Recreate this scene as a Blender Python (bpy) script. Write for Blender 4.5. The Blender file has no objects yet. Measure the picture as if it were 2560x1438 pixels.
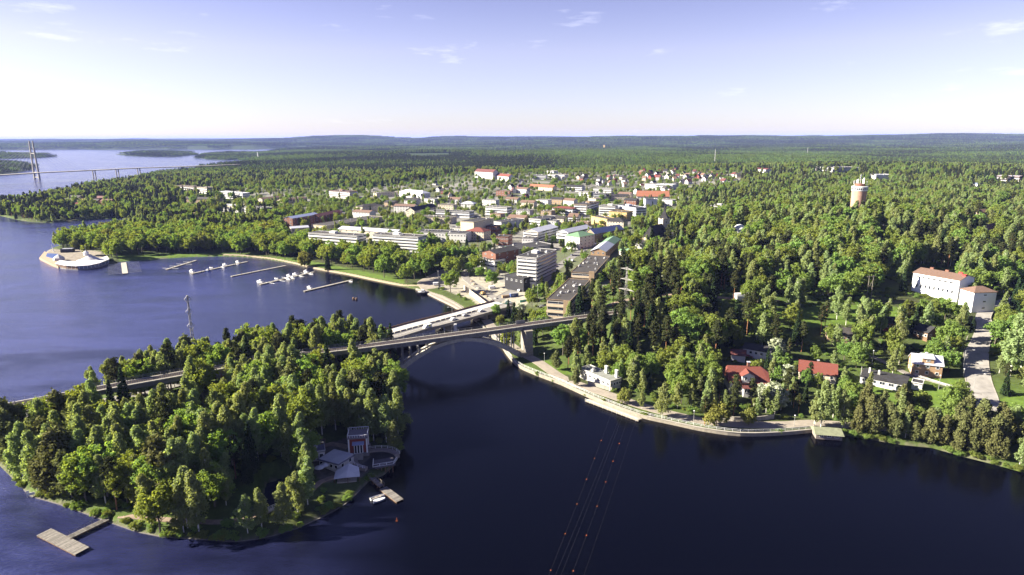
import bpy, math, random
import numpy as np
from mathutils import Matrix, Vector

# ------------------------------------------------------------------ camera, sky, sun, exposure
CAM_H, FOC, PITCH, ROLL = 115.0, 1600.0, math.radians(13.26), math.radians(-0.22)
scene = bpy.context.scene
COL = scene.collection
camd = bpy.data.cameras.new('camera'); cam = bpy.data.objects.new('camera', camd); COL.objects.link(cam)
camd.sensor_width = 36.0; camd.lens = 36.0 * FOC / 2560.0; camd.clip_start = 1.0; camd.clip_end = 120000.0
CM = Matrix.Translation((0, 0, CAM_H)) @ Matrix.Rotation(math.pi / 2 - PITCH, 4, 'X') @ Matrix.Rotation(ROLL, 4, 'Z')
cam.matrix_world = CM
scene.camera = cam
CR = np.array(CM.to_3x3()); CP = np.array([0, 0, CAM_H])

SUN_EL = math.radians(27.0)
SUN_AZ = np.array([-0.995, 0.02]); SUN_AZ = SUN_AZ / np.linalg.norm(SUN_AZ)
to_sun = Vector((SUN_AZ[0] * math.cos(SUN_EL), SUN_AZ[1] * math.cos(SUN_EL), math.sin(SUN_EL)))
sund = bpy.data.lights.new('sun', 'SUN'); sund.energy = 5.0; sund.angle = math.radians(0.5); sund.color = (1.0, 0.92, 0.75)
sun = bpy.data.objects.new('sun', sund); COL.objects.link(sun)
sun.rotation_euler = to_sun.to_track_quat('Z', 'Y').to_euler(); sun.location = (0, 0, 400)

world = bpy.data.worlds.new('World'); scene.world = world; world.use_nodes = True
wn, wl = world.node_tree.nodes, world.node_tree.links
wn.clear()
w_out = wn.new('ShaderNodeOutputWorld'); w_bg = wn.new('ShaderNodeBackground'); w_bg.inputs['Strength'].default_value = 0.051
sky = wn.new('ShaderNodeTexSky'); sky.sky_type = 'NISHITA'; sky.sun_disc = False
sky.sun_elevation = SUN_EL; sky.sun_rotation = math.atan2(SUN_AZ[0], SUN_AZ[1]); sky.altitude = 100.0
sky.air_density = 1.0; sky.dust_density = 0.25; sky.ozone_density = 2.5
w_tint = wn.new('ShaderNodeMix'); w_tint.data_type = 'RGBA'; w_tint.blend_type = 'MULTIPLY'
w_tint.inputs['Factor'].default_value = 1.0
w_tc0 = wn.new('ShaderNodeTexCoord'); w_sep = wn.new('ShaderNodeSeparateXYZ'); w_el = wn.new('ShaderNodeMapRange'); w_hue = wn.new('ShaderNodeValToRGB')
w_el.inputs['From Max'].default_value = 0.55
cr_ = w_hue.color_ramp      # white balance of the sky: air near the horizon is neutral, higher up violet-blue
cr_.elements[0].color = (0.62, 0.625, 0.83, 1); cr_.elements[1].color = (0.56, 0.42, 0.62, 1)
for p_, c_ in ((0.22, (0.86, 0.63, 0.74)), (0.44, (0.68, 0.47, 0.625))):
    e_ = cr_.elements.new(p_); e_.color = (*c_, 1)
wl.new(w_tc0.outputs['Generated'], w_sep.inputs['Vector']); wl.new(w_sep.outputs['Z'], w_el.inputs['Value']); wl.new(w_el.outputs['Result'], w_hue.inputs['Fac']); wl.new(w_hue.outputs['Color'], w_tint.inputs['B'])
wl.new(sky.outputs['Color'], w_tint.inputs['A'])
# a few thin, small fair-weather wisps over the whole sky
w_tc = wn.new('ShaderNodeTexCoord'); w_map = wn.new('ShaderNodeMapping'); w_map.inputs['Scale'].default_value = (3.2, 3.2, 17.0)
w_map.inputs['Location'].default_value = (19.740, 10.220, 6.760)
w_ns = wn.new('ShaderNodeTexNoise'); w_ns.inputs['Scale'].default_value = 2.2; w_ns.inputs['Detail'].default_value = 7.0; w_ns.inputs['Roughness'].default_value = 0.62
w_rp = wn.new('ShaderNodeMapRange'); w_rp.inputs['From Min'].default_value = 0.63; w_rp.inputs['From Max'].default_value = 0.80
w_rp.inputs['To Max'].default_value = 0.27
w_cl = wn.new('ShaderNodeMix'); w_cl.data_type = 'RGBA'; w_cl.inputs['B'].default_value = (8.0, 8.0, 8.6, 1)
wl.new(w_tc.outputs['Generated'], w_map.inputs['Vector']); wl.new(w_map.outputs['Vector'], w_ns.inputs['Vector'])
wl.new(w_ns.outputs['Fac'], w_rp.inputs['Value']); wl.new(w_rp.outputs['Result'], w_cl.inputs['Factor'])
wl.new(w_tint.outputs['Result'], w_cl.inputs['A']); wl.new(w_cl.outputs['Result'], w_bg.inputs['Color'])
wl.new(w_bg.outputs['Background'], w_out.inputs['Surface'])

vs = scene.view_settings
vs.view_transform = 'Standard'; vs.look = 'None'; vs.gamma = 1.0; vs.exposure = 2.3; vs.use_curve_mapping = False
scene.render.engine = 'CYCLES'
scene.cycles.use_denoising = True
scene.cycles.max_bounces = 6; scene.cycles.diffuse_bounces = 3; scene.cycles.glossy_bounces = 3; scene.cycles.transmission_bounces = 2
scene.cycles.volume_bounces = 0; scene.cycles.transparent_max_bounces = 4
scene.cycles.caustics_reflective = False; scene.cycles.caustics_refractive = False

# ------------------------------------------------------------------ helpers: camera rays, meshes, materials, things
RNG = np.random.default_rng(11); random.seed(11)

def ray(px, py):
    d = CR @ np.array([(px - 1280) / FOC, -(py - 719) / FOC, -1.0])
    return d

def P(px, py, z=0.0):
    d = ray(px, py); t = (z - CAM_H) / d[2]
    return np.array([d[0] * t, d[1] * t, z])

def proj(p):
    q = CR.T @ (np.asarray(p, float) - CP)
    return 1280 + FOC * q[0] / -q[2], 719 - FOC * q[1] / -q[2], -q[2]

def projv(p):
    q = (np.asarray(p, float) - CP) @ CR
    d = np.maximum(-q[:, 2], 1e-3)
    return 1280 + FOC * q[:, 0] / d, 719 - FOC * q[:, 1] / d, -q[:, 2]

def sstep(x, a, b):
    t = np.clip((x - a) / (b - a), 0, 1)
    return t * t * (3 - 2 * t)

def inside(poly, x, y):
    x = np.asarray(x, float); y = np.asarray(y, float)
    r = np.zeros(x.shape, bool)
    n = len(poly)
    for i in range(n):
        x1, y1 = poly[i]; x2, y2 = poly[(i + 1) % n]
        if y1 == y2: continue
        c = (y1 > y) != (y2 > y)
        r ^= c & (x < (x2 - x1) * (y - y1) / (y2 - y1) + x1)
    return r

def segdist(pts, x, y, closed=True):
    x = np.asarray(x, float); y = np.asarray(y, float)
    best = np.full(x.shape, 1e18)
    n = len(pts)
    for i in range(n if closed else n - 1):
        ax, ay = pts[i][:2]; bx, by = pts[(i + 1) % n][:2]
        dx, dy = bx - ax, by - ay; L = dx * dx + dy * dy + 1e-9
        t = np.clip(((x - ax) * dx + (y - ay) * dy) / L, 0, 1)
        best = np.minimum(best, (x - ax - t * dx) ** 2 + (y - ay - t * dy) ** 2)
    return np.sqrt(best)

def sdist(poly, x, y):
    d = segdist(poly, x, y)
    return np.where(inside(poly, x, y), d, -d)

def vnoise(x, y, s, seed=0):
    """smooth value noise, 0..1"""
    u = np.asarray(x, float) / s; v = np.asarray(y, float) / s
    i = np.floor(u).astype(np.int64); j = np.floor(v).astype(np.int64)
    fu = u - i; fv = v - j; fu = fu * fu * (3 - 2 * fu); fv = fv * fv * (3 - 2 * fv)
    def h(a, b):
        k = (a * 374761393 + b * 668265263 + seed * 974711) & 0x7fffffff
        k = ((k ^ (k >> 13)) * 1274126177) & 0x7fffffff
        return ((k ^ (k >> 16)) & 0xffff) / 65535.0
    return (h(i, j) * (1 - fu) + h(i + 1, j) * fu) * (1 - fv) + (h(i, j + 1) * (1 - fu) + h(i + 1, j + 1) * fu) * fv

class MB:
    """collects shapes into one mesh"""
    def __init__(s): s.v = []; s.f = []; s.m = []
    def add(s, vs, fs, m=0):
        o = len(s.v); s.v += [tuple(float(c) for c in v) for v in vs]
        s.f += [tuple(i + o for i in f) for f in fs]; s.m += [m] * len(fs); return s
    def box(s, c, d, rz=0.0, m=0, tilt=None):
        cx, cy, cz = c; hx, hy, hz_ = d[0] / 2, d[1] / 2, d[2] / 2
        ca, sa = math.cos(rz), math.sin(rz); vs = []
        for z in (-hz_, hz_):
            for x, y in ((-hx, -hy), (hx, -hy), (hx, hy), (-hx, hy)):
                vs.append((cx + x * ca - y * sa, cy + x * sa + y * ca, cz + z))
        return s.add(vs, [(3, 2, 1, 0), (4, 5, 6, 7), (0, 1, 5, 4), (1, 2, 6, 5), (2, 3, 7, 6), (3, 0, 4, 7)], m)
    def box2(s, x0, x1, y0, y1, z0, z1, m=0):
        return s.box(((x0 + x1) / 2, (y0 + y1) / 2, (z0 + z1) / 2), (x1 - x0, y1 - y0, z1 - z0), 0, m)
    def prism(s, pts, z0, z1, m=0, mtop=None):
        n = len(pts); a = sum(pts[i][0] * pts[(i + 1) % n][1] - pts[(i + 1) % n][0] * pts[i][1] for i in range(n))
        if a < 0: pts = pts[::-1]
        vs = [(p[0], p[1], z0) for p in pts] + [(p[0], p[1], z1) for p in pts]
        s.add(vs, [tuple(range(n))[::-1]] + [(i, (i + 1) % n, n + (i + 1) % n, n + i) for i in range(n)], m)
        return s.add(vs[n:], [tuple(range(n))], m if mtop is None else mtop)
    def tube(s, p, q, r, r2=None, n=6, m=0):
        p = np.array(p, float); q = np.array(q, float); r2 = r if r2 is None else r2
        d = q - p; L = np.linalg.norm(d)
        if L < 1e-6: return s
        d = d / L; a = np.cross(d, (0, 0, 1) if abs(d[2]) < 0.9 else (1, 0, 0)); a = a / np.linalg.norm(a); b = np.cross(d, a)
        vs = []
        for c, rr in ((p, r), (q, r2)):
            for k in range(n):
                t = 2 * math.pi * k / n; vs.append(c + rr * (math.cos(t) * a + math.sin(t) * b))
        return s.add(vs, [(k, (k + 1) % n, n + (k + 1) % n, n + k)[::-1] for k in range(n)] + [tuple(range(n)), tuple(range(n, 2 * n))[::-1]], m)
    def lathe(s, prof, n=24, c=(0, 0), m=0):
        vs = [(c[0] + r * math.cos(2 * math.pi * k / n), c[1] + r * math.sin(2 * math.pi * k / n), z) for r, z in prof for k in range(n)]
        fs = [(i * n + k, i * n + (k + 1) % n, (i + 1) * n + (k + 1) % n, (i + 1) * n + k) for i in range(len(prof) - 1) for k in range(n)]
        return s.add(vs, fs, m)
    def sweep(s, pts, prof, m=0, cap=True, closed_prof=True):
        """prof: list of (lateral offset to the left of travel, dz)"""
        pts = [np.array(p, float) for p in pts]; n = len(pts); k = len(prof); vs = []
        for i, p in enumerate(pts):
            d1 = pts[min(i + 1, n - 1)] - p; d0 = p - pts[max(i - 1, 0)]
            t = np.zeros(2)
            for d in (d0, d1):
                L = math.hypot(d[0], d[1])
                if L > 1e-6: t += d[:2] / L
            t /= max(np.linalg.norm(t), 1e-6); nx, ny = -t[1], t[0]
            for o, z in prof: vs.append((p[0] + nx * o, p[1] + ny * o, p[2] + z))
        fs = []
        for i in range(n - 1):
            for j in range(k if closed_prof else k - 1):
                a, b = i * k + j, i * k + (j + 1) % k
                fs.append((a, b, b + k, a + k))
        if cap and closed_prof: fs += [tuple(range(k))[::-1], tuple(range((n - 1) * k, n * k))]
        return s.add(vs, fs, m)
    def mesh(s, name):
        me = bpy.data.meshes.new(name); me.from_pydata(s.v, [], s.f)
        if any(s.m): me.polygons.foreach_set('material_index', s.m)
        return me
    def build(s, name, mats, parent=None, smooth=False, loc=None):
        return mobj(name, s.mesh(name), mats, parent, smooth, loc)

def mobj(name, me, mats, parent=None, smooth=False, loc=None, rz=None):
    if not me.materials:
        for mm in (mats if isinstance(mats, (list, tuple)) else [mats]): me.materials.append(mm)
    if smooth: me.polygons.foreach_set('use_smooth', [True] * len(me.polygons))
    o = bpy.data.objects.new(name, me); COL.objects.link(o)
    if parent is not None: o.parent = parent
    if loc is not None: o.location = [float(c) for c in loc]
    if rz is not None: o.rotation_euler = (0, 0, float(rz))
    return o

def tag(o, label=None, cat=None, group=None, kind=None):
    if label: o['label'] = label
    if cat: o['category'] = cat
    if group: o['group'] = group
    if kind: o['kind'] = kind
    return o

def thing(name, label, cat, loc=(0, 0, 0), rz=0.0, group=None):
    o = bpy.data.objects.new(name, None); COL.objects.link(o); o.empty_display_size = 0.5
    o.location = [float(c) for c in loc]; o.rotation_euler = (0, 0, float(rz))
    return tag(o, label, cat, group)

def put(name, me, parent, loc=(0, 0, 0), rz=0.0, scl=None):
    """one more object on shared mesh data"""
    o = bpy.data.objects.new(name, me); COL.objects.link(o); o.parent = parent
    o.location = [float(c) for c in loc]; o.rotation_euler = (0, 0, float(rz))
    if scl is not None: o.scale = scl
    return o

MATS = {}
def mat(name, col, rough=0.7, metal=0.0, var=0.12, scale=0.6, spec=0.3, bump=0.0, detail=4.0, stretch=(1, 1, 1)):
    """Principled with mottled colour; position driven so that nothing repeats"""
    if name in MATS: return MATS[name]
    m = bpy.data.materials.new(name); m.use_nodes = True; nt = m.node_tree; b = nt.nodes['Principled BSDF']
    b.inputs['Roughness'].default_value = rough; b.inputs['Metallic'].default_value = metal; b.inputs['Specular IOR Level'].default_value = spec
    if var > 0:
        g = nt.nodes.new('ShaderNodeNewGeometry'); mp = nt.nodes.new('ShaderNodeMapping'); mp.inputs['Scale'].default_value = stretch
        n = nt.nodes.new('ShaderNodeTexNoise'); n.inputs['Scale'].default_value = scale; n.inputs['Detail'].default_value = detail; n.inputs['Roughness'].default_value = 0.65
        r = nt.nodes.new('ShaderNodeMapRange'); r.inputs['From Min'].default_value = 0.25; r.inputs['From Max'].default_value = 0.75
        r.inputs['To Min'].default_value = 1 - var; r.inputs['To Max'].default_value = 1 + var
        x = nt.nodes.new('ShaderNodeMix'); x.data_type = 'RGBA'; x.blend_type = 'MULTIPLY'; x.inputs['Factor'].default_value = 1.0
        x.inputs['A'].default_value = (*col, 1)
        nt.links.new(g.outputs['Position'], mp.inputs['Vector']); nt.links.new(mp.outputs['Vector'], n.inputs['Vector'])
        nt.links.new(n.outputs['Fac'], r.inputs['Value']); nt.links.new(r.outputs['Result'], x.inputs['B']); nt.links.new(x.outputs['Result'], b.inputs['Base Color'])
        if bump > 0:
            bp = nt.nodes.new('ShaderNodeBump'); bp.inputs['Strength'].default_value = 0.6; bp.inputs['Distance'].default_value = bump
            nt.links.new(n.outputs['Fac'], bp.inputs['Height']); nt.links.new(bp.outputs['Normal'], b.inputs['Normal'])
    else:
        b.inputs['Base Color'].default_value = (*col, 1)
    MATS[name] = m
    return m

# ------------------------------------------------------------------ the lie of the land
def wl_(pts, z=0.0): return [tuple(P(a, b, z)[:2]) for a, b in pts]

SHORE_RIGHT = [(2620, 1200), (2560, 1182), (2480, 1160), (2400, 1140), (2330, 1120), (2250, 1112), (2120, 1090), (2030, 1080), (1950, 1087), (1850, 1089), (1760, 1078),
               (1680, 1061), (1600, 1043), (1530, 1018), (1470, 993), (1400, 961), (1360, 946), (1320, 930), (1290, 914), (1265, 886), (1252, 866), (1225, 840), (1200, 815), (1180, 796)]
SHORE_BAY = [(1168, 787), (1150, 770), (1130, 758), (1100, 743), (1068, 733), (1040, 724), (1010, 717), (940, 703), (880, 690), (800, 675), (720, 657), (640, 645), (560, 641), (470, 643), (380, 649),
             (300, 655), (272, 660), (200, 671), (148, 671), (122, 660), (99, 648), (108, 636), (122, 625), (150, 614), (200, 602), (240, 595), (300, 580), (340, 566), (352, 558), (345, 552)]
SHORE_PEN = [(300, 547), (250, 547), (190, 552), (130, 557), (80, 556), (40, 549), (0, 540), (-60, 530), (-120, 520), (-110, 510), (0, 512), (60, 503), (120, 492), (200, 472), (280, 460), (350, 449), (420, 436),
             (500, 425), (570, 416), (630, 408), (600, 402), (640, 396), (670, 390), (640, 384), (700, 380), (690, 376), (760, 374), (900, 373.2), (1010, 372.4)]
far_r = P(1012, 372.4); kk = 60000 / far_r[1]
MAIN = wl_(SHORE_RIGHT + SHORE_BAY + SHORE_PEN) + [(far_r[0] * kk, 60000.0), (90000.0, 60000.0), (90000.0, -300.0), (900.0, -300.0), (500.0, 60.0)]
pa = [(-700, 377), (0, 376.5), (60, 375), (200, 373.5), (260, 375), (330, 374), (640, 373.6), (700, 371.6), (860, 370.6), (1030, 370.4)]
FARLAND = wl_(pa) + [(far_r[0] * kk * 0.9, 62000.0), (-90000.0, 62000.0), (-90000.0, P(-700, 377)[1])]
ISLE_A = wl_([(285, 386), (330, 391), (400, 392.5), (450, 391.5), (492, 387), (480, 383), (400, 381), (330, 382)])
ISLE_B = wl_([(484, 395), (520, 399), (560, 400.5), (640, 398.5), (668, 392), (640, 386), (590, 384), (520, 386)])
ISLE_C = wl_([(-300, 398), (30, 397), (100, 395), (146, 391.5), (110, 388), (30, 386), (-300, 386)])
ISLE_D = wl_([(-300, 442), (-60, 440), (10, 436), (50, 430), (84, 424), (88, 417), (50, 411), (0, 408), (-300, 408)])
NEAR_ISLE_PX = [(-60, 1120), (0, 1165), (60, 1225), (75, 1240), (150, 1262), (270, 1305), (350, 1332), (400, 1342), (520, 1350), (600, 1354), (680, 1341), (740, 1323), (800, 1296), (860, 1263), (900, 1226), (925, 1202),
                (960, 1188), (985, 1165), (1003, 1130), (1002, 1060), (990, 990), (988, 940), (990, 890), (985, 852), (900, 862), (800, 876), (700, 893), (600, 912), (450, 945), (250, 990), (100, 1040), (-40, 1090)]
NEAR_ISLE = wl_(NEAR_ISLE_PX)
POND = wl_([(668, 1202), (700, 1192), (733, 1200), (742, 1228), (738, 1250), (704, 1272), (676, 1264), (658, 1236)], 1.0)
ISLETS = [ISLE_A, ISLE_B, ISLE_C, ISLE_D]

def W(px, py, z): return P(px, py, z)[:2]
# gaussian hills: centre, height, sigma along, sigma across, turn
HILLS = [(*W(1560, 800, 12), 9.0, 75, 38, 0.35), (*W(1760, 740, 14), 7.0, 80, 60, 0.2), (*W(2135, 560, 30), 27.0, 120, 105, 0.0), (*W(2420, 520, 25), 16.0, 150, 150, 0.0), (*W(1960, 500, 20), 9.0, 160, 140, 0.0), (*W(1930, 640, 15), 7.0, 90, 80, 0),
         (*W(2330, 735, 12), 5.0, 70, 60, 0), (*W(1200, 455, 10), 12.0, 160, 160, 0)]
def at_px(px, dist, h, sa, sb):
    d = ray(px, 400); k = dist / math.hypot(d[0], d[1]); return (d[0] * k, d[1] * k, h, sa, sb, 0.0)
HILLS += [at_px(2120, 1750, 26, 520, 230), at_px(2500, 1500, 14, 380, 200), at_px(1560, 8200, 62, 900, 700), at_px(1380, 12000, 60, 1500, 900), at_px(870, 11500, 62, 900, 900), at_px(1060, 10500, 45, 1200, 800),
          at_px(2000, 9500, 45, 1300, 900), at_px(2380, 11000, 50, 1400, 900), at_px(620, 7800, 30, 900, 600), at_px(330, 9000, 34, 1000, 700), at_px(1750, 2600, 14, 700, 300), at_px(1250, 3300, 16, 900, 400)]

def land_sd(x, y):
    m = sdist(MAIN, x, y); n = sdist(NEAR_ISLE, x, y)
    o = sdist(FARLAND, x, y)
    for q in ISLETS: o = np.maximum(o, sdist(q, x, y))
    return m, n, o

def hz(x, y):
    x = np.atleast_1d(np.asarray(x, float)); y = np.atleast_1d(np.asarray(y, float))
    m, n, o = land_sd(x, y)
    r = np.hypot(x, y)
    k = sstep(r, 1300, 6000)
    sd = np.maximum(np.maximum(m, n), o)
    z = np.where(sd < 0, np.maximum(sd * 0.5, -5.0), np.minimum(sd / 2.2, 1.0) * 1.35)
    hill = np.zeros_like(x)
    for cx, cy, h, sa, sb, t in HILLS:
        ca, sa_ = math.cos(t), math.sin(t); u = (x - cx) * ca + (y - cy) * sa_; v = -(x - cx) * sa_ + (y - cy) * ca
        hill += h * np.exp(-0.5 * ((u / sa) ** 2 + (v / sb) ** 2))
    main = sstep(m, 8, 170) * 8.0 + sstep(m, 14, 80) * hill
    main += sstep(m, 10, 60) * (vnoise(x, y, 60, 3) - 0.5) * 1.6
    isle = sstep(n, 2, 38) * 4.2 + sstep(n, 6, 20) * (vnoise(x, y, 25, 5) - 0.5) * 0.8
    oth = sstep(o, 0, 200) * (6 + hill)
    far = sstep(np.maximum(m, o), 20, 900) * k * (8 + 34 * sstep(r, 4000, 16000) + (vnoise(x, y, 1500, 8) - 0.35) * (22 + 34 * sstep(r, 3000, 12000)) + (vnoise(x, y, 520, 9) - 0.5) * 20)
    z = z + np.where(m > 0, main, 0) + np.where(n > 0, isle, 0) + np.where(o > 0, oth, 0) + np.maximum(far, 0)
    near_r = r < 900
    if near_r.any():
        p = sdist(POND, x, y); z = np.where(p > -2.5, np.minimum(z, np.where(p > 0, -0.8, 0.15 + (-p) * 0.6)), z)
    return z

def h1(x, y): return float(hz(x, y)[0])

def G(px, py, dz=0.0):
    """where the ray through a picture point meets the ground"""
    d = ray(px, py); d = d / np.linalg.norm(d)
    t = np.geomspace(60, 40000, 420); pts = CP + t[:, None] * d
    z = hz(pts[:, 0], pts[:, 1]); z = np.maximum(z, 0) + dz
    b = np.where(pts[:, 2] < z)[0]
    if len(b) == 0: return P(px, min(py, 1400) if d[2] < 0 else 700, 0)
    i = b[0]; lo, hi = t[max(i - 1, 0)], t[i]
    for _ in range(14):
        mi = (lo + hi) / 2; p = CP + mi * d
        if p[2] < max(h1(p[0], p[1]), 0) + dz: hi = mi
        else: lo = mi
    p = CP + hi * d
    return np.array([p[0], p[1], max(h1(p[0], p[1]), 0) + dz])

def gp(pts): return [tuple(G(a, b)[:2]) for a, b in pts]
# cached height grids: placing hundreds of things must be quick
class Grid:
    def __init__(s, x0, x1, y0, y1, st):
        s.x0, s.y0, s.st = x0, y0, st
        s.nx = int((x1 - x0) / st) + 1; s.ny = int((y1 - y0) / st) + 1
        gx, gy = np.meshgrid(x0 + np.arange(s.nx) * st, y0 + np.arange(s.ny) * st, indexing='ij')
        s.z = hz(gx.ravel(), gy.ravel()).reshape(s.nx, s.ny)
    def ok(s, x, y): return (x > s.x0) & (x < s.x0 + (s.nx - 1.01) * s.st) & (y > s.y0) & (y < s.y0 + (s.ny - 1.01) * s.st)
    def __call__(s, x, y):
        u = np.clip((x - s.x0) / s.st, 0, s.nx - 1.001); v = np.clip((y - s.y0) / s.st, 0, s.ny - 1.001)
        i = u.astype(int); j = v.astype(int); a = u - i; b = v - j; z = s.z
        return (z[i, j] * (1 - a) + z[i + 1, j] * a) * (1 - b) + (z[i, j + 1] * (1 - a) + z[i + 1, j + 1] * a) * b
GR1 = Grid(-460, 640, 100, 1000, 3.0)
GR2 = Grid(-1500, 2000, 60, 3000, 12.0)
GR3 = Grid(-16000, 16000, 0, 32000, 200.0)
def hq(x, y):
    x = np.atleast_1d(np.asarray(x, float)); y = np.atleast_1d(np.asarray(y, float))
    return np.where(GR1.ok(x, y), GR1(x, y), np.where(GR2.ok(x, y), GR2(x, y), GR3(x, y)))
def h1(x, y): return float(hq(x, y)[0])
_T = np.geomspace(60, 30000, 500)
def G(px, py, dz=0.0):
    d = ray(px, py); d = d / np.linalg.norm(d); pts = CP + _T[:, None] * d
    z = np.maximum(hq(pts[:, 0], pts[:, 1]), 0) + dz
    b = np.where(pts[:, 2] < z)[0]
    if len(b) == 0: return P(px, max(py, 380), 0)
    i = b[0]; t = np.linspace(_T[max(i - 1, 0)], _T[i], 40); pts = CP + t[:, None] * d
    z = np.maximum(hq(pts[:, 0], pts[:, 1]), 0) + dz
    i = np.where(pts[:, 2] < z)[0]; i = i[0] if len(i) else 39
    return np.array([pts[i, 0], pts[i, 1], z[i]])
# ------------------------------------------------------------------ terrain sheet, ground colours, water
# lines of way: roads, paths, tracks (picture points on the ground)
RAIL_PX = [(-160, 1053), (0, 1023.5), (181, 989), (318, 963), (551, 922), (792, 884), (878, 873.6), (989.5, 859), (1240, 825.5), (1306, 816), (1420, 800.5), (1500, 790), (1580, 780)]
RAIL_Z = 17.0
RAIL = [P(a, b, RAIL_Z) for a, b in RAIL_PX]
RB_NEAR = [P(a, b, 6.0) for a, b in [(985, 847.7), (1057.8, 825.5), (1175, 795), (1245, 775)]]
ROADS = {}
def road(name, pts, w, m): ROADS[name] = ([G(a, b)[:2] for a, b in pts], w, m)
road('promenade', [(1215, 800), (1250, 840), (1300, 880), (1345, 905), (1400, 942), (1460, 966), (1530, 990), (1600, 1014), (1680, 1036), (1760, 1053), (1860, 1062), (1960, 1062), (2030, 1058), (2130, 1064), (2250, 1072), (2340, 1072), (2420, 1050), (2470, 1030)], 6.0, 'path_pale')
road('riverside_road', [(2560, 1075), (2510, 1050), (2470, 1020), (2458, 985), (2446, 950), (2440, 910), (2442, 870), (2452, 830), (2455, 808), (2450, 790), (2470, 765), (2530, 745), (2600, 735)], 10.0, 'road_dusty')
road('drive', [(2455, 985), (2400, 972), (2330, 952), (2270, 935), (2210, 905), (2150, 880)], 3.2, 'asphalt_pale')
road('harbour_road', [(1175, 662), (1130, 672), (1090, 690), (1062, 706), (1075, 722), (1110, 742), (1150, 760), (1190, 782), (1215, 800)], 12.0, 'path_pale')
road('bay_path', [(560, 636), (640, 641), (720, 653), (800, 671), (880, 686), (940, 699), (1010, 712), (1060, 716)], 3.2, 'gravel')
road('main_street', [(1225, 768), (1262, 742), (1300, 722), (1330, 708), (1365, 690), (1400, 668), (1440, 640), (1480, 612), (1530, 585), (1570, 560), (1590, 540)], 11.0, 'asphalt')
road('park_street', [(1250, 752), (1215, 730), (1180, 706), (1165, 690), (1175, 672), (1205, 655), (1250, 640), (1290, 612), (1380, 588)], 8.0, 'asphalt_pale')
road('upper_road', [(1980, 700), (2080, 678), (2180, 655), (2240, 634), (2310, 628), (2400, 640), (2480, 650), (2560, 655)], 8.0, 'asphalt_pale')
road('hill_street', [(2200, 560), (2204, 600), (2190, 640)], 6.0, 'asphalt')
road('avenue', [(2560, 500), (2500, 530), (2440, 575)], 9.0, 'asphalt_pale')
road('island_path', [(300, 1290), (420, 1300), (560, 1305), (640, 1290), (690, 1278), (760, 1245), (800, 1205), (850, 1190), (900, 1185)], 2.2, 'path_dirt')
road('forest_path', [(600, 1120), (680, 1105), (760, 1120), (830, 1110), (870, 1120)], 3.0, 'path_dirt')
road('station_track', [(1520, 765), (1600, 745), (1700, 735), (1820, 745), (1950, 752)], 5.0, 'path_dirt')
ISLE_ROAD = [P(a, b, 6.0) for a, b in [(1110, 815), (985, 850), (880, 868)]]

# islands of ground cover: (polygon on the ground, albedo)
TOWN = gp([(700, 572), (715, 535), (620, 515), (560, 470), (800, 470), (930, 470), (1180, 435), (1420, 422), (1860, 428), (1850, 470), (1700, 495), (1690, 555), (1600, 600), (1545, 690), (1430, 790), (1340, 770), (1240, 740), (1180, 650), (1050, 612), (770, 604)])
YARD = gp([(1055, 705), (1120, 690), (1160, 695), (1190, 690), (1260, 705), (1310, 725), (1330, 715), (1345, 735), (1300, 775), (1230, 800), (1180, 750)])
POINT = gp([(101, 650), (110, 636), (126, 626), (200, 622), (255, 630), (262, 645), (270, 656), (200, 668), (148, 668)])
DECKYARD = gp([(770, 1150), (800, 1120), (880, 1090), (930, 1110), (960, 1150), (900, 1195), (800, 1205)])
MEADOWS = [gp(q) for q in [[(640, 640), (720, 650), (800, 668), (880, 684), (1010, 710), (1010, 700), (880, 672), (760, 650)], [(290, 640), (480, 632), (560, 636), (560, 642), (300, 654)], [(2160, 960), (2290, 950), (2390, 990), (2350, 1030), (2200, 1010)],
           [(2300, 940), (2400, 950), (2420, 970), (2330, 960)], [(2500, 800), (2560, 780), (2560, 830), (2500, 830)], [(1340, 895), (1400, 910), (1440, 940), (1390, 935)], [(1900, 780), (2100, 760), (2280, 770), (2280, 800), (2000, 820)],
           [(2490, 1000), (2560, 985), (2560, 1040), (2510, 1040)], [(1580, 690), (1640, 690), (1640, 720), (1590, 725)]]]

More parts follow.
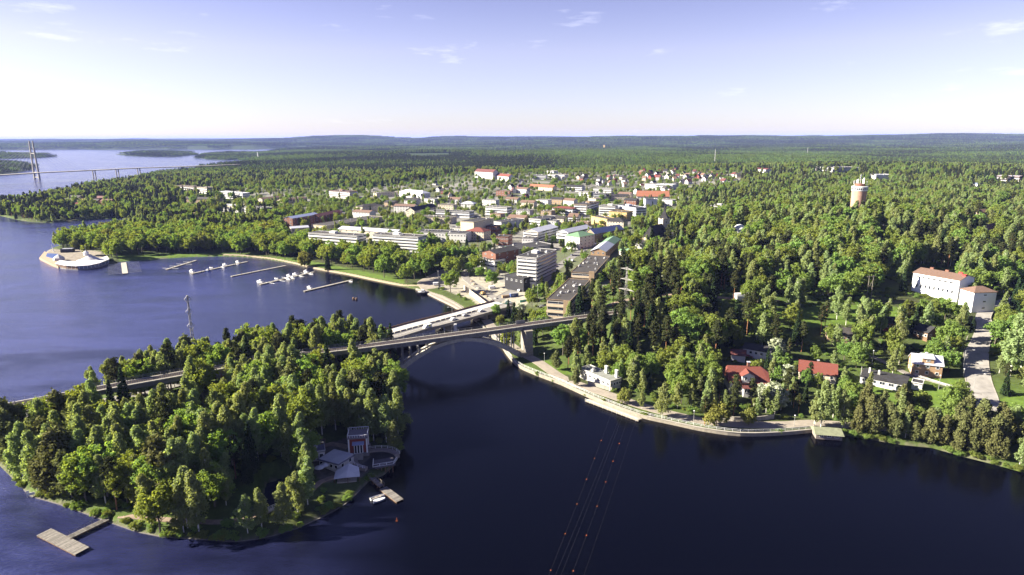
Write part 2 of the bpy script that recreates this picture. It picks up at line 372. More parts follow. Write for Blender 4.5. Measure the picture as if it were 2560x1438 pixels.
def build_terrain():
    na = 640
    ang = np.radians(np.linspace(-58, 58, na))
    rr = np.concatenate([[30.0], np.geomspace(90, 700, 330), np.geomspace(705, 3000, 190), np.geomspace(3040, 48000, 160)])
    R, A = np.meshgrid(rr, ang, indexing='ij')
    x = (R * np.sin(A)).ravel(); y = (R * np.cos(A)).ravel()
    z = np.empty_like(x)
    for i in range(0, len(x), 60000): z[i:i + 60000] = hz(x[i:i + 60000], y[i:i + 60000])
    nr = len(rr)
    me = bpy.data.meshes.new('ground')
    i = np.arange((nr - 1) * na).reshape(nr - 1, na)[:, :-1].ravel()
    q = np.stack([i, i + na, i + na + 1, i + 1], 1)
    co = np.stack([x, y, z], 1)
    me.vertices.add(len(co)); me.vertices.foreach_set('co', co.ravel())
    me.loops.add(q.size); me.loops.foreach_set('vertex_index', q.ravel().astype(np.int32))
    me.polygons.add(len(q)); me.polygons.foreach_set('loop_start', np.arange(0, q.size, 4, dtype=np.int32)); me.polygons.foreach_set('loop_total', np.full(len(q), 4, np.int32))
    me.polygons.foreach_set('use_smooth', np.ones(len(q), bool))
    me.update()
    grass = np.array([0.060, 0.092, 0.020]); floor = np.array([0.045, 0.048, 0.022]); far = np.array([0.028, 0.045, 0.016])
    f = vnoise(x, y, 22, 21)[:, None]
    r = np.hypot(x, y)
    c = grass * f + floor * (1 - f)
    k = sstep(r, 1200, 2500)[:, None]; c = c * (1 - k) + far * k
    near = r < 3000
    def mixin(mask, col, a=1.0):
        nonlocal c
        w = (mask.astype(float) * a)[:, None]; c = c * (1 - w) + np.array(col) * w
    def poly(pl, col, a):
        m = np.zeros(len(x)); idx = np.where(near)[0]; m[idx] = inside(pl, x[idx], y[idx]); mixin(m, col, a)
    poly(TOWN, (0.12, 0.125, 0.09), 0.45)
    urb = np.zeros(len(x)); idx = np.where(near)[0]; urb[idx] = inside(TOWN, x[idx], y[idx])
    mixin(urb * (vnoise(x, y, 34, 31) > 0.56), (0.20, 0.19, 0.18), 0.75)
    poly(YARD, (0.27, 0.245, 0.205), 0.9); poly(POINT, (0.22, 0.19, 0.16), 0.9); poly(DECKYARD, (0.10, 0.085, 0.075), 0.85)
    for mm in MEADOWS: poly(mm, (0.085, 0.135, 0.022), 0.85)
    shore = (z > -0.2) & (z < 0.5) & near
    mixin(shore, (0.13, 0.115, 0.09), 0.6)
    at = me.color_attributes.new('ground_cover', 'FLOAT_COLOR', 'POINT')
    at.data.foreach_set('color', np.concatenate([c, np.ones((len(c), 1))], 1).ravel().astype(np.float32))
    m = bpy.data.materials.new('ground'); m.use_nodes = True; nt = m.node_tree; b = nt.nodes['Principled BSDF']
    b.inputs['Roughness'].default_value = 0.95; b.inputs['Specular IOR Level'].default_value = 0.1
    a = nt.nodes.new('ShaderNodeAttribute'); a.attribute_name = 'ground_cover'
    g = nt.nodes.new('ShaderNodeNewGeometry'); n1 = nt.nodes.new('ShaderNodeTexNoise'); n1.inputs['Scale'].default_value = 0.35; n1.inputs['Detail'].default_value = 8; n1.inputs['Roughness'].default_value = 0.7
    rg = nt.nodes.new('ShaderNodeMapRange'); rg.inputs['From Min'].default_value = 0.3; rg.inputs['From Max'].default_value = 0.7; rg.inputs['To Min'].default_value = 0.62; rg.inputs['To Max'].default_value = 1.35
    x_ = nt.nodes.new('ShaderNodeMix'); x_.data_type = 'RGBA'; x_.blend_type = 'MULTIPLY'; x_.inputs['Factor'].default_value = 1
    nt.links.new(g.outputs['Position'], n1.inputs['Vector']); nt.links.new(n1.outputs['Fac'], rg.inputs['Value'])
    nt.links.new(a.outputs['Color'], x_.inputs['A']); nt.links.new(rg.outputs['Result'], x_.inputs['B']); nt.links.new(x_.outputs['Result'], b.inputs['Base Color'])
    o = mobj('ground', me, m); tag(o, 'grassy shores, wooded ridges and town ground reaching to the horizon', 'ground', kind='structure')
    return o
build_terrain()

def build_water():
    m = bpy.data.materials.new('water'); m.use_nodes = True; nt = m.node_tree; N, L = nt.nodes, nt.links; b = N['Principled BSDF']
    b.inputs['Base Color'].default_value = (0.0012, 0.0014, 0.0035, 1); b.inputs['IOR'].default_value = 1.333; b.inputs['Specular IOR Level'].default_value = 0.5; b.inputs['Specular Tint'].default_value = (0.72, 0.78, 1.0, 1)
    g = N.new('ShaderNodeNewGeometry')
    def noise(scale, det, rough, st=(1, 1, 1), dist=0.0):
        mp = N.new('ShaderNodeMapping'); mp.inputs['Scale'].default_value = st; mp.inputs['Rotation'].default_value = (0, 0, 0.5)
        n = N.new('ShaderNodeTexNoise'); n.inputs['Scale'].default_value = scale; n.inputs['Detail'].default_value = det; n.inputs['Roughness'].default_value = rough; n.inputs['Distortion'].default_value = dist
        L.new(g.outputs['Position'], mp.inputs['Vector']); L.new(mp.outputs['Vector'], n.inputs['Vector']); return n.outputs['Fac']
    def math_(op, a, c, cl=False):
        x = N.new('ShaderNodeMath'); x.operation = op; x.use_clamp = cl
        for k, v in enumerate((a, c)):
            if isinstance(v, (int, float)): x.inputs[k].default_value = v
            else: L.new(v, x.inputs[k])
        return x.outputs[0]
    def rng(v, a, c, d, e):
        x = N.new('ShaderNodeMapRange'); x.inputs['From Min'].default_value = a; x.inputs['From Max'].default_value = c; x.inputs['To Min'].default_value = d; x.inputs['To Max'].default_value = e
        L.new(v, x.inputs['Value']); return x.outputs['Result']
    sx = N.new('ShaderNodeSeparateXYZ'); L.new(g.outputs['Position'], sx.inputs['Vector'])
    # open water to the west is ruffled by wind, the sheltered channel and the marina lie calm
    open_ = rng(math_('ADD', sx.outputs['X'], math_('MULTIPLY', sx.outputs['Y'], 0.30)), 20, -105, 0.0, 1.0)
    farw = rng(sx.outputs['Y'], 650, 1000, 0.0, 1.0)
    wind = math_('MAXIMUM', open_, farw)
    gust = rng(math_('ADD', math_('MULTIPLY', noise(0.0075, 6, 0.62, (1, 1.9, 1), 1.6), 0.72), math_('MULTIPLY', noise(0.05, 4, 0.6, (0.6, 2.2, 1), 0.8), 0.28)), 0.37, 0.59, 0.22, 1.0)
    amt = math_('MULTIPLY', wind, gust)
    waves = math_('ADD', math_('MULTIPLY', noise(0.55, 5, 0.62, (1, 1.7, 1)), 0.55), math_('MULTIPLY', noise(2.4, 2, 0.5), 0.10))
    bp = N.new('ShaderNodeBump'); bp.inputs['Strength'].default_value = 1.0
    L.new(waves, bp.inputs['Height']); L.new(rng(amt, 0, 1, 0.11, 0.85), bp.inputs['Distance']); L.new(bp.outputs['Normal'], b.inputs['Normal'])
    bc = N.new('ShaderNodeMix'); bc.data_type = 'RGBA'; bc.inputs['A'].default_value = (0.0008, 0.0010, 0.0026, 1); bc.inputs['B'].default_value = (0.030, 0.035, 0.115, 1); L.new(amt, bc.inputs['Factor']); L.new(bc.outputs['Result'], b.inputs['Base Color'])  # ruffled water's base colour is lifted to blue, standing in for bright sky reflection
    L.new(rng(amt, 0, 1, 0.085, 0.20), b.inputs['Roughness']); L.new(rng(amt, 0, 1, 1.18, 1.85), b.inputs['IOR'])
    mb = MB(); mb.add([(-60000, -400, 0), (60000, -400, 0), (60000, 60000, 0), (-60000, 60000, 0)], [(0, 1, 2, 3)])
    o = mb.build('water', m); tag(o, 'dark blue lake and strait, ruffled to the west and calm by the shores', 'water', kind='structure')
build_water()
# ------------------------------------------------------------------ tree kinds
def leaf_mat(name, dark, light, trans, trw=0.35, hue=0.02):
    m = bpy.data.materials.new(name); m.use_nodes = True; nt = m.node_tree; N, L = nt.nodes, nt.links; N.clear()
    out = N.new('ShaderNodeOutputMaterial'); d = N.new('ShaderNodeBsdfDiffuse'); t = N.new('ShaderNodeBsdfTranslucent'); mx = N.new('ShaderNodeMixShader'); mx.inputs[0].default_value = trw
    a = N.new('ShaderNodeAttribute'); a.attribute_name = 'clump'; oi = N.new('ShaderNodeObjectInfo')
    s = N.new('ShaderNodeMath'); s.operation = 'MULTIPLY_ADD'; s.inputs[1].default_value = 0.55
    s2 = N.new('ShaderNodeMath'); s2.operation = 'MULTIPLY'; s2.inputs[1].default_value = 0.45
    L.new(oi.outputs['Random'], s2.inputs[0]); L.new(a.outputs['Fac'], s.inputs[0]); L.new(s2.outputs[0], s.inputs[2])
    c = N.new('ShaderNodeMix'); c.data_type = 'RGBA'; c.inputs['A'].default_value = (*dark, 1); c.inputs['B'].default_value = (*light, 1); L.new(s.outputs[0], c.inputs['Factor'])
    h = N.new('ShaderNodeHueSaturation'); r = N.new('ShaderNodeMapRange'); r.inputs['To Min'].default_value = 0.5 - hue; r.inputs['To Max'].default_value = 0.5 + hue
    L.new(oi.outputs['Random'], r.inputs['Value']); L.new(r.outputs['Result'], h.inputs['Hue']); L.new(c.outputs['Result'], h.inputs['Color'])
    L.new(h.outputs['Color'], d.inputs['Color'])
    tm = N.new('ShaderNodeMix'); tm.data_type = 'RGBA'; tm.blend_type = 'MULTIPLY'; tm.inputs['Factor'].default_value = 1; tm.inputs['B'].default_value = (*trans, 1)
    L.new(h.outputs['Color'], tm.inputs['A']); L.new(tm.outputs['Result'], t.inputs['Color'])
    L.new(d.outputs[0], mx.inputs[1]); L.new(t.outputs[0], mx.inputs[2]); L.new(mx.outputs[0], out.inputs['Surface'])
    MATS[name] = m; return m
LEAF = {'birch': leaf_mat('birch_leaves', (0.140, 0.178, 0.062), (0.300, 0.355, 0.165), (1.3, 1.25, 0.55), 0.50, 0.028),
        'broadleaf': leaf_mat('broadleaf_leaves', (0.108, 0.162, 0.036), (0.245, 0.318, 0.092), (1.35, 1.25, 0.45), 0.50, 0.032),
        'pine': leaf_mat('pine_needles', (0.024, 0.032, 0.013), (0.062, 0.066, 0.027), (1.1, 1.1, 0.6), 0.12),
        'spruce': leaf_mat('spruce_needles', (0.016, 0.030, 0.013), (0.038, 0.058, 0.024), (1.0, 1.0, 0.6), 0.10),
        'willow': leaf_mat('willow_leaves', (0.15, 0.16, 0.035), (0.23, 0.23, 0.07), (1.2, 1.2, 0.5), 0.35),
        'blossom': leaf_mat('blossom_petals', (0.20, 0.24, 0.13), (0.46, 0.48, 0.36), (1.0, 1.0, 0.8), 0.25),
        'alder': leaf_mat('alder_leaves', (0.080, 0.090, 0.034), (0.160, 0.168, 0.068), (1.1, 1.1, 0.6), 0.30)}
LEAF['forest'] = leaf_mat('forest_leaves', (0.060, 0.098, 0.023), (0.148, 0.205, 0.056), (1.2, 1.2, 0.5), 0.35)
BARK = {'birch': mat('birch_bark', (0.50, 0.48, 0.43), 0.8, var=0.5, scale=1.2, stretch=(1, 1, 4)), 'broadleaf': mat('grey_bark', (0.10, 0.085, 0.065), 0.9, var=0.3, scale=2),
        'pine': mat('pine_bark', (0.24, 0.115, 0.055), 0.9, var=0.35, scale=1.0), 'spruce': mat('spruce_bark', (0.085, 0.06, 0.045), 0.9)}
for k_, s_ in (('willow', 'broadleaf'), ('blossom', 'broadleaf'), ('alder', 'broadleaf')): BARK[k_] = BARK[s_]

def quads_mesh(name, ctr, nrm, size, val, rng):
    n = len(ctr)
    nrm = nrm / np.linalg.norm(nrm, axis=1, keepdims=True)
    ref = rng.normal(size=(n, 3)); t = np.cross(nrm, ref); t /= np.linalg.norm(t, axis=1, keepdims=True) + 1e-9; b = np.cross(nrm, t)
    s = size[:, None]; e = s * (0.55 + 0.5 * rng.random((n, 1)))
    co = np.stack([ctr - t * s - b * e * 0.5, ctr + t * s * 0.4 - b * e, ctr + t * s + b * e * 0.5, ctr - t * s * 0.4 + b * e], 1).reshape(-1, 3)
    me = bpy.data.meshes.new(name); me.vertices.add(4 * n); me.vertices.foreach_set('co', co.ravel())
    me.loops.add(4 * n); me.loops.foreach_set('vertex_index', np.arange(4 * n, dtype=np.int32)); me.polygons.add(n)
    me.polygons.foreach_set('loop_start', np.arange(0, 4 * n, 4, dtype=np.int32)); me.polygons.foreach_set('loop_total', np.full(n, 4, np.int32)); me.update()
    at = me.attributes.new('clump', 'FLOAT', 'FACE'); at.data.foreach_set('value', np.clip(val, 0, 1).astype(np.float32))
    return me

def clumps(kind, rng):
    """clump centres, radii (xy, z), heights of unit tree"""
    C, Rr = [], []
    if kind in ('birch', 'alder'):
        H = 18.0 if kind == 'birch' else 12.0; w = rng.uniform(2.5, 3.5) * (1 if kind == 'birch' else 1.0)
        off = rng.normal(size=(6, 2)) * 0.6
        for i in range(132):
            t = rng.random() ** 0.85; R = w * min(1, (t / 0.22)) ** 0.55 * (1 - t) ** 0.5 * (0.8 + 0.45 * rng.random()); a = rng.random() * 6.283
            q = R * (0.30 + 0.68 * rng.random() ** 0.6); k = int(t * 5.99)
            C.append((q * math.cos(a) + off[k, 0], q * math.sin(a) + off[k, 1], H * (0.20 + 0.78 * t) - q * 0.25)); r = rng.uniform(0.5, 1.05) * (1.15 - 0.45 * t); Rr.append((r, r * rng.uniform(1.1, 1.7)))
    elif kind in ('broadleaf', 'willow', 'blossom'):
        H = {'broadleaf': 15.0, 'willow': 9.0, 'blossom': 8.0}[kind]; w = {'broadleaf': 4.9, 'willow': 4.0, 'blossom': 3.6}[kind]
        nl = 8; lob = [(0, 0, H * 0.74, w * 0.62)]
        for k in range(nl):
            a = 6.283 * (k + rng.random() * 0.7) / nl; q = w * rng.uniform(0.42, 0.66); lob.append((q * math.cos(a), q * math.sin(a), H * rng.uniform(0.36, 0.72), w * rng.uniform(0.34, 0.52)))
        for k in range(150):
            lx, ly, lz, lr = lob[rng.integers(len(lob))]; v = rng.normal(size=3); v[2] = v[2] * 0.9 + 0.25; v /= np.linalg.norm(v)
            C.append((lx + v[0] * lr, ly + v[1] * lr, min(lz + v[2] * lr * 1.1, H * 0.97))); r = rng.uniform(0.5, 1.1) * w / 4.6; Rr.append((r, r * (0.75 if kind != 'willow' else 1.3)))
    elif kind == 'pine':
        H = 20.0
        for k in range(58):
            t = rng.random(); R = 3.1 * math.sin(math.pi * min(0.98, 0.16 + 0.80 * t)) * rng.uniform(0.55, 1.1); a = rng.random() * 6.283; q = R * rng.uniform(0.25, 1.0)
            C.append((q * math.cos(a), q * math.sin(a), H * (0.44 + 0.53 * t) + rng.normal() * 0.3)); r = rng.uniform(0.75, 1.35); Rr.append((r, r * 0.55))
    else:
        H = 19.0
        for k in range(24):
            t = (k + 0.4) / 24; R = 3.0 * (1 - t) ** 0.85 + 0.15; nb = max(3, int(9 * (1 - t)) + 2)
            for j in range(nb):
                a = 6.283 * (j + rng.random() * 0.8) / nb
                for q, rr in ((0.85, 0.46), (0.5, 0.52)):
                    C.append((R * q * math.cos(a), R * q * math.sin(a), H * (0.07 + 0.91 * t) - R * q * 0.32 + rng.normal() * 0.12)); Rr.append((rr * (0.5 + 0.5 * R / 3), 0.30))
    return np.array(C), np.array(Rr), H

def make_crown(kind, seed, dens=1.0, size=0.26):
    rng = np.random.default_rng(seed); C, Rr, H = clumps(kind, rng)
    per = {'birch': 46, 'alder': 34, 'broadleaf': 46, 'willow': 40, 'blossom': 40, 'pine': 62, 'spruce': 15}[kind]; per = max(3, int(per * dens))
    n = len(C); idx = np.repeat(np.arange(n), per)
    d = rng.normal(size=(n * per, 3)); d /= np.linalg.norm(d, axis=1, keepdims=True)
    rad = 0.30 + 1.0 * rng.random(n * per) ** 0.9
    p = C[idx] + d * rad[:, None] * np.stack([Rr[idx, 0], Rr[idx, 0], Rr[idx, 1]], 1)
    nm = d * 0.9 + rng.normal(size=d.shape) * 0.55 + np.array([0, 0, 0.35])
    cv = rng.random(n)[idx] * 0.7 + rng.random(n * per) * 0.3
    sz = size * (0.7 + 0.6 * rng.random(n * per)) * {'pine': 0.95, 'spruce': 1.05}.get(kind, 1.0)
    return quads_mesh(kind + '_crown', p, nm, sz / math.sqrt(dens), cv, rng), C, H

def make_trunk(kind, C, H, seed):
    rng = np.random.default_rng(seed + 500); mb = MB(); r0 = {'birch': 0.19, 'pine': 0.24, 'spruce': 0.22}.get(kind, 0.26) * (1 if kind not in ('willow', 'blossom', 'alder') else 0.6)
    pts = [np.array([0, 0, -1.0])]
    top = H * {'broadleaf': 0.62, 'willow': 0.6, 'blossom': 0.6}.get(kind, 0.92); n = 5
    for i in range(1, n + 1): pts.append(np.array([rng.normal() * 0.12, rng.normal() * 0.12, top * i / n]))
    for i in range(n): mb.tube(pts[i], pts[i + 1], r0 * (1.15 - i / n), r0 * (1.15 - (i + 1) / n) + 0.015, 6)
    if kind != 'spruce':
        for j in rng.choice(len(C), 12, replace=False):
            c = C[j]; zz = max(H * 0.16, c[2] - abs(math.hypot(c[0], c[1])) * 0.8 - 0.5)
            mb.tube((0, 0, min(zz, top * 0.98)), c, 0.075, 0.02, 4)
    return mb.mesh(kind + '_trunk')

KINDS = ['birch', 'broadleaf', 'pine', 'spruce', 'willow', 'blossom', 'alder']
NVAR = {'birch': 5, 'broadleaf': 5, 'pine': 4, 'spruce': 3, 'willow': 1, 'blossom': 1, 'alder': 2}
UNIT_H = {'birch': 18.0, 'broadleaf': 15.0, 'pine': 20.0, 'spruce': 19.0, 'willow': 9.0, 'blossom': 8.0, 'alder': 12.0}
HALF_W = {'birch': 3.0, 'broadleaf': 5.0, 'pine': 3.0, 'spruce': 2.8, 'willow': 4.2, 'blossom': 3.8, 'alder': 3.2}
ASSET = {}
def joined(name, crown, trunk, mats_):
    """crown + trunk as one mesh for the uncounted wood"""
    nv, nt_ = len(crown.vertices), len(trunk.vertices)
    a = np.empty(nv * 3); crown.vertices.foreach_get('co', a); b = np.empty(nt_ * 3); trunk.vertices.foreach_get('co', b)
    me = bpy.data.meshes.new(name); vs_ = np.concatenate([a, b]).reshape(-1, 3)
    fs = [tuple(p.vertices) for p in crown.polygons] + [tuple(i + nv for i in p.vertices) for p in trunk.polygons]
    me.from_pydata(vs_.tolist(), [], fs)
    me.polygons.foreach_set('material_index', [0] * len(crown.polygons) + [1] * len(trunk.polygons))
    cv = np.empty(len(crown.polygons)); crown.attributes['clump'].data.foreach_get('value', cv)
    at = me.attributes.new('clump', 'FLOAT', 'FACE'); at.data.foreach_set('value', np.concatenate([cv, np.zeros(len(trunk.polygons))]).astype(np.float32))
    for m_ in mats_: me.materials.append(m_)
    return me
TREECOL = bpy.data.collections.new('tree_kinds'); TREE_IDX = {}
for k_ in KINDS:
    for v_ in range(NVAR[k_]):
        cr, C_, H_ = make_crown(k_, 100 * KINDS.index(k_) + v_); tr = make_trunk(k_, C_, H_, v_)
        cr.materials.append(LEAF[k_]); tr.materials.append(BARK[k_]); ASSET[k_, v_] = (cr, tr)
        lo, _, _ = make_crown(k_, 100 * KINDS.index(k_) + v_, 0.45, 0.25)
        o_ = bpy.data.objects.new('tree_%02d' % len(TREE_IDX), joined(k_ + '_tree', lo, tr, [LEAF[k_], BARK[k_]])); TREECOL.objects.link(o_); TREE_IDX[k_, v_] = len(TREE_IDX)

def lod_patch(name, size, ntree, seed, conif, scale_leaf, per):
    """a stand of simple crowns for the far forest"""
    rng = np.random.default_rng(seed); P_, N_, S_, V_, M_ = [], [], [], [], []
    for t in range(ntree):
        x, y = rng.uniform(-size / 2, size / 2, 2); con = rng.random() < conif
        H = rng.uniform(12, 19) * (1.08 if con else 0.95); w = rng.uniform(2.0, 3.0) if con else rng.uniform(2.8, 4.6); tv = rng.random()
        u = rng.random(per); a = rng.random(per) * 6.283
        zz = 0.15 + 0.85 * u
        R = w * (1 - u) ** 0.75 if con else w * np.sqrt(np.clip(1 - (2 * u - 1) ** 2, 0, 1)) ** 0.8
        zz = zz if con else 0.35 + 0.65 * u
        R = R * (0.7 + 0.4 * rng.random(per))
        P_.append(np.stack([x + R * np.cos(a), y + R * np.sin(a), H * zz], 1)); N_.append(np.stack([np.cos(a), np.sin(a), 0.5 + 0.6 * (u > 0.8)], 1) + rng.normal(size=(per, 3)) * 0.45)
        S_.append(np.full(per, scale_leaf) * (0.7 + 0.6 * rng.random(per)) * (0.8 if con else 1.1)); V_.append(np.clip(tv * 0.6 + 0.4 * rng.random(per), 0, 1)); M_ += [int(con) * (1 if rng.random() < 0.6 else 2)] * per
    me = quads_mesh(name, np.concatenate(P_), np.concatenate(N_), np.concatenate(S_), np.concatenate(V_), rng)
    for k in ('broadleaf', 'pine', 'spruce'): me.materials.append(LEAF['forest' if k == 'broadleaf' else k])
    me.polygons.foreach_set('material_index', M_)
    return me
PATCHCOL = bpy.data.collections.new('forest_stands')
for i_ in range(6):
    o_ = bpy.data.objects.new('stand_%02d' % i_, lod_patch('forest_stand', 48, 44, 900 + i_, (0.20, 0.42, 0.58, 0.72, 0.84, 0.95)[i_], 0.95, 46)); PATCHCOL.objects.link(o_)
for i_ in range(4):
    o_ = bpy.data.objects.new('stand_%02d' % (6 + i_), lod_patch('forest_stand', 210, 560, 950 + i_, (0.5, 0.7, 0.84, 0.95)[i_], 2.0, 9)); PATCHCOL.objects.link(o_)

def scatter(name, label, cat, col, pts, idx, rot, scl):
    """one uncounted mass of vegetation, instanced on points"""
    me = bpy.data.meshes.new(name); me.vertices.add(len(pts)); me.vertices.foreach_set('co', np.asarray(pts, np.float32).ravel())
    for nm, ty, val in (('kind_index', 'INT', np.asarray(idx, np.int32)), ('turn', 'FLOAT', np.asarray(rot, np.float32)), ('size', 'FLOAT_VECTOR', np.asarray(scl, np.float32).ravel())):
        a = me.attributes.new(nm, ty, 'POINT'); a.data.foreach_set('vector' if ty == 'FLOAT_VECTOR' else 'value', val)
    o = bpy.data.objects.new(name, me); COL.objects.link(o); tag(o, label, cat, kind='stuff')
    ng = bpy.data.node_groups.new(name, 'GeometryNodeTree'); ng.interface.new_socket('Geometry', in_out='INPUT', socket_type='NodeSocketGeometry'); ng.interface.new_socket('Geometry', in_out='OUTPUT', socket_type='NodeSocketGeometry')
    N, L = ng.nodes, ng.links; gi = N.new('NodeGroupInput'); go = N.new('NodeGroupOutput'); ci = N.new('GeometryNodeCollectionInfo'); ci.inputs['Collection'].default_value = col; ci.inputs['Separate Children'].default_value = True; ci.inputs['Reset Children'].default_value = True
    ip = N.new('GeometryNodeInstanceOnPoints'); ip.inputs['Pick Instance'].default_value = True
    def attr(nm, ty):
        a = N.new('GeometryNodeInputNamedAttribute'); a.data_type = ty; a.inputs['Name'].default_value = nm; return a.outputs['Attribute']
    cx = N.new('ShaderNodeCombineXYZ'); L.new(attr('turn', 'FLOAT'), cx.inputs['Z'])
    e2r = N.new('FunctionNodeEulerToRotation'); L.new(cx.outputs[0], e2r.inputs[0])
    L.new(gi.outputs[0], ip.inputs['Points']); L.new(ci.outputs[0], ip.inputs['Instance']); L.new(attr('kind_index', 'INT'), ip.inputs['Instance Index'])
    L.new(e2r.outputs[0], ip.inputs['Rotation']); L.new(attr('size', 'FLOAT_VECTOR'), ip.inputs['Scale']); L.new(ip.outputs[0], go.inputs[0])
    o.modifiers.new('scatter', 'NODES').node_group = ng
    return o
FOOT = []     # building footprints: (polygon, height)
CLEAR = []    # picture boxes of faces that trees in front should not hide
ISLE_WAY = [tuple(P(a, b, 5)[:2]) for a, b in [(985, 850), (880, 866), (780, 880), (650, 905), (520, 935), (400, 965), (250, 1000), (100, 1030), (0, 1050)]]
# ------------------------------------------------------------------ materials of built things
ASPH = mat('asphalt', (0.155, 0.148, 0.14), 0.9, var=0.25, scale=0.5); ASPH_P = mat('asphalt_pale', (0.18, 0.168, 0.155), 0.9, var=0.25, scale=0.4)
PATHP = mat('path_pale', (0.23, 0.20, 0.165), 0.92, var=0.22, scale=0.35); GRAVEL = mat('gravel', (0.27, 0.225, 0.155), 0.95, var=0.2, scale=0.6); DIRT = mat('path_dirt', (0.20, 0.15, 0.11), 0.95, var=0.3, scale=0.5)
CONC = mat('concrete', (0.25, 0.232, 0.20), 0.85, var=0.28, scale=0.5, bump=0.02); CONC_D = mat('concrete_dark', (0.17, 0.16, 0.155), 0.85, var=0.3, scale=0.5)
STONE = mat('granite', (0.20, 0.185, 0.165), 0.85, var=0.35, scale=0.9, bump=0.05); STONE_W = mat('pale_stone', (0.22, 0.195, 0.155), 0.85, var=0.3, scale=0.8, bump=0.04)
STEEL = mat('steel_grey', (0.20, 0.20, 0.21), 0.55, 0.5, var=0.2); STEEL_L = mat('steel_galvanised', (0.42, 0.42, 0.42), 0.5, 0.6, var=0.2); DARK = mat('dark_steel', (0.035, 0.034, 0.036), 0.6, 0.3, var=0.2)
BALLAST = mat('ballast', (0.085, 0.075, 0.068), 0.95, var=0.4, scale=3.0); WHITE = mat('white_paint', (0.62, 0.615, 0.60), 0.6, var=0.06, scale=0.4); WHITE_B = mat('white_trim', (0.60, 0.60, 0.61), 0.55, var=0.05)
WOOD = mat('weathered_wood', (0.20, 0.175, 0.145), 0.85, var=0.35, scale=1.4, stretch=(1, 5, 1)); WOOD_P = mat('pale_wood', (0.32, 0.29, 0.24), 0.85, var=0.3, scale=1.5); WOOD_D = mat('brown_wood', (0.14, 0.085, 0.05), 0.85, var=0.3)
TAR = mat('roof_felt', (0.026, 0.025, 0.027), 0.9, var=0.35, scale=0.25); TAR_B = mat('roof_felt_brown', (0.040, 0.036, 0.034), 0.9, var=0.35, scale=0.25)
RED_T = mat('red_roof', (0.135, 0.040, 0.029), 0.75, var=0.22, scale=1.2, stretch=(4, 1, 1)); RED_D = mat('dark_red_roof', (0.095, 0.032, 0.028), 0.75, var=0.22, scale=1.0); ORANGE = mat('orange_roof', (0.22, 0.088, 0.05), 0.75, var=0.2, scale=0.5); BROWN_T = mat('brown_tile', (0.135, 0.085, 0.064), 0.8, var=0.25, scale=1.0)
METAL_W = mat('pale_metal_roof', (0.42, 0.43, 0.48), 0.45, 0.15, var=0.12, scale=0.5); METAL_B = mat('blue_grey_metal_roof', (0.22, 0.25, 0.37), 0.45, 0.15, var=0.12); METAL_G = mat('green_metal_roof', (0.13, 0.22, 0.13), 0.6, 0.1, var=0.2)
WALL_W = mat('white_render', (0.50, 0.49, 0.475), 0.85, var=0.08, scale=0.3); WALL_C = mat('cream_render', (0.46, 0.40, 0.30), 0.85, var=0.1, scale=0.3); WALL_T = mat('tan_brick', (0.25, 0.18, 0.115), 0.85, var=0.2, scale=0.5); WALL_R = mat('red_brick', (0.165, 0.076, 0.052), 0.85, var=0.22, scale=0.5)
WALL_Y = mat('yellow_render', (0.40, 0.28, 0.115), 0.85, var=0.1, scale=0.3); WALL_G = mat('grey_render', (0.36, 0.35, 0.35), 0.85, var=0.12, scale=0.3); WALL_L = mat('lavender_grey_panel', (0.46, 0.47, 0.55), 0.7, var=0.1); WALL_O = mat('ochre_brick', (0.28, 0.18, 0.105), 0.85, var=0.2, scale=0.6)
BLACK_W = mat('black_panel', (0.022, 0.022, 0.026), 0.5, var=0.2); BLUE_P = mat('blue_paint', (0.045, 0.075, 0.20), 0.5, var=0.1); BARN = mat('falu_red', (0.17, 0.035, 0.026), 0.85, var=0.2, scale=0.8)
GLASS = mat('window_glass', (0.020, 0.024, 0.034), 0.12, var=0.0, spec=0.8); GLASS_L = mat('reflecting_glass', (0.10, 0.12, 0.17), 0.10, var=0.0, spec=0.9)
RUBBER = mat('tyre_rubber', (0.02, 0.02, 0.02), 0.8, var=0.0); CAR_W = mat('white_car_paint', (0.72, 0.72, 0.74), 0.3, var=0.0, spec=0.6); CAR_S = mat('silver_car_paint', (0.42, 0.43, 0.45), 0.3, 0.5, var=0.0); CAR_R = mat('red_car_paint', (0.28, 0.025, 0.025), 0.3, var=0.0); CAR_D = mat('dark_car_paint', (0.03, 0.032, 0.04), 0.3, var=0.0)
YEL = mat('yellow_green_paint', (0.55, 0.58, 0.06), 0.5, var=0.0); GREEN_P = mat('green_mesh_fence', (0.10, 0.34, 0.26), 0.7, var=0.15); TENT = mat('tent_canvas', (0.46, 0.45, 0.45), 0.8, var=0.08); ORB = mat('orange_marker', (0.80, 0.20, 0.04), 0.6, var=0.0); REDP = mat('red_paint', (0.55, 0.04, 0.035), 0.55, var=0.0)

# ------------------------------------------------------------------ roads and paths as draped sheets
def resample(pts, step):
    pts = [np.array(p[:2], float) for p in pts]; out = [pts[0]]
    # Catmull-Rom through the points
    for i in range(len(pts) - 1):
        p0, p1, p2, p3 = pts[max(i - 1, 0)], pts[i], pts[i + 1], pts[min(i + 2, len(pts) - 1)]
        n = max(1, int(np.linalg.norm(p2 - p1) / step))
        for k in range(1, n + 1):
            t = k / n; out.append(0.5 * (2 * p1 + (p2 - p0) * t + (2 * p0 - 5 * p1 + 4 * p2 - p3) * t * t + (3 * p1 - p0 - 3 * p2 + p3) * t ** 3))
    return out

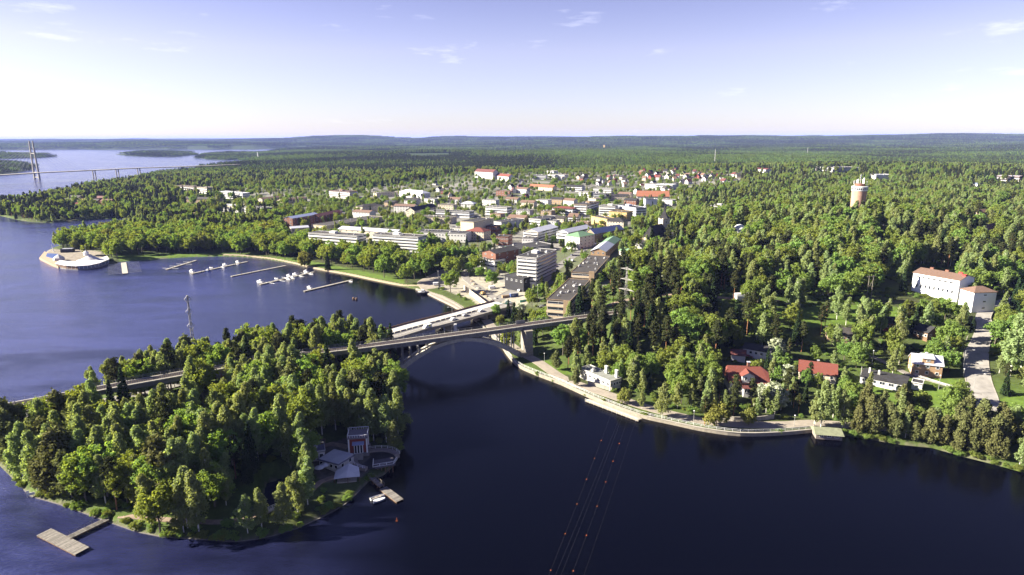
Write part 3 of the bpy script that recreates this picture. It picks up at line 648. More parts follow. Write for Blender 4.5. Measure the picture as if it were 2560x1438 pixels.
def build_roads():
    RM = {'asphalt': ASPH, 'asphalt_pale': ASPH_P, 'path_pale': PATHP, 'gravel': GRAVEL, 'path_dirt': DIRT, 'road_dusty': mat('road_dusty', (0.235, 0.22, 0.205), 0.92, var=0.25, scale=0.25)}
    nm = {'promenade': ('footpath', 'pale riverside promenade between the wall and the wooded bank'), 'riverside_road': ('road', 'grey asphalt road coming down to the riverside past the villas'), 'drive': ('road', 'narrow drive to the flat-roofed villa'), 'harbour_road': ('road', 'pale harbour road curling down under the bridges'),
          'bay_path': ('footpath', 'sandy path along the bay shore beside the marina'), 'main_street': ('street', 'main street climbing past the white tower block'), 'park_street': ('street', 'pale street behind the harbour yard'), 'upper_road': ('road', 'pale road crossing behind the white plant building'), 'hill_street': ('street', 'short street below the water tower'),
          'avenue': ('street', 'pale avenue at the right edge of town'), 'island_path': ('footpath', 'earth path round the south of the island'), 'forest_path': ('footpath', 'shaded earth path through the island wood'), 'station_track': ('footpath', 'earth track through the park hill')}
    for k, (pts, w, m) in ROADS.items():
        L = resample(pts, 3.0); pl = []
        for p in L:
            zz = hq(p[0] + np.array([0, w / 2, -w / 2, 0, 0]), p[1] + np.array([0, 0, 0, w / 2, -w / 2])); pl.append((p[0], p[1], max(float(zz.mean()), 0.9) + 0.12))
        h = w / 2; mb = MB().sweep(pl, [(-h - 0.25, -1.2), (-h, 0.0), (-h * 0.5, 0.03), (0, 0.05), (h * 0.5, 0.03), (h, 0.0), (h + 0.25, -1.2)], cap=False, closed_prof=False)
        o = mb.build(nm[k][0], RM[m]); tag(o, nm[k][1], nm[k][0], kind='structure')
        if k in ('riverside_road', 'main_street'):
            for s in (-1, 1):
                c = MB().sweep([(p[0], p[1], p[2]) for p in pl], [(s * h - 0.15, -0.3), (s * h + 0.15, -0.3), (s * h + 0.15, 0.13), (s * h - 0.15, 0.13)]).build('kerb', CONC, o)
build_roads()

def railing(name, label, pts, h=1.1, step=3.0, m=WHITE_B, rails=2, r=0.05, post=0.05, cat='railing', group=None):
    """pts: 3-D foot points; one rail mesh, every post its own object"""
    t = thing(name, label, cat, pts[0], 0, group); o0 = np.array(pts[0], float); loc = [np.array(p, float) - o0 for p in pts]
    for k in range(rails):
        zz = h * (k + 1) / rails; mb = MB()
        for a, b in zip(loc[:-1], loc[1:]): mb.tube(a + (0, 0, zz), b + (0, 0, zz), r, n=4)
        mb.build('rail', m, t)
    pm = MB().tube((0, 0, -0.2), (0, 0, h + 0.02), post, n=4).mesh('post'); pm.materials.append(m); acc = 0.0
    for a, b in zip(loc[:-1], loc[1:]):
        L = np.linalg.norm(b - a); d = acc
        while d < L:
            put('post', pm, t, a + (b - a) * d / L); d += step
        acc = d - L
    return t

# ------------------------------------------------------------------ railway bridge
def dens(pts, step):
    out = [np.array(pts[0], float)]
    for a, b in zip(pts[:-1], pts[1:]):
        a = np.array(a, float); b = np.array(b, float); n = max(1, int(np.linalg.norm(b - a) / step))
        out += [a + (b - a) * k / n for k in range(1, n + 1)]
    return out

ARCH_C = mat('arch_concrete', (0.36, 0.335, 0.29), 0.85, var=0.25, scale=0.6, bump=0.02)
def rail_bridge():
    R2 = resample(RAIL, 6.0); E = [np.array([p[0], p[1], RAIL_Z]) for p in R2]; o0 = P(1318, 885, 0); o0[2] = 0
    t = thing('railway_bridge', 'long dark railway bridge with a pale concrete arch and a stone pier over the strait', 'bridge', o0)
    def L(p): return np.array(p, float) - o0
    e = [L(p) for p in E]
    MB().sweep(e, [(0.35, -2.3), (0.35, -0.55), (5.6, -0.55), (5.6, -2.3)]).build('girder', CONC_D, t)
    MB().sweep(e, [(-0.1, -0.5), (-0.1, 0.0), (0.45, 0.0), (0.45, -0.5)]).build('edge_beam', ARCH_C, t)
    MB().sweep(e, [(5.5, -0.5), (5.5, 0.0), (6.0, 0.0), (6.0, -0.5)]).build('edge_beam', ARCH_C, t)
    bed = MB().sweep(e, [(0.5, -0.5), (0.9, -0.1), (5.0, -0.1), (5.4, -0.5)]).build('track_bed', BALLAST, t)
    for o in (2.2, 3.72): MB().sweep(e, [(o, -0.1), (o, 0.22), (o + 0.09, 0.22), (o + 0.09, -0.1)]).build('rail', STEEL, t)
    sl = MB(); acc = dens(E, 0.75)
    for a, b in zip(acc[:-1], acc[1:]):
        d = (b - a)[:2]; d /= np.linalg.norm(d) + 1e-9; n = np.array([-d[1], d[0]]); c = L(a); sl.box((c[0] + n[0] * 3.0, c[1] + n[1] * 3.0, -0.02 + RAIL_Z), (0.25, 2.6, 0.14), math.atan2(d[1], d[0]))
    s_ = sl.build('sleepers', WOOD_D, bed); s_['kind'] = 'stuff'
    # brackets under the near beam, railings on both sides
    bm = MB().box((0, 0.0, -0.45), (0.22, 0.5, 0.9)).mesh('bracket'); bm.materials.append(CONC)
    bp = dens(E, 2.6)[::1]; acc = 0; last = None
    for a, b in zip(bp[:-1], bp[1:]):
        d = b - a
        if b[0] < -70 or b[0] > 48: continue
        put('bracket', bm, t, L(a) + (0, 0, -0.5), math.atan2(d[1], d[0]))
    for o, hh, st in ((0.1, 1.0, 3.4), (5.85, 1.3, 3.4)):
        pts = []
        for i, p in enumerate(e):
            d = (e[min(i + 1, len(e) - 1)] - e[max(i - 1, 0)])[:2]; d /= np.linalg.norm(d); pts.append(p + np.array([-d[1] * o, d[0] * o, 0]))
        mb = MB()
        for zz in (hh * 0.5, hh):
            for a, b in zip(pts[:-1], pts[1:]): mb.tube(a + (0, 0, zz), b + (0, 0, zz), 0.045, n=4)
        hr = mb.build('handrail', STEEL_L, t); pm = MB().tube((0, 0, 0), (0, 0, hh), 0.05, n=4).mesh('post'); pm.materials.append(STEEL_L)
        for p in dens(pts, st): put('post', pm, hr, p)
    # two arch ribs of cast blocks
    A, B = P(990, 932, 0.6), P(1303, 889, 1.8); ax = B - A; span = np.linalg.norm(ax[:2]); u = ax[:2] / span; n = np.array([-u[1], u[0]])
    top = RAIL_Z - 2.55
    def arch(s): return A[2] + (B[2] - A[2]) * s + (top - (A[2] + B[2]) / 2) * (1 - (2 * s - 1) ** 2)
    N = 40
    for off, nm in ((-0.2, 'near'), (3.7, 'far')):
        rib = bpy.data.objects.new('arch_rib', None); COL.objects.link(rib); rib.parent = t
        for k in range(N):
            s0, s1 = (k + 0.03) / N, (k + 0.97) / N; vs = []
            for s in (s0, s1):
                sl_ = (arch(s + 0.01) - arch(s - 0.01)) / (0.02 * span); th = 1.5 + 1.0 * abs(2 * s - 1); nx, nz = -sl_ / math.hypot(1, sl_), 1 / math.hypot(1, sl_)
                cz = arch(s) - 0.6
                for q in (-1, 1):
                    xx = s * span + nx * th / 2 * q; zz = cz + nz * th / 2 * q
                    for w in (off, off + 1.6): vs.append(np.array([A[0] + u[0] * xx + n[0] * (w), A[1] + u[1] * xx + n[1] * (w), zz]) - o0)
            MB().add(vs, [(0, 4, 6, 2), (1, 3, 7, 5), (2, 6, 7, 3), (0, 1, 5, 4), (0, 2, 3, 1), (4, 5, 7, 6)]).build('arch_segment', ARCH_C, rib)
    for s in (0.06, 0.12, 0.18, 0.25, 0.33, 0.68, 0.75, 0.82, 0.88, 0.94):   # spandrel columns
        mb = MB()
        for w in (0.5, 4.5):
            p = np.array([A[0] + u[0] * s * span + n[0] * w, A[1] + u[1] * s * span + n[1] * w]); mb.box((p[0] - o0[0], p[1] - o0[1], (arch(s) + RAIL_Z - 2.3) / 2), (0.45, 0.5, RAIL_Z - 2.3 - arch(s) + 0.5), math.atan2(u[1], u[0]))
        p = np.array([A[0] + u[0] * s * span + n[0] * 2.5, A[1] + u[1] * s * span + n[1] * 2.5]); zc = arch(s) * 0.35 + (RAIL_Z - 2.3) * 0.65
        mb.box((p[0] - o0[0], p[1] - o0[1], zc), (0.3, 3.9, 0.4), math.atan2(u[1], u[0])); mb.build('spandrel_column', STEEL, t)
    # springing blocks and piers
    ang = math.atan2(u[1], u[0])
    MB().box((A[0] - o0[0] - u[0] * 2 + n[0] * 2.5, A[1] - o0[1] - u[1] * 2 + n[1] * 2.5, 0.6), (4.5, 8.5, 4.0), ang).build('springing', STONE, t)
    MB().box((B[0] - o0[0] + u[0] * 1.5 + n[0] * 2.5, B[1] - o0[1] + u[1] * 1.5 + n[1] * 2.5, 1.0), (4.5, 8.0, 5.0), ang).build('springing', STONE_W, t)
    pc = P(1322, 888, 1.5); pc = pc[:2] + n * 3.2
    zb, zt = -1.0, RAIL_Z - 2.2; pr = bpy.data.objects.new('pier', None); COL.objects.link(pr); pr.parent = t
    rows = 13; hh = (zt - zb) / rows
    for k in range(rows):
        w0 = 4.4 - 0.7 * k / rows; d0 = 8.6 - 0.9 * k / rows; z0 = zb + k * hh; nb = 3
        for j in range(nb):                                  # coursed granite blocks
            f = (0.31, 0.37, 0.32) if k % 2 else (0.38, 0.30, 0.32); x0 = sum(f[:j]) * d0 - d0 / 2; x1 = x0 + f[j] * d0
            jx = float(RNG.uniform(-0.04, 0.04)); c = pc + n * ((x0 + x1) / 2)
            MB().box((c[0] - o0[0], c[1] - o0[1], z0 + hh / 2), (w0 + jx, x1 - x0 - 0.05, hh - 0.05), ang).build('stone', STONE if (j + k) % 3 else STONE_W, pr)
    MB().box((pc[0] - o0[0], pc[1] - o0[1], zt + 0.12), (4.6, 7.9, 0.35), ang).build('pier_cap', STONE_W, pr)
    for px_, py_ in ((880, 874), (780, 886), (640, 908), (470, 936), (300, 966), (120, 1000), (0, 1024), (-80, 1038)):      # approach piers
        p = P(px_, py_, RAIL_Z); g = max(h1(p[0], p[1]), -2.0) - 1.0; d = np.array([0.86, 0.5]); q = p[:2] + np.array([-d[1], d[0]]) * 3.0
        MB().box((q[0] - o0[0], q[1] - o0[1], (g + RAIL_Z - 2.2) / 2), (1.8, 5.0, RAIL_Z - 2.2 - g), math.atan2(d[1], d[0])).build('approach_pier', CONC_D, t)
    c = P(1309, 815, RAIL_Z)[:2] + n * 5.0; MB().box((c[0] - o0[0], c[1] - o0[1], RAIL_Z + 0.9), (5.2, 0.25, 1.8), ang).build('wind_screen', STEEL, t)
    CLEAR.append((985, 1480, 795, 905, 300.0, 1.0)); 
    lx, ly = [a for a, b in RAIL_PX], [b for a, b in RAIL_PX]
    for x in range(-110, 990, 45):
        yl = float(np.interp(x + 22, lx, ly)); dd = proj(P(x + 22, yl, RAIL_Z))[2] - 4
        CLEAR.append((x, x + 45, yl - 12, yl + 26, dd, 0.0 if 540 < x < 770 else (0.5 if 60 < x < 220 else 0.95)))
    CLEAR.append((985, 1450, 740, 830, 330.0, 1.0)); CLEAR.append((1285, 1348, 800, 905, 353.0, 1.0))
rail_bridge()

# ------------------------------------------------------------------ road bridge and its island road
def road_bridge():
    near = [(-90, 1075), (60, 1052)]
    a0, a1 = RB_NEAR[0], RB_NEAR[-1]; d = (a1 - a0)[:2]; d /= np.linalg.norm(d); n = np.array([-d[1], d[0]]); o0 = np.array([a0[0], a0[1], 0.0])
    t = thing('road_bridge', 'pale concrete road bridge behind the railway arch, half of its deck being rebuilt', 'bridge', o0)
    ext = [a0 - np.array([*d, 0]) * 45] + list(RB_NEAR) + [a1 + np.array([*d, 0]) * 14]; e = [p - o0 for p in ext]
    MB().sweep(e, [(0.0, -1.1), (0.0, 0.0), (8.4, 0.0), (8.4, -1.1)]).build('old_deck', ASPH_P, t)
    MB().sweep(e, [(8.8, -1.3), (8.8, 0.12), (17.0, 0.12), (17.0, -1.3)]).build('new_deck', mat('fresh_concrete', (0.40, 0.385, 0.36), 0.8, var=0.12), t)
    MB().sweep(e, [(-0.45, -1.3), (-0.45, 0.5), (-0.02, 0.5), (-0.02, -1.3)]).build('parapet', CONC, t)
    MB().sweep(e, [(3.9, 0.02), (3.9, 0.035), (4.1, 0.035), (4.1, 0.02)]).build('lane_line', WHITE, t)
    MB().sweep(e, [(17.02, -1.4), (17.02, 1.0), (17.2, 1.0), (17.2, -1.4)]).build('board_fence', WOOD_D, t)
    fp = MB().box((0, 0, 0.5), (0.25, 0.25, 1.7)).mesh('fence_post'); fp.materials.append(WOOD_D)
    for p in dens(e, 2.6): put('fence_post', fp, t, (p[0] + n[0] * 17.35, p[1] + n[1] * 17.35, 6.0))
    jb = MB().prism([(-0.3, 0), (0.3, 0), (0.12, 0.5), (-0.12, 0.5)], 0, 1).mesh('x')
    jm = MB().add([(-1.9, -0.3, 0), (1.9, -0.3, 0), (1.9, 0.3, 0), (-1.9, 0.3, 0), (-1.9, -0.1, 0.85), (1.9, -0.1, 0.85), (1.9, 0.1, 0.85), (-1.9, 0.1, 0.85)], [(3, 2, 1, 0), (4, 5, 6, 7), (0, 1, 5, 4), (1, 2, 6, 5), (2, 3, 7, 6), (3, 0, 4, 7)]).mesh('traffic_barrier'); jm.materials.append(CONC)
    ang = math.atan2(d[1], d[0])
    for k, s in enumerate(np.arange(-30, 75, 4.3)):
        p = d * s + n * 8.45; b = mobj('traffic_barrier', jm, CONC, None, loc=(o0[0] + p[0], o0[1] + p[1], 6.0), rz=ang + 0.03 * (k % 3 - 1)); tag(b, '%s concrete traffic barrier from the island end on the road bridge' % (ORD_ALL[k]), 'traffic barrier', 'barriers between the bridge lanes')
    for s in (-20, 12, 44, 74):
        for q in (4.2, 13):
            p = d * s + n * q; g = max(h1(o0[0] + p[0], o0[1] + p[1]), -3) - 1
            MB().box((p[0], p[1], (g + 4.8) / 2), (1.6, 6.0, 4.8 - g), ang).build('pier', CONC, t)
    # island road and the west bridge behind the wood
    W_ = [P(a, b, 5.2) for a, b in [(985, 852), (880, 868), (780, 884), (650, 910), (520, 940), (400, 970), (250, 1006), (150, 1030)]]
    zz = [(p[0], p[1], max(h1(p[0], p[1]) + 0.15, 4.6)) for p in resample(W_, 4)]; zz = [(p[0], p[1], 5.2) for p in zz]
    tag(MB().sweep(zz, [(-4.5, -4.6), (-3.8, 0), (3.8, 0), (4.5, -4.6)]).build('road', ASPH_P), 'raised road crossing the island under the railway', 'road', kind='structure')
    w0, w1 = P(150, 1030, 5.2), P(-200, 1085, 5.2); o1 = np.array([w0[0], w0[1], 0])
    t2 = thing('road_bridge', 'low grey road bridge leaving the island beside the railway at the left edge', 'bridge', o1)
    e2 = [w0 - o1, w1 - o1]; MB().sweep(e2, [(-6.0, -1.2), (-6.0, 0), (6.0, 0), (6.0, -1.2)]).build('deck', ASPH_P, t2)
    for q in (-6.4, 6.05): MB().sweep(e2, [(q, -1.3), (q, 0.75), (q + 0.35, 0.75), (q + 0.35, -1.3)]).build('parapet', CONC, t2)
    MB().sweep(e2, [(2.6, 0.004), (2.6, 0.14), (5.9, 0.14), (5.9, 0.004)]).build('footway', CONC, t2)
    dd = (w1 - w0)[:2]; L = np.linalg.norm(dd); dd /= L
    for s in (20, 42, 64): MB().box((dd[0] * s, dd[1] * s, 1.0), (1.4, 9, 6.0), math.atan2(dd[1], dd[0])).build('pier', CONC, t2)
    # the lone pier with two columns in the channel
    c = P(1138, 826, 1.0); tp = thing('bridge_pier', 'lone white pier with two short columns standing in the channel', 'bridge pier', (c[0], c[1], 0), ang + 0.9)
    MB().box((0, 0, 0.3), (10.0, 3.2, 2.6)).build('plinth', CONC, tp)
    for x in (-2.8, 2.4): MB().box((x, 0, 3.6), (1.3, 1.6, 4.4)).build('column', WHITE, tp)
ORD_ALL = [w for w in ('first second third fourth fifth sixth seventh eighth ninth tenth eleventh twelfth thirteenth fourteenth fifteenth sixteenth seventeenth eighteenth nineteenth twentieth twenty-first twenty-second twenty-third twenty-fourth twenty-fifth twenty-sixth twenty-seventh twenty-eighth twenty-ninth thirtieth').split()]
road_bridge()

# ------------------------------------------------------------------ walls and rails of the shores
def wallpoly(name, label, px, zt, w, m, cat='wall', zb=-2.0, z=0.0, cope=True):
    p3 = [P(a, b, z) for a, b in px]; L = resample(p3, 4.0); o0 = np.array([L[0][0], L[0][1], 0])
    t = thing(name, label, cat, o0)
    pl = [np.array([p[0], p[1], 0]) - o0 for p in L]
    step = 1
    for i in range(0, len(pl) - 1, step):      # laid in lengths with open joints
        a, b = pl[i], pl[min(i + step, len(pl) - 1)]; d = b - a; L_ = np.linalg.norm(d)
        if L_ < 0.3: continue
        d = d / L_; MB().sweep([a + d * 0.03, b - d * 0.03], [(-w * 0.5, zb), (-w * 0.4, zt), (w * 0.5, zt), (w * 0.5, zb)]).build('stone', m, t)
    if cope: MB().sweep(pl, [(-w * 0.55, zt + 0.005), (-w * 0.55, zt + 0.2), (w * 0.55, zt + 0.2), (w * 0.55, zt + 0.005)]).build('coping', CONC, t)
    return pl, o0
pl, o0 = wallpoly('quay_wall', 'long pale stone quay wall along the riverside promenade', [(1205, 818), (1230, 843), (1256, 870), (1268, 888), (1292, 915), (1322, 931), (1362, 947), (1402, 962), (1472, 994), (1532, 1019), (1602, 1044), (1682, 1062), (1762, 1079), (1850, 1090), (1950, 1088), (2030, 1081)], 1.35, 0.9, STONE_W)
railing('railing', 'light grey railing along the riverside promenade', [np.array(p) + o0 + np.array([0.15, 0.5, 1.55]) for p in pl[4:]], 1.05, 3.0, WHITE_B)
wallpoly('quay_wall', 'stone quay edge round the harbour road by the moored boat', [(1172, 792), (1150, 771), (1130, 759), (1100, 744), (1068, 734), (1040, 725)], 1.2, 0.9, STONE_W)
wallpoly('shore_edging', 'low stone edging round the south shore of the island', [(60, 1225), (75, 1240), (150, 1262), (270, 1305), (350, 1332), (400, 1342), (520, 1350), (600, 1354), (680, 1341), (740, 1323), (800, 1296), (860, 1263), (900, 1226)], 0.15, 0.4, mat('wet_stone', (0.12, 0.11, 0.10), 0.7, var=0.35, scale=1.0), cope=False)
wallpoly('retaining_wall', 'low pale retaining wall on the upper side of the promenade', [(1470, 958), (1530, 975)], 3.0, 0.4, CONC, zb=0, z=2.0)
wallpoly('retaining_wall', 'low pale retaining wall by the promenade below the red-roofed house', [(1800, 1043), (1835, 1049), (1880, 1050), (1935, 1043)], 3.0, 0.4, CONC, zb=0, z=2.0)
# ------------------------------------------------------------------ buildings
WINM = {}
def win_mesh(w, h, frame=WHITE_B, glass=GLASS):
    k = (round(w, 2), round(h, 2), frame.name, glass.name)
    if k not in WINM:
        mb = MB(); f = min(0.14, w * 0.12)
        mb.box((0, -0.03, 0), (w - 2 * f, 0.06, h - 2 * f), 0, 1)
        for s in (-1, 1): mb.box((s * (w - f) / 2, -0.05, 0), (f, 0.12, h), 0, 0); mb.box((0, -0.05, s * (h - f) / 2), (w - 2 * f, 0.12, f), 0, 0)
        if w > 1.5: mb.box((0, -0.055, 0), (0.08, 0.1, h - 2 * f), 0, 0)
        me = mb.mesh('window'); me.materials.append(frame); me.materials.append(glass); WINM[k] = me
    return WINM[k]

def roof_part(t, kind, w, d, h, m, ov=0.5, rh=3.0, ridge='x', wallm=None):
    x, y = w / 2 + ov, d / 2 + ov
    if kind == 'flat':
        r = MB().box((0, 0, h + 0.16), (w + 0.5, d + 0.5, 0.3)).build('roof', m, t)
        mb = MB()
        for s in (-1, 1): mb.box((0, s * (d / 2 + 0.14), h + 0.46), (w + 0.5, 0.22, 0.3)); mb.box((s * (w / 2 + 0.14), 0, h + 0.46), (0.22, d + 0.06, 0.3))
        mb.build('parapet', wallm or m, r); return r
    if kind == 'gable':
        if ridge == 'y': x, y = y, x
        e = h - ov * rh / (y)
        vs = [(-x, -y, e), (x, -y, e), (x, y, e), (-x, y, e), (-x, 0, h + rh), (x, 0, h + rh)]; th = 0.22
        vs += [(a, b, c - th) for a, b, c in vs]
        fs = [(0, 1, 5, 4), (2, 3, 4, 5), (6, 10, 11, 7), (8, 11, 10, 9), (0, 6, 7, 1), (2, 8, 9, 3), (0, 4, 10, 6), (4, 3, 9, 10), (1, 7, 11, 5), (5, 11, 8, 2)]
        if ridge == 'y': vs = [(-b, a, c) for a, b, c in vs]
        r = MB().add(vs, fs).build('roof', m, t)
        xx, yy = (w / 2, d / 2) if ridge == 'x' else (d / 2, w / 2); hh = rh * yy / (yy + ov) if False else rh
        for s in (-1, 1):
            q = [(s * xx, -yy, h - 0.05), (s * xx, yy, h - 0.05), (s * xx, 0, h + rh - 0.25), (s * (xx - 0.3), -yy, h - 0.05), (s * (xx - 0.3), yy, h - 0.05), (s * (xx - 0.3), 0, h + rh - 0.25)]
            if ridge == 'y': q = [(-b, a, c) for a, b, c in q]
            MB().add(q, [(0, 1, 2), (5, 4, 3), (0, 2, 5, 3), (1, 4, 5, 2), (0, 3, 4, 1)]).build('gable', wallm, t)
        return r
    if kind == 'hip':
        k = min(x, y); rx, ry = max(0.05, x - k), max(0.05, y - k)
        vs = [(-x, -y, h), (x, -y, h), (x, y, h), (-x, y, h), (-rx, -ry, h + rh), (rx, -ry, h + rh), (rx, ry, h + rh), (-rx, ry, h + rh)]
        vs += [(a, b, h - 0.22) for a, b, c in vs[:4]]
        return MB().add(vs, [(0, 1, 5, 4), (1, 2, 6, 5), (2, 3, 7, 6), (3, 0, 4, 7), (4, 5, 6, 7), (8, 9, 1, 0), (9, 10, 2, 1), (10, 11, 3, 2), (11, 8, 0, 3), (11, 10, 9, 8)]).build('roof', m, t)
    if kind == 'shed':
        vs = [(-x, -y, h), (x, -y, h), (x, y, h + rh), (-x, y, h + rh)]; vs += [(a, b, c - 0.25) for a, b, c in vs]
        return MB().add(vs, [(0, 1, 2, 3), (7, 6, 5, 4), (0, 4, 5, 1), (1, 5, 6, 2), (2, 6, 7, 3), (3, 7, 4, 0)]).build('roof', m, t)

def footprint(A, B, depth, h, base=None):
    g = 8.0
    for _ in range(5):
        z = g + h; a, b = P(*A, z), P(*B, z)
        u = (b - a)[:2]; w = np.linalg.norm(u); u = u / w; n = np.array([-u[1], u[0]])
        d = depth if not isinstance(depth, tuple) else max(5.0, float((P(*depth, z)[:2] - b[:2]) @ n))
        c = (a[:2] + b[:2]) / 2 + n * d / 2
        g = base if base is not None else max(1.2, h1(*c))
    return c, u, n, w, d, g

def bld(name, label, A, B, depth, h, wall=WALL_W, roof=TAR, kind='flat', floors=3, nf=6, ns=3, style='win', rh=2.6, ridge='x', ov=0.5, base=None, cat='building', group=None, vents=3, chim=0, clear=0.8, ww=1.5, wh=1.45, frame=WHITE_B, glass=GLASS, balm=WHITE_B, clearh=0.75, sidewall=None, skip=0):
    c, u, n, w, d, g = footprint(A, B, depth, h, base)
    t = thing(name, label, cat, (c[0], c[1], g), math.atan2(u[1], u[0]), group)
    MB().box((0, 0, (h - 5) / 2), (w, d, h + 5)).build('wall', wall, t)
    cl = np.array([0, 0]) - c; sx = 1 if cl @ u > 0 else -1
    r = roof_part(t, kind, w, d, h, roof, ov, rh, ridge, wall)
    fh = h / floors; rg = np.random.default_rng(int(abs(A[0] * 7 + A[1])))
    faces = [((0, -d / 2), 0.0, w, nf), ((sx * w / 2, 0), sx * math.pi / 2, d, ns)]
    for (ox, oy), rz, L, nn in faces:
        if nn <= 0: continue
        for f in range(skip, floors):
            zc = f * fh + fh * 0.55
            if style == 'win':
                hw = min(wh, fh * 0.6); wv = min(ww, L / nn * 0.75); me = win_mesh(wv, hw, frame, glass)
                for k in range(nn):
                    s = (k + 0.5) / nn * L - L / 2; put('window', me, t, (ox + s * math.cos(rz), oy + s * math.sin(rz), zc), rz)
            else:
                me = win_mesh(L - 0.8, fh * 0.42, frame, glass); put('window_band', me, t, (ox, oy, zc + fh * 0.08), rz)
                if style == 'balcony':
                    nb = max(1, nn); key = (round(L / nb - 0.5, 2), balm.name, 'b')
                    if key not in WINM:
                        mm = MB().box((0, -0.75, 0.45), (key[0], 0.1, 1.0)).box((0, -0.4, -0.1), (key[0], 0.8, 0.14)).mesh('balcony'); mm.materials.append(balm); WINM[key] = mm
                    for k in range(nb):
                        s = (k + 0.5) / nb * L - L / 2; put('balcony', WINM[key], t, (ox + s * math.cos(rz), oy + s * math.sin(rz), f * fh + 0.15), rz)
                elif style == 'slab':
                    key = (round(L, 1), balm.name, 's')
                    if key not in WINM:
                        mm = MB().box((0, -0.25, 0), (key[0] + 0.3, 0.5, fh * 0.36)).mesh('spandrel_band'); mm.materials.append(balm); WINM[key] = mm
                    put('spandrel_band', WINM[key], t, (ox, oy, f * fh + fh * 0.12), rz)
    if kind == 'flat' and vents:
        key = ('vent',)
        if key not in WINM:
            mm = MB().box((0, 0, 0.45), (1.1, 1.1, 0.9)).lathe([(0.3, 0.9), (0.3, 1.3), (0.45, 1.3), (0.0, 1.5)], 8).mesh('vent'); mm.materials.append(STEEL_L); WINM[key] = mm
        for k in range(vents):
            s = rg.uniform(0.6, 1.6); put('vent', WINM[key], r, (rg.uniform(-0.42, 0.42) * w, rg.uniform(-0.35, 0.35) * d, h + 0.3), rg.random(), (s, s * rg.uniform(0.7, 1.5), s * 0.8))
        if floors >= 4: MB().box((rg.uniform(-0.2, 0.2) * w, 0, h + 1.3), (min(7, w * 0.3), min(5, d * 0.4), 2.3)).build('plant_room', wall, r)
    for k in range(chim):
        x = (k + 0.5) / chim * w * 0.7 - w * 0.35; zc = h + rh * (0.75 if kind != 'flat' else 0)
        cm = MB().box((x, d * 0.08, zc + 0.3), (0.9, 0.9, 2.0)).box((x, d * 0.08, zc + 1.38), (1.15, 1.15, 0.16), 0, 1).mesh('chimney'); mobj('chimney', cm, [WALL_R, METAL_W], r)
    cs = [c + u * a * w / 2 + n * b * d / 2 for a, b in ((-1, -1), (1, -1), (1, 1), (-1, 1))]; FOOT.append(([tuple(q) for q in cs], h))
    if clear > 0:
        X, Y, D = projv(np.array([(q[0], q[1], z) for q in cs for z in (g + h * (1 - clearh), g + h + (rh if kind != 'flat' else 0.5))])); CLEAR.append((X.min(), X.max(), Y.min(), Y.max(), D.min() - 2, clear))
    return t, w, d, g, r

# --- around the harbour and the main street
t, w, d, g, r = bld('tower_block', 'white six-storey tower block with dark balcony bands and flat dark roof', (1292, 642.7), (1341, 646.8), (1388.6, 625.4), 19.0, WALL_W, TAR, 'flat', 7, 2, 5, 'balcony', vents=5, clear=1.0, balm=WALL_W, base=9.0, clearh=0.9)
for k, (A_, B_, C_, lb) in enumerate([((1367, 749.6), (1425, 754), (1470, 701), 'brown three-storey office with a long dark flat roof nearest the railway'), ((1428.6, 681.6), (1486, 685), (1538, 642.7), 'brown flat-roofed office with roof vents behind the nearer office')]):
    t, w, d, g, r = bld('office_building', lb, A_, B_, C_, 11.0 if k == 0 else 9.5, WALL_T, TAR_B, 'flat', 3, 1, 10, 'slab', vents=14, clear=1.0, base=10.0, balm=mat('tan_concrete', (0.45, 0.37, 0.27), 0.85, var=0.12), clearh=0.95)
    MB().box((w / 2 - 1.9, -d / 2 - 0.35, 4.8), (3.8, 0.7, 13)).build('stair_tower', WALL_T, t)
bld('pavilion_building', 'low black building with a flat dark roof beside the tower block', (1262, 689), (1309, 698), 16, 5.0, BLACK_W, TAR, 'flat', 1, 4, 3, 'win', base=8.5, clear=0.9)
t, w, d, g, r = bld('apartment_house', 'long house with brick end wall under a pale and green metal roof', (1477, 627), (1514, 629), (1568, 598), 10.5, WALL_O, METAL_G, 'gable', 3, 3, 10, 'win', rh=2.6, ridge='y', base=11, clear=1.0)
MB().add([(-w / 2 - 0.55, -d / 2 - 0.6, 10.33), (0, -d / 2 - 0.6, 13.16), (0, d * 0.05, 13.16), (-w / 2 - 0.55, d * 0.05, 10.33), (w / 2 + 0.55, -d / 2 - 0.6, 10.33), (w / 2 + 0.55, d * 0.05, 10.33)], [(0, 1, 2, 3), (1, 4, 5, 2)]).build('pale_roof_half', METAL_W, r)
bld('apartment_house', 'white four-storey house with a green hipped roof', (1413, 588), (1449, 592.6), (1474, 584), 12.0, WALL_W, METAL_G, 'hip', 4, 4, 4, rh=3.2, base=12, clear=0.9)
bld('apartment_house', 'brown-walled house under a blue metal gable roof', (1464, 581), (1486.5, 584), (1521, 567.5), 10.5, WALL_T, METAL_B, 'gable', 3, 2, 6, rh=4.0, ridge='y', base=12, clear=0.95)
bld('apartment_house', 'white balconied house under a pale metal roof beside the blue roof', (1392, 578.7), (1420, 581.5), (1440.6, 565), 10.0, WALL_W, METAL_W, 'gable', 3, 2, 4, 'balcony', rh=2.5, ridge='y', base=12, clear=0.9)
bld('apartment_house', 'cream four-storey house with white balconies and pale metal gable roof', (1308.5, 577), (1344.6, 580), (1367, 565), 11.5, WALL_C, METAL_W, 'gable', 4, 2, 4, 'balcony', rh=2.4, ridge='y', base=11, clear=0.9)
bld('office_building', 'brick house with a dark gable roof left of the tower block', (1205.6, 628.8), (1239, 634), (1262.6, 617.6), 11.0, WALL_R, TAR, 'gable', 3, 2, 3, rh=2.2, ridge='y', base=9, clear=0.95)
bld('office_building', 'white two-storey wing with dark window bands below the brick house', (1199, 646), (1236, 654), 12, 6.5, WALL_W, TAR, 'flat', 2, 4, 2, 'slab', base=8, clear=0.9)
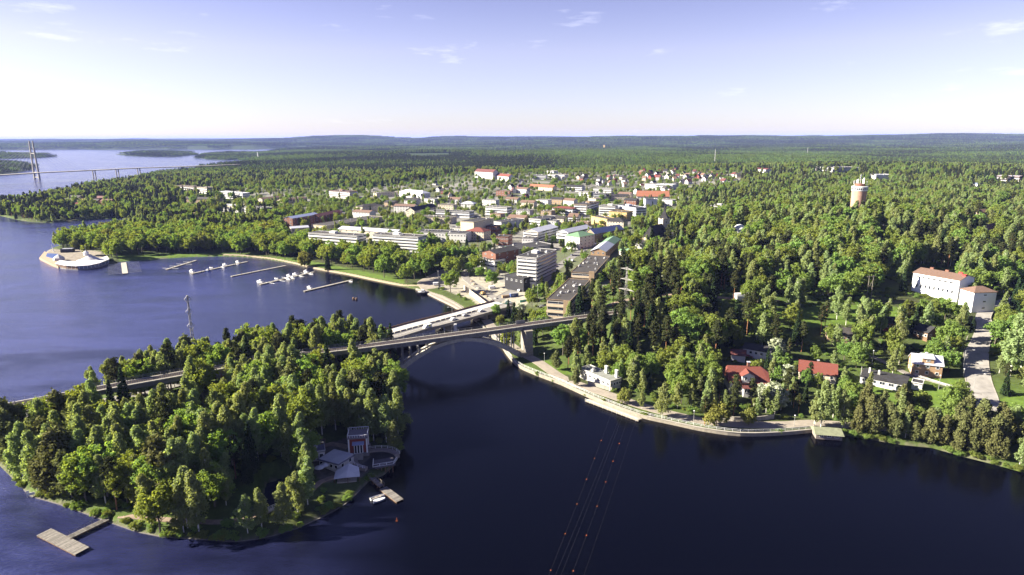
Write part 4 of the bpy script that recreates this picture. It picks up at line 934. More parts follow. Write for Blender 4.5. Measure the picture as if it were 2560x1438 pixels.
bld('commercial_building', 'long low dark-roofed hall behind the tower block', (1247, 618), (1283, 626), (1337, 603), 6.0, WALL_G, TAR, 'flat', 2, 5, 6, base=9, clear=0.9, vents=4)
bld('commercial_building', 'low house with a green roof beside the long dark hall', (1252, 622), (1268, 625), 12, 5.4, WALL_G, METAL_G, 'gable', 1, 3, 2, rh=1.5, base=9, clear=0.8)
# --- harbour park front
for A_, B_, fl, lb in [((771, 583), (892, 591), 5, 'long white slab block with dark window bands before the market, western one'), ((931, 587), (1045, 594), 6, 'long white slab block with dark window bands, eastern one with roof terrace')]:
    bld('slab_block', lb, A_, B_, 15, 15.5 if fl == 5 else 17.0, WALL_W, TAR_B, 'flat', fl, 8, 2, 'slab', base=6.5, vents=10, clear=0.85, balm=WALL_W, clearh=0.62)
bld('school_building', 'low building with a wide pale lavender metal roof behind the slab blocks', (845, 572), (989, 582), 16, 7.0, WALL_C, METAL_W, 'gable', 2, 10, 2, rh=2.2, base=9, clear=0.9)
bld('shed', 'small low building with a pale metal roof west of the slab blocks', (728, 571), (772, 568), 12, 5.0, WALL_C, METAL_W, 'gable', 1, 5, 2, rh=1.6, base=8, clear=0.85)
bld('supermarket', 'large low building with a flat brown roof and pale facade by the market square', (817, 566), (961, 543), 26, 5.0, WALL_C, TAR_B, 'flat', 1, 14, 4, base=9, clear=0.85, vents=9)
bld('apartment_block', 'four-storey red brick block with a pale blue metal roof and white end', (731, 546), (796, 535), 13, 12.5, WALL_R, METAL_B, 'gable', 4, 9, 2, rh=1.8, base=9, clear=0.95)
bld('apartment_block', 'red brick block under a dark red roof adjoining the blue-roofed block', (797, 541), (855, 529), 12, 10.5, WALL_R, RED_D, 'gable', 3, 8, 2, rh=2.4, base=9, clear=0.9)
bld('apartment_block', 'brown brick block with three white window bands on the wooded rise', (822.5, 476.5), (874, 480), 18, 12.0, WALL_R, TAR, 'flat', 4, 1, 2, 'slab', clear=0.9)
bld('row_house', 'low house with a faded red roof, left of two in the western wood', (655.6, 498), (711, 492), 12, 6.0, WALL_C, BROWN_T, 'gable', 2, 8, 2, rh=2, clear=0.8)
bld('row_house', 'low house with a faded red roof, right of two in the western wood', (705, 501), (767, 495), 12, 6.0, WALL_C, BROWN_T, 'gable', 2, 8, 2, rh=2, clear=0.8)
bld('apartment_block', 'white balconied block with dark roof among trees west of the brick blocks', (611, 518), (664, 521), 13, 9.5, WALL_W, TAR, 'flat', 3, 7, 2, 'balcony', clear=0.85)
bld('apartment_house', 'white two-storey house with a reddish brown roof by the market', (881, 529), (923, 531.5), 14, 8.0, WALL_W, BROWN_T, 'gable', 2, 6, 2, rh=2.2, clear=0.9)
bld('apartment_house', 'house with a wide dark brown hipped roof behind the market', (906, 518), (956, 513), 16, 8.5, WALL_C, TAR_B, 'hip', 2, 7, 2, rh=3, clear=0.85)
bld('apartment_house', 'white house with red-brown roof beside the yellow gabled house', (984, 514.7), (1034, 516), 14, 9.0, WALL_W, BROWN_T, 'gable', 3, 7, 2, rh=2.4, clear=0.85)
bld('gabled_house', 'cream gabled house with a steep dark roof near the market', (1014.5, 526), (1036, 527), (1067, 515), 9.0, WALL_C, TAR, 'gable', 3, 2, 6, rh=4.2, ridge='y', clear=0.95)
bld('villa', 'white building with a grey hipped roof on the northern rise', (998, 479), (1056, 484), 18, 9.0, WALL_W, METAL_W, 'hip', 2, 8, 3, rh=4, clear=0.85)
bld('school_building', 'long tan flat-roofed school west of the grey hipped building', (941, 484), (995, 481), 14, 6.5, WALL_C, TAR_B, 'flat', 2, 8, 2, clear=0.85)
bld('shop_row', 'long white low shop row with a dark flat roof in the town centre', (1073, 527), (1173, 531), 16, 7.5, WALL_W, TAR, 'flat', 2, 14, 2, 'slab', clear=0.85, vents=6)
bld('shop_row', 'tan low shop row with flat roof behind the market trees', (1045, 543), (1128, 546), 18, 7.0, WALL_C, TAR_B, 'flat', 2, 12, 2, clear=0.8, vents=8)
bld('theatre', 'tall cream windowless theatre hall with a dark flat roof', (1151, 554), (1184, 556.5), (1217, 545), 15.0, WALL_C, TAR, 'flat', 3, 0, 3, base=10, clear=0.95, clearh=0.8, vents=4)
bld('office_building', 'long white office with many small windows and a dark flat roof', (1042, 580), (1165, 585), 18, 9.5, WALL_W, TAR, 'flat', 2, 16, 3, base=9, clear=0.85, vents=10)
bld('town_house', 'cream town house with a bright red hipped roof', (1165, 577), (1209, 580), 16, 9.0, WALL_C, RED_T, 'hip', 3, 7, 3, rh=3.2, base=10, clear=0.95)
bld('shed', 'low pale building in front of the long white office', (1050, 600), (1112, 594), 12, 4.5, WALL_W, TAR, 'flat', 1, 7, 2, base=8, clear=0.7)
bld('villa', 'small white house with a pale hipped roof north of the shop row', (1151, 509), (1184, 510), 14, 8.0, WALL_W, METAL_W, 'hip', 2, 4, 2, rh=3, clear=0.85)
# --- town centre
TC = [('town_house', 'yellow town house with a red-brown roof in the centre', (1269, 543), (1311, 545.5), 14, 9.5, WALL_Y, BROWN_T, 'gable', 3, 6, 3, 'win', 2.8), ('apartment_block', 'white block with small square windows left of the yellow house', (1232, 554), (1253, 556.5), (1283, 545), 9.0, WALL_W, TAR, 'flat', 3, 3, 4, 'win', 0),
      ('apartment_block', 'white stepped block right of the yellow house', (1322, 547), (1352, 549.5), (1370, 539), 10.0, WALL_W, TAR, 'flat', 3, 4, 4, 'slab', 0), ('office_building', 'white office with a flat red roof in the centre', (1381, 519), (1431, 522), 18, 10.5, WALL_W, RED_T, 'hip', 3, 9, 2, 'slab', 1.6),
      ('apartment_block', 'grey-brown five-storey balcony block in the centre', (1435, 511), (1467, 512.5), (1489, 504), 15.5, WALL_T, TAR, 'flat', 5, 3, 3, 'balcony', 0), ('apartment_block', 'white and grey five-storey block beside the brown balcony block', (1497.6, 515), (1538, 516.5), 16, 15.5, WALL_W, TAR, 'flat', 5, 4, 3, 'balcony', 0),
      ('town_hall', 'tall yellow flat-roofed town hall', (1522.7, 529), (1567, 532), 18, 11.5, WALL_Y, TAR_B, 'flat', 2, 5, 3, 'win', 0), ('town_hall_wing', 'low yellow hall wing with tall dark window slots', (1478, 541), (1518, 549), 14, 8.5, WALL_Y, TAR_B, 'flat', 1, 8, 3, 'win', 0),
      ('stone_house', 'tan stone house with a dark hipped roof before the town hall', (1517, 552), (1559, 554.5), 15, 9.5, WALL_C, TAR, 'hip', 3, 6, 3, 'win', 3.4), ('gabled_house', 'white gabled house with red trim in front of the brown balcony block', (1420, 541), (1443, 542), 14, 9.0, WALL_W, BROWN_T, 'gable', 3, 3, 3, 'balcony', 3.4),
      ('apartment_block', 'bluish-white modern block with stepped dark roofs', (1541, 513), (1590, 521), 16, 13.0, WALL_L, TAR, 'flat', 4, 6, 3, 'balcony', 0), ('market_hall', 'long hall with a bright orange gable roof', (1592, 490.5), (1673, 491.5), 30, 6.0, WALL_W, ORANGE, 'gable', 1, 10, 3, 'win', 7.5),
      ('warehouse', 'plain lavender-grey box building below the orange hall', (1614.5, 499), (1643, 499), 18, 12.5, WALL_L, TAR, 'flat', 3, 0, 0, 'win', 0), ('apartment_block', 'long white block with small balconies left in the centre', (1214, 517), (1267, 520), 14, 10.5, WALL_W, TAR, 'flat', 3, 6, 3, 'balcony', 0),
      ('school_building', 'white school with a dark red gable roof high on the rise', (1187, 441), (1232, 444), 16, 14.0, WALL_W, RED_D, 'gable', 4, 9, 2, 'win', 5.5), ('school_wing', 'school wing with a bright red roof beside the white school', (1234, 447.5), (1271, 451), 14, 9.0, WALL_W, RED_T, 'gable', 2, 7, 2, 'win', 4.5),
      ('row_house', 'long row house with a rust-red roof north of the centre', (1322, 466), (1381, 469.5), 14, 6.5, WALL_C, ORANGE, 'gable', 2, 9, 2, 'win', 4.0), ('apartment_block', 'long white block under a dark gable roof north of the centre', (1403, 465), (1454.5, 467), 13, 9.5, WALL_W, TAR, 'gable', 3, 8, 2, 'balcony', 2.0),
      ('apartment_block', 'white stepped flat block, upper of two north of the centre', (1484, 471), (1528, 472.5), 15, 10.0, WALL_W, TAR, 'flat', 3, 6, 2, 'slab', 0), ('apartment_block', 'white low flat block between the dark gable block and the stepped block', (1447.5, 479.5), (1484, 481.5), 14, 9.0, WALL_W, TAR, 'flat', 3, 5, 2, 'slab', 0),
      ('apartment_block', 'white balconied block, lower of two north of the centre', (1484, 485), (1514, 485.5), 16, 11.0, WALL_W, TAR, 'flat', 3, 4, 3, 'balcony', 0), ('row_house', 'long low block with a dark roof right of the white balconied block', (1517, 489), (1570, 489.5), 14, 7.0, WALL_C, TAR, 'gable', 2, 8, 2, 'win', 2),
      ('shop', 'white shop box with a blue facade stripe beyond the orange hall', (1612, 460), (1637, 461), 22, 9.0, WALL_W, TAR, 'flat', 2, 0, 0, 'win', 0), ('shop', 'long white and blue shop beyond the orange hall', (1639, 461.5), (1681, 463), 24, 9.0, WALL_W, METAL_W, 'flat', 2, 6, 0, 'slab', 0),
      ('apartment_block', 'long white block in the trees north-west of the dark gable block', (1325, 438), (1364, 438.5), 14, 9.0, WALL_W, TAR, 'flat', 3, 5, 2, 'slab', 0), ('apartment_block', 'small white block highest among the northern trees', (1367, 427), (1384, 428), 14, 10.0, WALL_W, TAR, 'flat', 3, 3, 2, 'slab', 0), ('apartment_block', 'white block right of the long northern block', (1378, 435), (1411, 436), 14, 9.0, WALL_W, TAR, 'flat', 3, 5, 2, 'slab', 0),
      ('apartment_block', 'grey block in the wood right of the church', (1776, 516), (1812, 518.5), 16, 13.0, WALL_G, TAR, 'flat', 4, 4, 2, 'balcony', 0),
      ('villa', 'white low house with a dark roof below the church', (1588, 606), (1615, 608), 10, 5.0, WALL_W, TAR, 'gable', 1, 3, 2, 'win', 1.8), ('villa', 'long low house with a black roof in the trees below the church', (1637, 586), (1678, 589), 14, 5.0, WALL_W, TAR, 'gable', 1, 5, 2, 'win', 2.2), ('villa', 'low dark-roofed house right of the black-roofed one', (1720, 579), (1745, 580), 12, 5.5, WALL_W, TAR, 'hip', 1, 3, 2, 'win', 2.2),
      ('kiosk', 'small green-roofed building behind the offices', (1548, 625), (1573, 631), 10, 5.0, WALL_C, METAL_G, 'gable', 1, 3, 1, 'win', 1.8),
      ('apartment_block', 'white block with pale roof among the western trees', (545, 479), (606, 484), 14, 11.0, WALL_W, METAL_W, 'flat', 3, 7, 2, 'balcony', 0), ('apartment_block', 'brownish block behind the western shore trees, left of two', (435, 464), (484, 467), 14, 11.0, WALL_T, TAR, 'flat', 3, 6, 2, 'balcony', 0), ('apartment_block', 'cream-ended block behind the western shore trees, right of two', (492, 468), (517, 470), 16, 11.0, WALL_C, TAR, 'flat', 3, 3, 3, 'balcony', 0),
      ('row_house', 'long tan row house with a dark roof in the western quarter', (459, 496), (540, 498.5), 14, 7.5, WALL_T, TAR_B, 'gable', 2, 10, 2, 'win', 2.5), ('shop', 'low flat pale building in the western quarter', (539, 513), (590, 515.5), 18, 5.0, WALL_C, METAL_W, 'flat', 1, 6, 2, 'win', 0), ('shop', 'low pale shop in front of the western flat building', (548, 522), (595, 524.5), 16, 5.5, WALL_W, TAR, 'flat', 1, 6, 2, 'win', 0),
      ('cottage', 'small brown hip-roofed pavilion in the harbour park', (462, 537), (484, 539.5), 12, 5.0, WALL_C, BROWN_T, 'hip', 1, 3, 2, 'win', 3.5)]
for q in TC:
    nm, lb, A_, B_, D_, h_, wl2, rf, kd, fl, nf, ns, st, rh_ = q
    bld(nm, lb, A_, B_, D_, h_, wl2, rf, kd, fl, nf, ns, st, rh=rh_ or 2.6, ridge='x', clear=0.85, ov=0.6, vents=3)
FILL = [(1095, 512, 38, 10, 'cream', WALL_C, 'flat', 3), (1205, 500, 34, 10, 'white', WALL_W, 'flat', 3), (1262, 497, 30, 9, 'grey', WALL_G, 'gable', 2), (1300, 505, 34, 8, 'cream', WALL_C, 'gable', 2), (1340, 500, 30, 9, 'white', WALL_W, 'flat', 3), (1352, 528, 26, 9, 'tan', WALL_T, 'flat', 3), (1375, 497, 30, 8, 'tan', WALL_T, 'gable', 2), (1408, 500, 26, 9, 'white', WALL_W, 'gable', 2), (1225, 535, 26, 8, 'tan', WALL_T, 'flat', 2),
        (1290, 526, 34, 9, 'grey', WALL_G, 'flat', 3), (1360, 552, 30, 8, 'white', WALL_W, 'flat', 2), (1385, 545, 24, 9, 'cream', WALL_C, 'gable', 2), (1440, 556, 30, 8, 'tan', WALL_T, 'flat', 2), (1470, 496, 20, 9, 'cream', WALL_C, 'flat', 3), (1560, 500, 30, 9, 'red-brown', WALL_R, 'gable', 2), (1120, 497, 28, 8, 'white', WALL_W, 'gable', 2), (1010, 500, 30, 8, 'grey', WALL_G, 'gable', 2), (1060, 497, 26, 9, 'white', WALL_W, 'flat', 3), (1240, 478, 34, 8, 'red-brown', WALL_R, 'flat', 2), (1290, 472, 26, 8, 'white', WALL_W, 'gable', 2),
        (960, 505, 24, 7, 'tan', WALL_T, 'gable', 2), (1305, 596, 28, 7, 'grey', WALL_G, 'flat', 2), (1240, 592, 30, 8, 'red-brown', WALL_R, 'flat', 2), (1215, 566, 26, 9, 'red-brown', WALL_R, 'flat', 2), (1655, 500, 26, 8, 'white', WALL_W, 'flat', 2), (1690, 494, 24, 7, 'grey', WALL_G, 'flat', 2), (1545, 484, 30, 8, 'cream', WALL_C, 'gable', 2), (1125, 570, 24, 7, 'white', WALL_W, 'flat', 2)]
FILL.sort(); _c = {}
for (x_, y_, w_, h_, cn_, wm_, kd_, fl_) in FILL:
    k = _c.get(cn_, 0); _c[cn_] = k + 1
    bld('town_building', '%s %s %s-roofed small town building from the left in the centre' % (ORD_ALL[k], cn_, 'flat' if kd_ == 'flat' else 'gable'), (x_, y_), (x_ + w_, y_ + 1.5), 13, h_, wm_, (TAR, BROWN_T, TAR_B)[k % 3], kd_, fl_, max(3, w_ // 6), 3, 'win', rh=2.6, clear=0.7, group='small buildings of the town centre')
for k, (x_, y_) in enumerate([(152, 500), (186, 501), (216, 502), (250, 503), (170, 493), (236, 495)]):
    bld('row_house', '%s dark-roofed row house from the left on the western shore' % ORD_ALL[k], (x_, y_), (x_ + 26, y_ + 1), 11, 5.5, BARN if k % 2 else WALL_T, RED_D if k % 2 else TAR_B, 'gable', 1, 3, 2, rh=3.2, clear=0.7, group='row houses on the western shore')
# --- church
def church():
    c, u, n, w, d, g = footprint((1645, 545), (1665, 547), 7.5, 22, None)
    t = thing('church', 'church with a cream square bell tower, dark spire and steep dark nave roof', 'church', (c[0], c[1], g), 0.35)
    MB().box((0, 0, 8.5), (7.5, 7.5, 27)).build('tower', WALL_C, t); MB().lathe([(5.9, 21.9), (3.4, 24.5), (1.6, 28), (0.25, 35), (0.02, 35.5)], 4).build('spire', TAR, t)
    me = win_mesh(1.3, 2.6)
    for rz in (0, -math.pi / 2):
        for z in (12, 18.5): put('window', me, t, ((0, -3.75, z) if rz == 0 else (-3.75, 0, z)), rz)
    MB().box((-13, -8, 1.5), (24, 12, 13), 0.55).build('nave', WALL_C, t)
    o = MB().add([(-12.8, -6.8, 7.5), (12.8, -6.8, 7.5), (12.8, 6.8, 7.5), (-12.8, 6.8, 7.5), (-12.8, 0, 17.5), (12.8, 0, 17.5)], [(0, 1, 5, 4), (2, 3, 4, 5), (0, 4, 3), (1, 2, 5), (0, 3, 2, 1)]).build('nave_roof', TAR, t); o.location = (-13, -8, 0); o.rotation_euler = (0, 0, 0.55)
    CLEAR.append((1632, 1668, 505, 585, 640.0, 0.9)); FOOT.append(([(c[0] + a, c[1] + b) for a, b in ((-28, -20), (8, -14), (8, 6), (-20, 6))], 10))
church()
# --- small villas of the northern outskirts
def villas():
    rg = np.random.default_rng(5); spots = []
    for (x0, x1, y0, y1, n) in ((1600, 1690, 421, 446, 20), (1690, 1850, 428, 455, 22), (1440, 1560, 440, 462, 12), (1380, 1470, 438, 458, 6), (1250, 1330, 455, 492, 7), (990, 1180, 470, 505, 8), (1560, 1700, 445, 480, 8), (1080, 1160, 455, 475, 3)):
        for k in range(n):
            for tr in range(30):
                a, b = rg.uniform(x0, x1), rg.uniform(y0, y1)
                if all(abs(a - p) > 11 or abs(b - q) > 5 for p, q in spots): spots.append((a, b)); break
    spots.sort()
    looks = [('white', WALL_W), ('white', WALL_W), ('cream', WALL_C), ('red', BARN), ('grey', WALL_G)]; roofs = [('dark', TAR), ('red', RED_D), ('brown', BROWN_T), ('grey', TAR_B)]; cnt = {}
    for (a, b) in spots:
        (cn, cm), (rn, rm) = looks[rg.integers(5)], roofs[rg.integers(4)]
        part = 'west of the school rise' if a < 1190 else 'between the school and the dark gable block' if a < 1440 else 'north of the stepped blocks' if a < 1590 else 'north of the orange hall' if a < 1700 else 'in the north-eastern villa quarter'
        k = cnt.get((cn, rn, part), 0); cnt[cn, rn, part] = k + 1
        bld('villa', '%s %s %s-roofed villa from the left %s' % (ORD_ALL[k], cn, rn, part), (a, b), (a + rg.uniform(7, 11), b + rg.uniform(-0.6, 0.6)), rg.uniform(9, 11), rg.uniform(4.8, 6.5), cm, rm, 'gable', 1, 2, 2, rh=rg.uniform(3.2, 4.6), ridge='y' if rg.random() < 0.5 else 'x', clear=0.6, cat='villa', group='villas of the northern outskirts')
villas()
# ------------------------------------------------------------------ right bank: villas, plant, towers
def lamp_mesh(h, arm):
    mb = MB(); mb.tube((0, 0, -0.3), (0, 0, h), 0.10, 0.07, 6); he = MB()
    if arm > 0: mb.tube((0, 0, h), (arm, 0, h + 0.35), 0.06, 0.05, 5); he.box((arm + 0.3, 0, h + 0.36), (0.9, 0.3, 0.16))
    else: he.lathe([(0.05, h), (0.32, h + 0.12), (0.30, h + 0.3), (0.02, h + 0.42)], 8)
    a = mb.mesh('pole'); a.materials.append(STEEL_L); b = he.mesh('lamp_head'); b.materials.append(WHITE_B); return a, b
LAMPM = {}
def lamp(px, py, label, h=8.0, arm=2.2, rz=0.0, base=None):
    p = G(px, py) if base is None else P(px, py, base); k = (h, arm)
    if k not in LAMPM: LAMPM[k] = lamp_mesh(h, arm)
    t = thing('street_lamp', label, 'street lamp', p, rz, 'street lamps'); put('pole', LAMPM[k][0], t); put('lamp_head', LAMPM[k][1], t); return t
lamp(2408, 918, 'tall street lamp with a long arm above the upper part of the riverside road', 8.5, 3.0, -0.2)
lamp(2432, 984, 'tall street lamp with a long arm at the foot of the riverside road', 9.0, 3.4, -0.1)
lamp(2346, 974, 'slim lamp post beside the drive of the flat-roofed villa', 6.5, 0)
lamp(2408, 942, 'short lamp post at the kerb between the two long-armed lamps', 3.6, 0)
lamp(1985, 1066, 'slim lamp post on the promenade left of the boathouse', 4.5, 0)
lamp(1521, 982, 'slim lamp post on the promenade by the white low building', 4.5, 0)
lamp(1734, 1054, 'slim lamp post on the promenade between the willows', 4.5, 0)
lamp(1361, 905, 'slim lamp post on the path beside the stone pier', 4.5, 0)
lamp(1131, 806, 'tall street lamp rising behind the road bridge', 9.0, 2.2, 3.0, base=6.0)
lamp(1344, 768, 'tall white lamp mast left of the nearer brown office', 15.0, 0)
lamp(1393, 702, 'tall white flag-like mast by the far brown office', 13.0, 0)
lamp(2352, 716, 'street lamp above the bank behind the white plant building', 7.0, 1.5, 0.3)
lamp(2272, 675, 'street lamp on the upper road left of the plant building', 7.0, 1.5, 0.3)
lamp(1096, 706, 'lamp mast at the harbour turning loop', 9.0, 0)
lamp(2180, 912, 'slim lamp post behind the flat-roofed villa', 7.0, 0)
lamp(2492, 772, 'short lamp post at the yard right of the plant building', 4.0, 0)

# white two-storey villa with a red hipped gable roof
def red_villa():
    c = G(1862, 972); t = thing('villa', 'white villa with a red tiled roof, white dormer and glazed porch', 'villa', (c[0], c[1], c[2]), -0.12); h = 4.3; t.scale = (1.3, 1.3, 1.3)
    MB().box((0, 0, (h - 3) / 2), (12.5, 9.0, h + 3)).build('wall', WALL_W, t); MB().box((0, 0, -0.2), (12.7, 9.2, 1.4)).build('plinth', CONC_D, t)
    r = MB().add([(-7, -5.3, h - 0.3), (7, -5.3, h - 0.3), (7, 5.3, h - 0.3), (-7, 5.3, h - 0.3), (-6.6, 0, h + 4.2), (4.6, 0, h + 4.2), (7, -1.6, h + 2.6), (7, 1.6, h + 2.6)], [(0, 1, 6, 5, 4), (2, 3, 4, 5, 7), (0, 4, 3), (1, 2, 7, 6), (5, 6, 7), (0, 3, 2, 1)]).build('roof', RED_T, t)
    MB().add([(-6.4, -4.4, h), (-6.4, 4.4, h), (-6.4, 0, h + 3.7), (-6.2, -4.4, h), (-6.2, 4.4, h), (-6.2, 0, h + 3.7)], [(0, 2, 1), (3, 4, 5), (0, 1, 4, 3)]).build('gable', WALL_W, t)
    MB().box((0.6, 0.2, h + 4.6), (0.9, 0.9, 1.9)).box((0.6, 0.2, h + 5.6), (1.2, 1.2, 0.15), 0, 1).build('chimney', [WALL_R, METAL_W], r)
    dm = MB().box((-0.4, -3.3, h + 1.1), (4.0, 3.6, 2.4)).add([(-2.4, -5.1, h + 2.3), (1.6, -5.1, h + 2.3), (-0.4, -5.1, h + 3.4)], [(0, 1, 2)]).build('dormer', WALL_W, t)
    MB().add([(-2.9, -5.5, h + 2.15), (-0.4, -5.5, h + 3.65), (-0.4, -0.5, h + 3.65), (-2.9, -1.2, h + 2.15), (2.1, -5.5, h + 2.15), (2.1, -1.2, h + 2.15)], [(0, 1, 2, 3), (1, 4, 5, 2)]).build('dormer_roof', RED_T, dm)
    put('window', win_mesh(0.9, 1.2), dm, (-1.2, -5.1, h + 1.4)); put('window', win_mesh(0.9, 1.2), dm, (0.5, -5.1, h + 1.4))
    po = MB().box((0.2, -5.6, 1.2), (4.6, 2.6, 3.4)).build('porch', WALL_W, t)
    MB().add([(-2.5, -7.2, 2.85), (2.9, -7.2, 2.85), (2.9, -4.4, 3.6), (-2.5, -4.4, 3.6), (-2.5, -7.2, 2.7), (2.9, -7.2, 2.7), (2.9, -4.4, 3.3), (-2.5, -4.4, 3.3)], [(0, 1, 2, 3), (7, 6, 5, 4), (0, 4, 5, 1), (1, 5, 6, 2), (3, 7, 4, 0)]).build('porch_roof', RED_D, po)
    for k in range(4): put('window', win_mesh(0.95, 1.4), po, (-1.4 + k * 1.05, -6.9, 1.9))
    for x in (-4.6, -3.3, 4.6): put('window', win_mesh(1.3, 1.3), t, (x, -4.5, 2.5))
    for y in (-2.2, 0, 2.2): put('window', win_mesh(0.9, 1.3), t, (-6.25, y, 2.5), -math.pi / 2)
    put('window', win_mesh(1.1, 1.4), t, (-6.42, 0, h + 1.4), -math.pi / 2)
    FOOT.append(([(c[0] + a, c[1] + b) for a, b in ((-10, -11), (10, -11), (10, 8), (-10, 8))], 6)); CLEAR.append((1812, 1912, 915, 985, 262.0, 1.0))
red_villa()
t, w, d, g, r = bld('villa', 'low villa with a wide weathered red roof behind the blossoming trees', (1998, 926), (2092, 938), 11, 3.8, WALL_C, RED_T, 'gable', 1, 4, 2, rh=3.6, chim=1, clear=1.0, cat='villa')
t, w, d, g, r = bld('villa', 'brick villa with a pale metal roof, dormer and tall chimney by the road', (2283, 906), (2358, 914), 9.5, 6.0, WALL_O, METAL_W, 'gable', 2, 3, 2, rh=3.2, chim=1, clear=1.0, cat='villa', ww=1.4)
MB().box((0, -d * 0.28, 7.4), (4.6, 3.6, 2.4)).build('dormer', WALL_O, t); MB().add([(-2.7, -d * 0.28 - 2.3, 8.55), (2.7, -d * 0.28 - 2.3, 8.55), (2.7, 0.6, 9.5), (-2.7, 0.6, 9.5), (-2.7, -d * 0.28 - 2.3, 8.4), (2.7, -d * 0.28 - 2.3, 8.4), (2.7, 0.6, 9.3), (-2.7, 0.6, 9.3)], [(0, 1, 2, 3), (7, 6, 5, 4), (0, 4, 5, 1), (1, 5, 6, 2), (3, 7, 4, 0)]).build('dormer_roof', METAL_W, r); put('window', win_mesh(1.4, 1.0), t, (0, -d * 0.28 - 1.8, 7.4))
t, w, d, g, r = bld('villa', 'long low white villa with a flat dark roof and chimneys above the lawn', (2152, 940), (2263, 962), 10, 3.2, WALL_W, TAR, 'shed', 1, 5, 1, rh=0.8, clear=1.0, cat='villa', ww=2.4, wh=1.6)
for x_, h_ in ((-w / 2 + 2.5, 2.6), (-2.5, 2.2), (-w / 2 + 6.5, 1.6)): MB().box((x_, 0.8, 3.5 + h_ / 2), (0.7, 0.7, h_)).build('chimney', WALL_W, r)
bld('garage', 'small white garage beside the long flat-roofed villa', (2280, 957), (2306, 962), 5.5, 2.8, WALL_W, TAR, 'flat', 1, 1, 0, vents=0, clear=0.9, clearh=0.9)
bld('shed', 'small white shed with a red roof in the shade behind the red-roofed villa', (1829, 884), (1864, 887), 6, 3.0, WALL_W, RED_D, 'gable', 1, 0, 0, rh=1.8, clear=0.9)
bld('workshop', 'long white workshop half hidden by trees behind the small shed', (1858, 868), (1925, 880), 9, 4.0, WALL_W, TAR, 'gable', 1, 5, 2, rh=1.6, clear=0.75)
t, w, d, g, r = bld('waterside_hall', 'low white hall with two tall chimneys and a mossy grey roof by the promenade', (1449, 922), (1526, 955), (1546, 944), 3.4, mat('worn_white', (0.40, 0.39, 0.36), 0.85, var=0.25, scale=0.6), mat('mossy_felt', (0.17, 0.175, 0.16), 0.9, var=0.35, scale=0.5), 'flat', 1, 7, 4, clear=1.0, vents=2, base=2.4, ww=1.8)
for x_ in (w * 0.1, w * 0.42): MB().box((x_, d * 0.3, 5.6), (1.3, 0.9, 3.4)).box((x_, d * 0.3, 7.4), (1.6, 1.2, 0.2)).build('chimney', WALL_W, r)
for k, (A_, B_, h_) in enumerate([((2070, 834), (2130, 838), 4.0), ((2210, 808), (2240, 810), 4.5), ((2285, 822), (2320, 832), 4.5)]):
    bld('old_house', ('low weathered house with a brown felt roof among the garden trees', 'dark house with a pale roof edge behind the bushy maples', 'dark timber house beside the black spruces')[k], A_, B_, 9, h_, (WALL_T, BARN, WOOD_D)[k], (TAR_B, TAR, TAR)[k], 'gable', 1, 4, 2, rh=2.4, clear=0.85, cat='villa')
# white plant building and its wing
BRIGHT = mat('bright_white_render', (0.70, 0.70, 0.71), 0.85, var=0.05, scale=0.3)
t, w, d, g, r = bld('plant_building', 'large white industrial building with brown roof, slit windows and red gable chimney', (2284, 681), (2400, 701), 17, 13.0, BRIGHT, BROWN_T, 'gable', 1, 0, 0, rh=2.2, clear=1.0, ridge='x', clearh=1.0)
for k in range(7): put('window', win_mesh(2.2, 0.8, DARK), t, (-w / 2 + 3.5 + k * (w - 6) / 6.6, -d / 2, 10.6)); 
for k in range(9): put('window', win_mesh(1.3, 2.3), t, (-w / 2 + 3 + k * (w - 5) / 8.5, -d / 2, 5.2))
for k, x in enumerate((-w * 0.28, 0.05 * w, 0.34 * w)): MB().box((x, d * 0.05, 15.3), (2.0, 1.2, 1.5)).build('roof_hatch', REDP if k == 2 else WALL_R, r)
MB().box((w / 2 - 1.0, -d * 0.1, 14.4), (1.8, 2.0, 2.2)).build('red_stack', REDP, r)
bld('plant_wing', 'white hip-roofed wing of the plant building turned to the road', (2402, 722), (2436, 732), (2470, 724), 11.5, BRIGHT, BROWN_T, 'hip', 3, 2, 1, rh=2.6, clear=1.0, ww=1.9, wh=1.0)
CLEAR.append((2280, 2405, 672, 738, 480.0, 1.0))
wallpoly('yard_wall', 'long grey yard wall behind the switchyard', [(2190, 692), (2230, 688), (2284, 684)], 14.5, 0.5, CONC, zb=6, z=13.0)
bld('substation', 'low pale flat-roofed substation left of the plant building', (2200, 702), (2282, 722), 5, 3.0, CONC, STEEL_L, 'flat', 1, 4, 0, vents=0, base=12, clear=0.8)

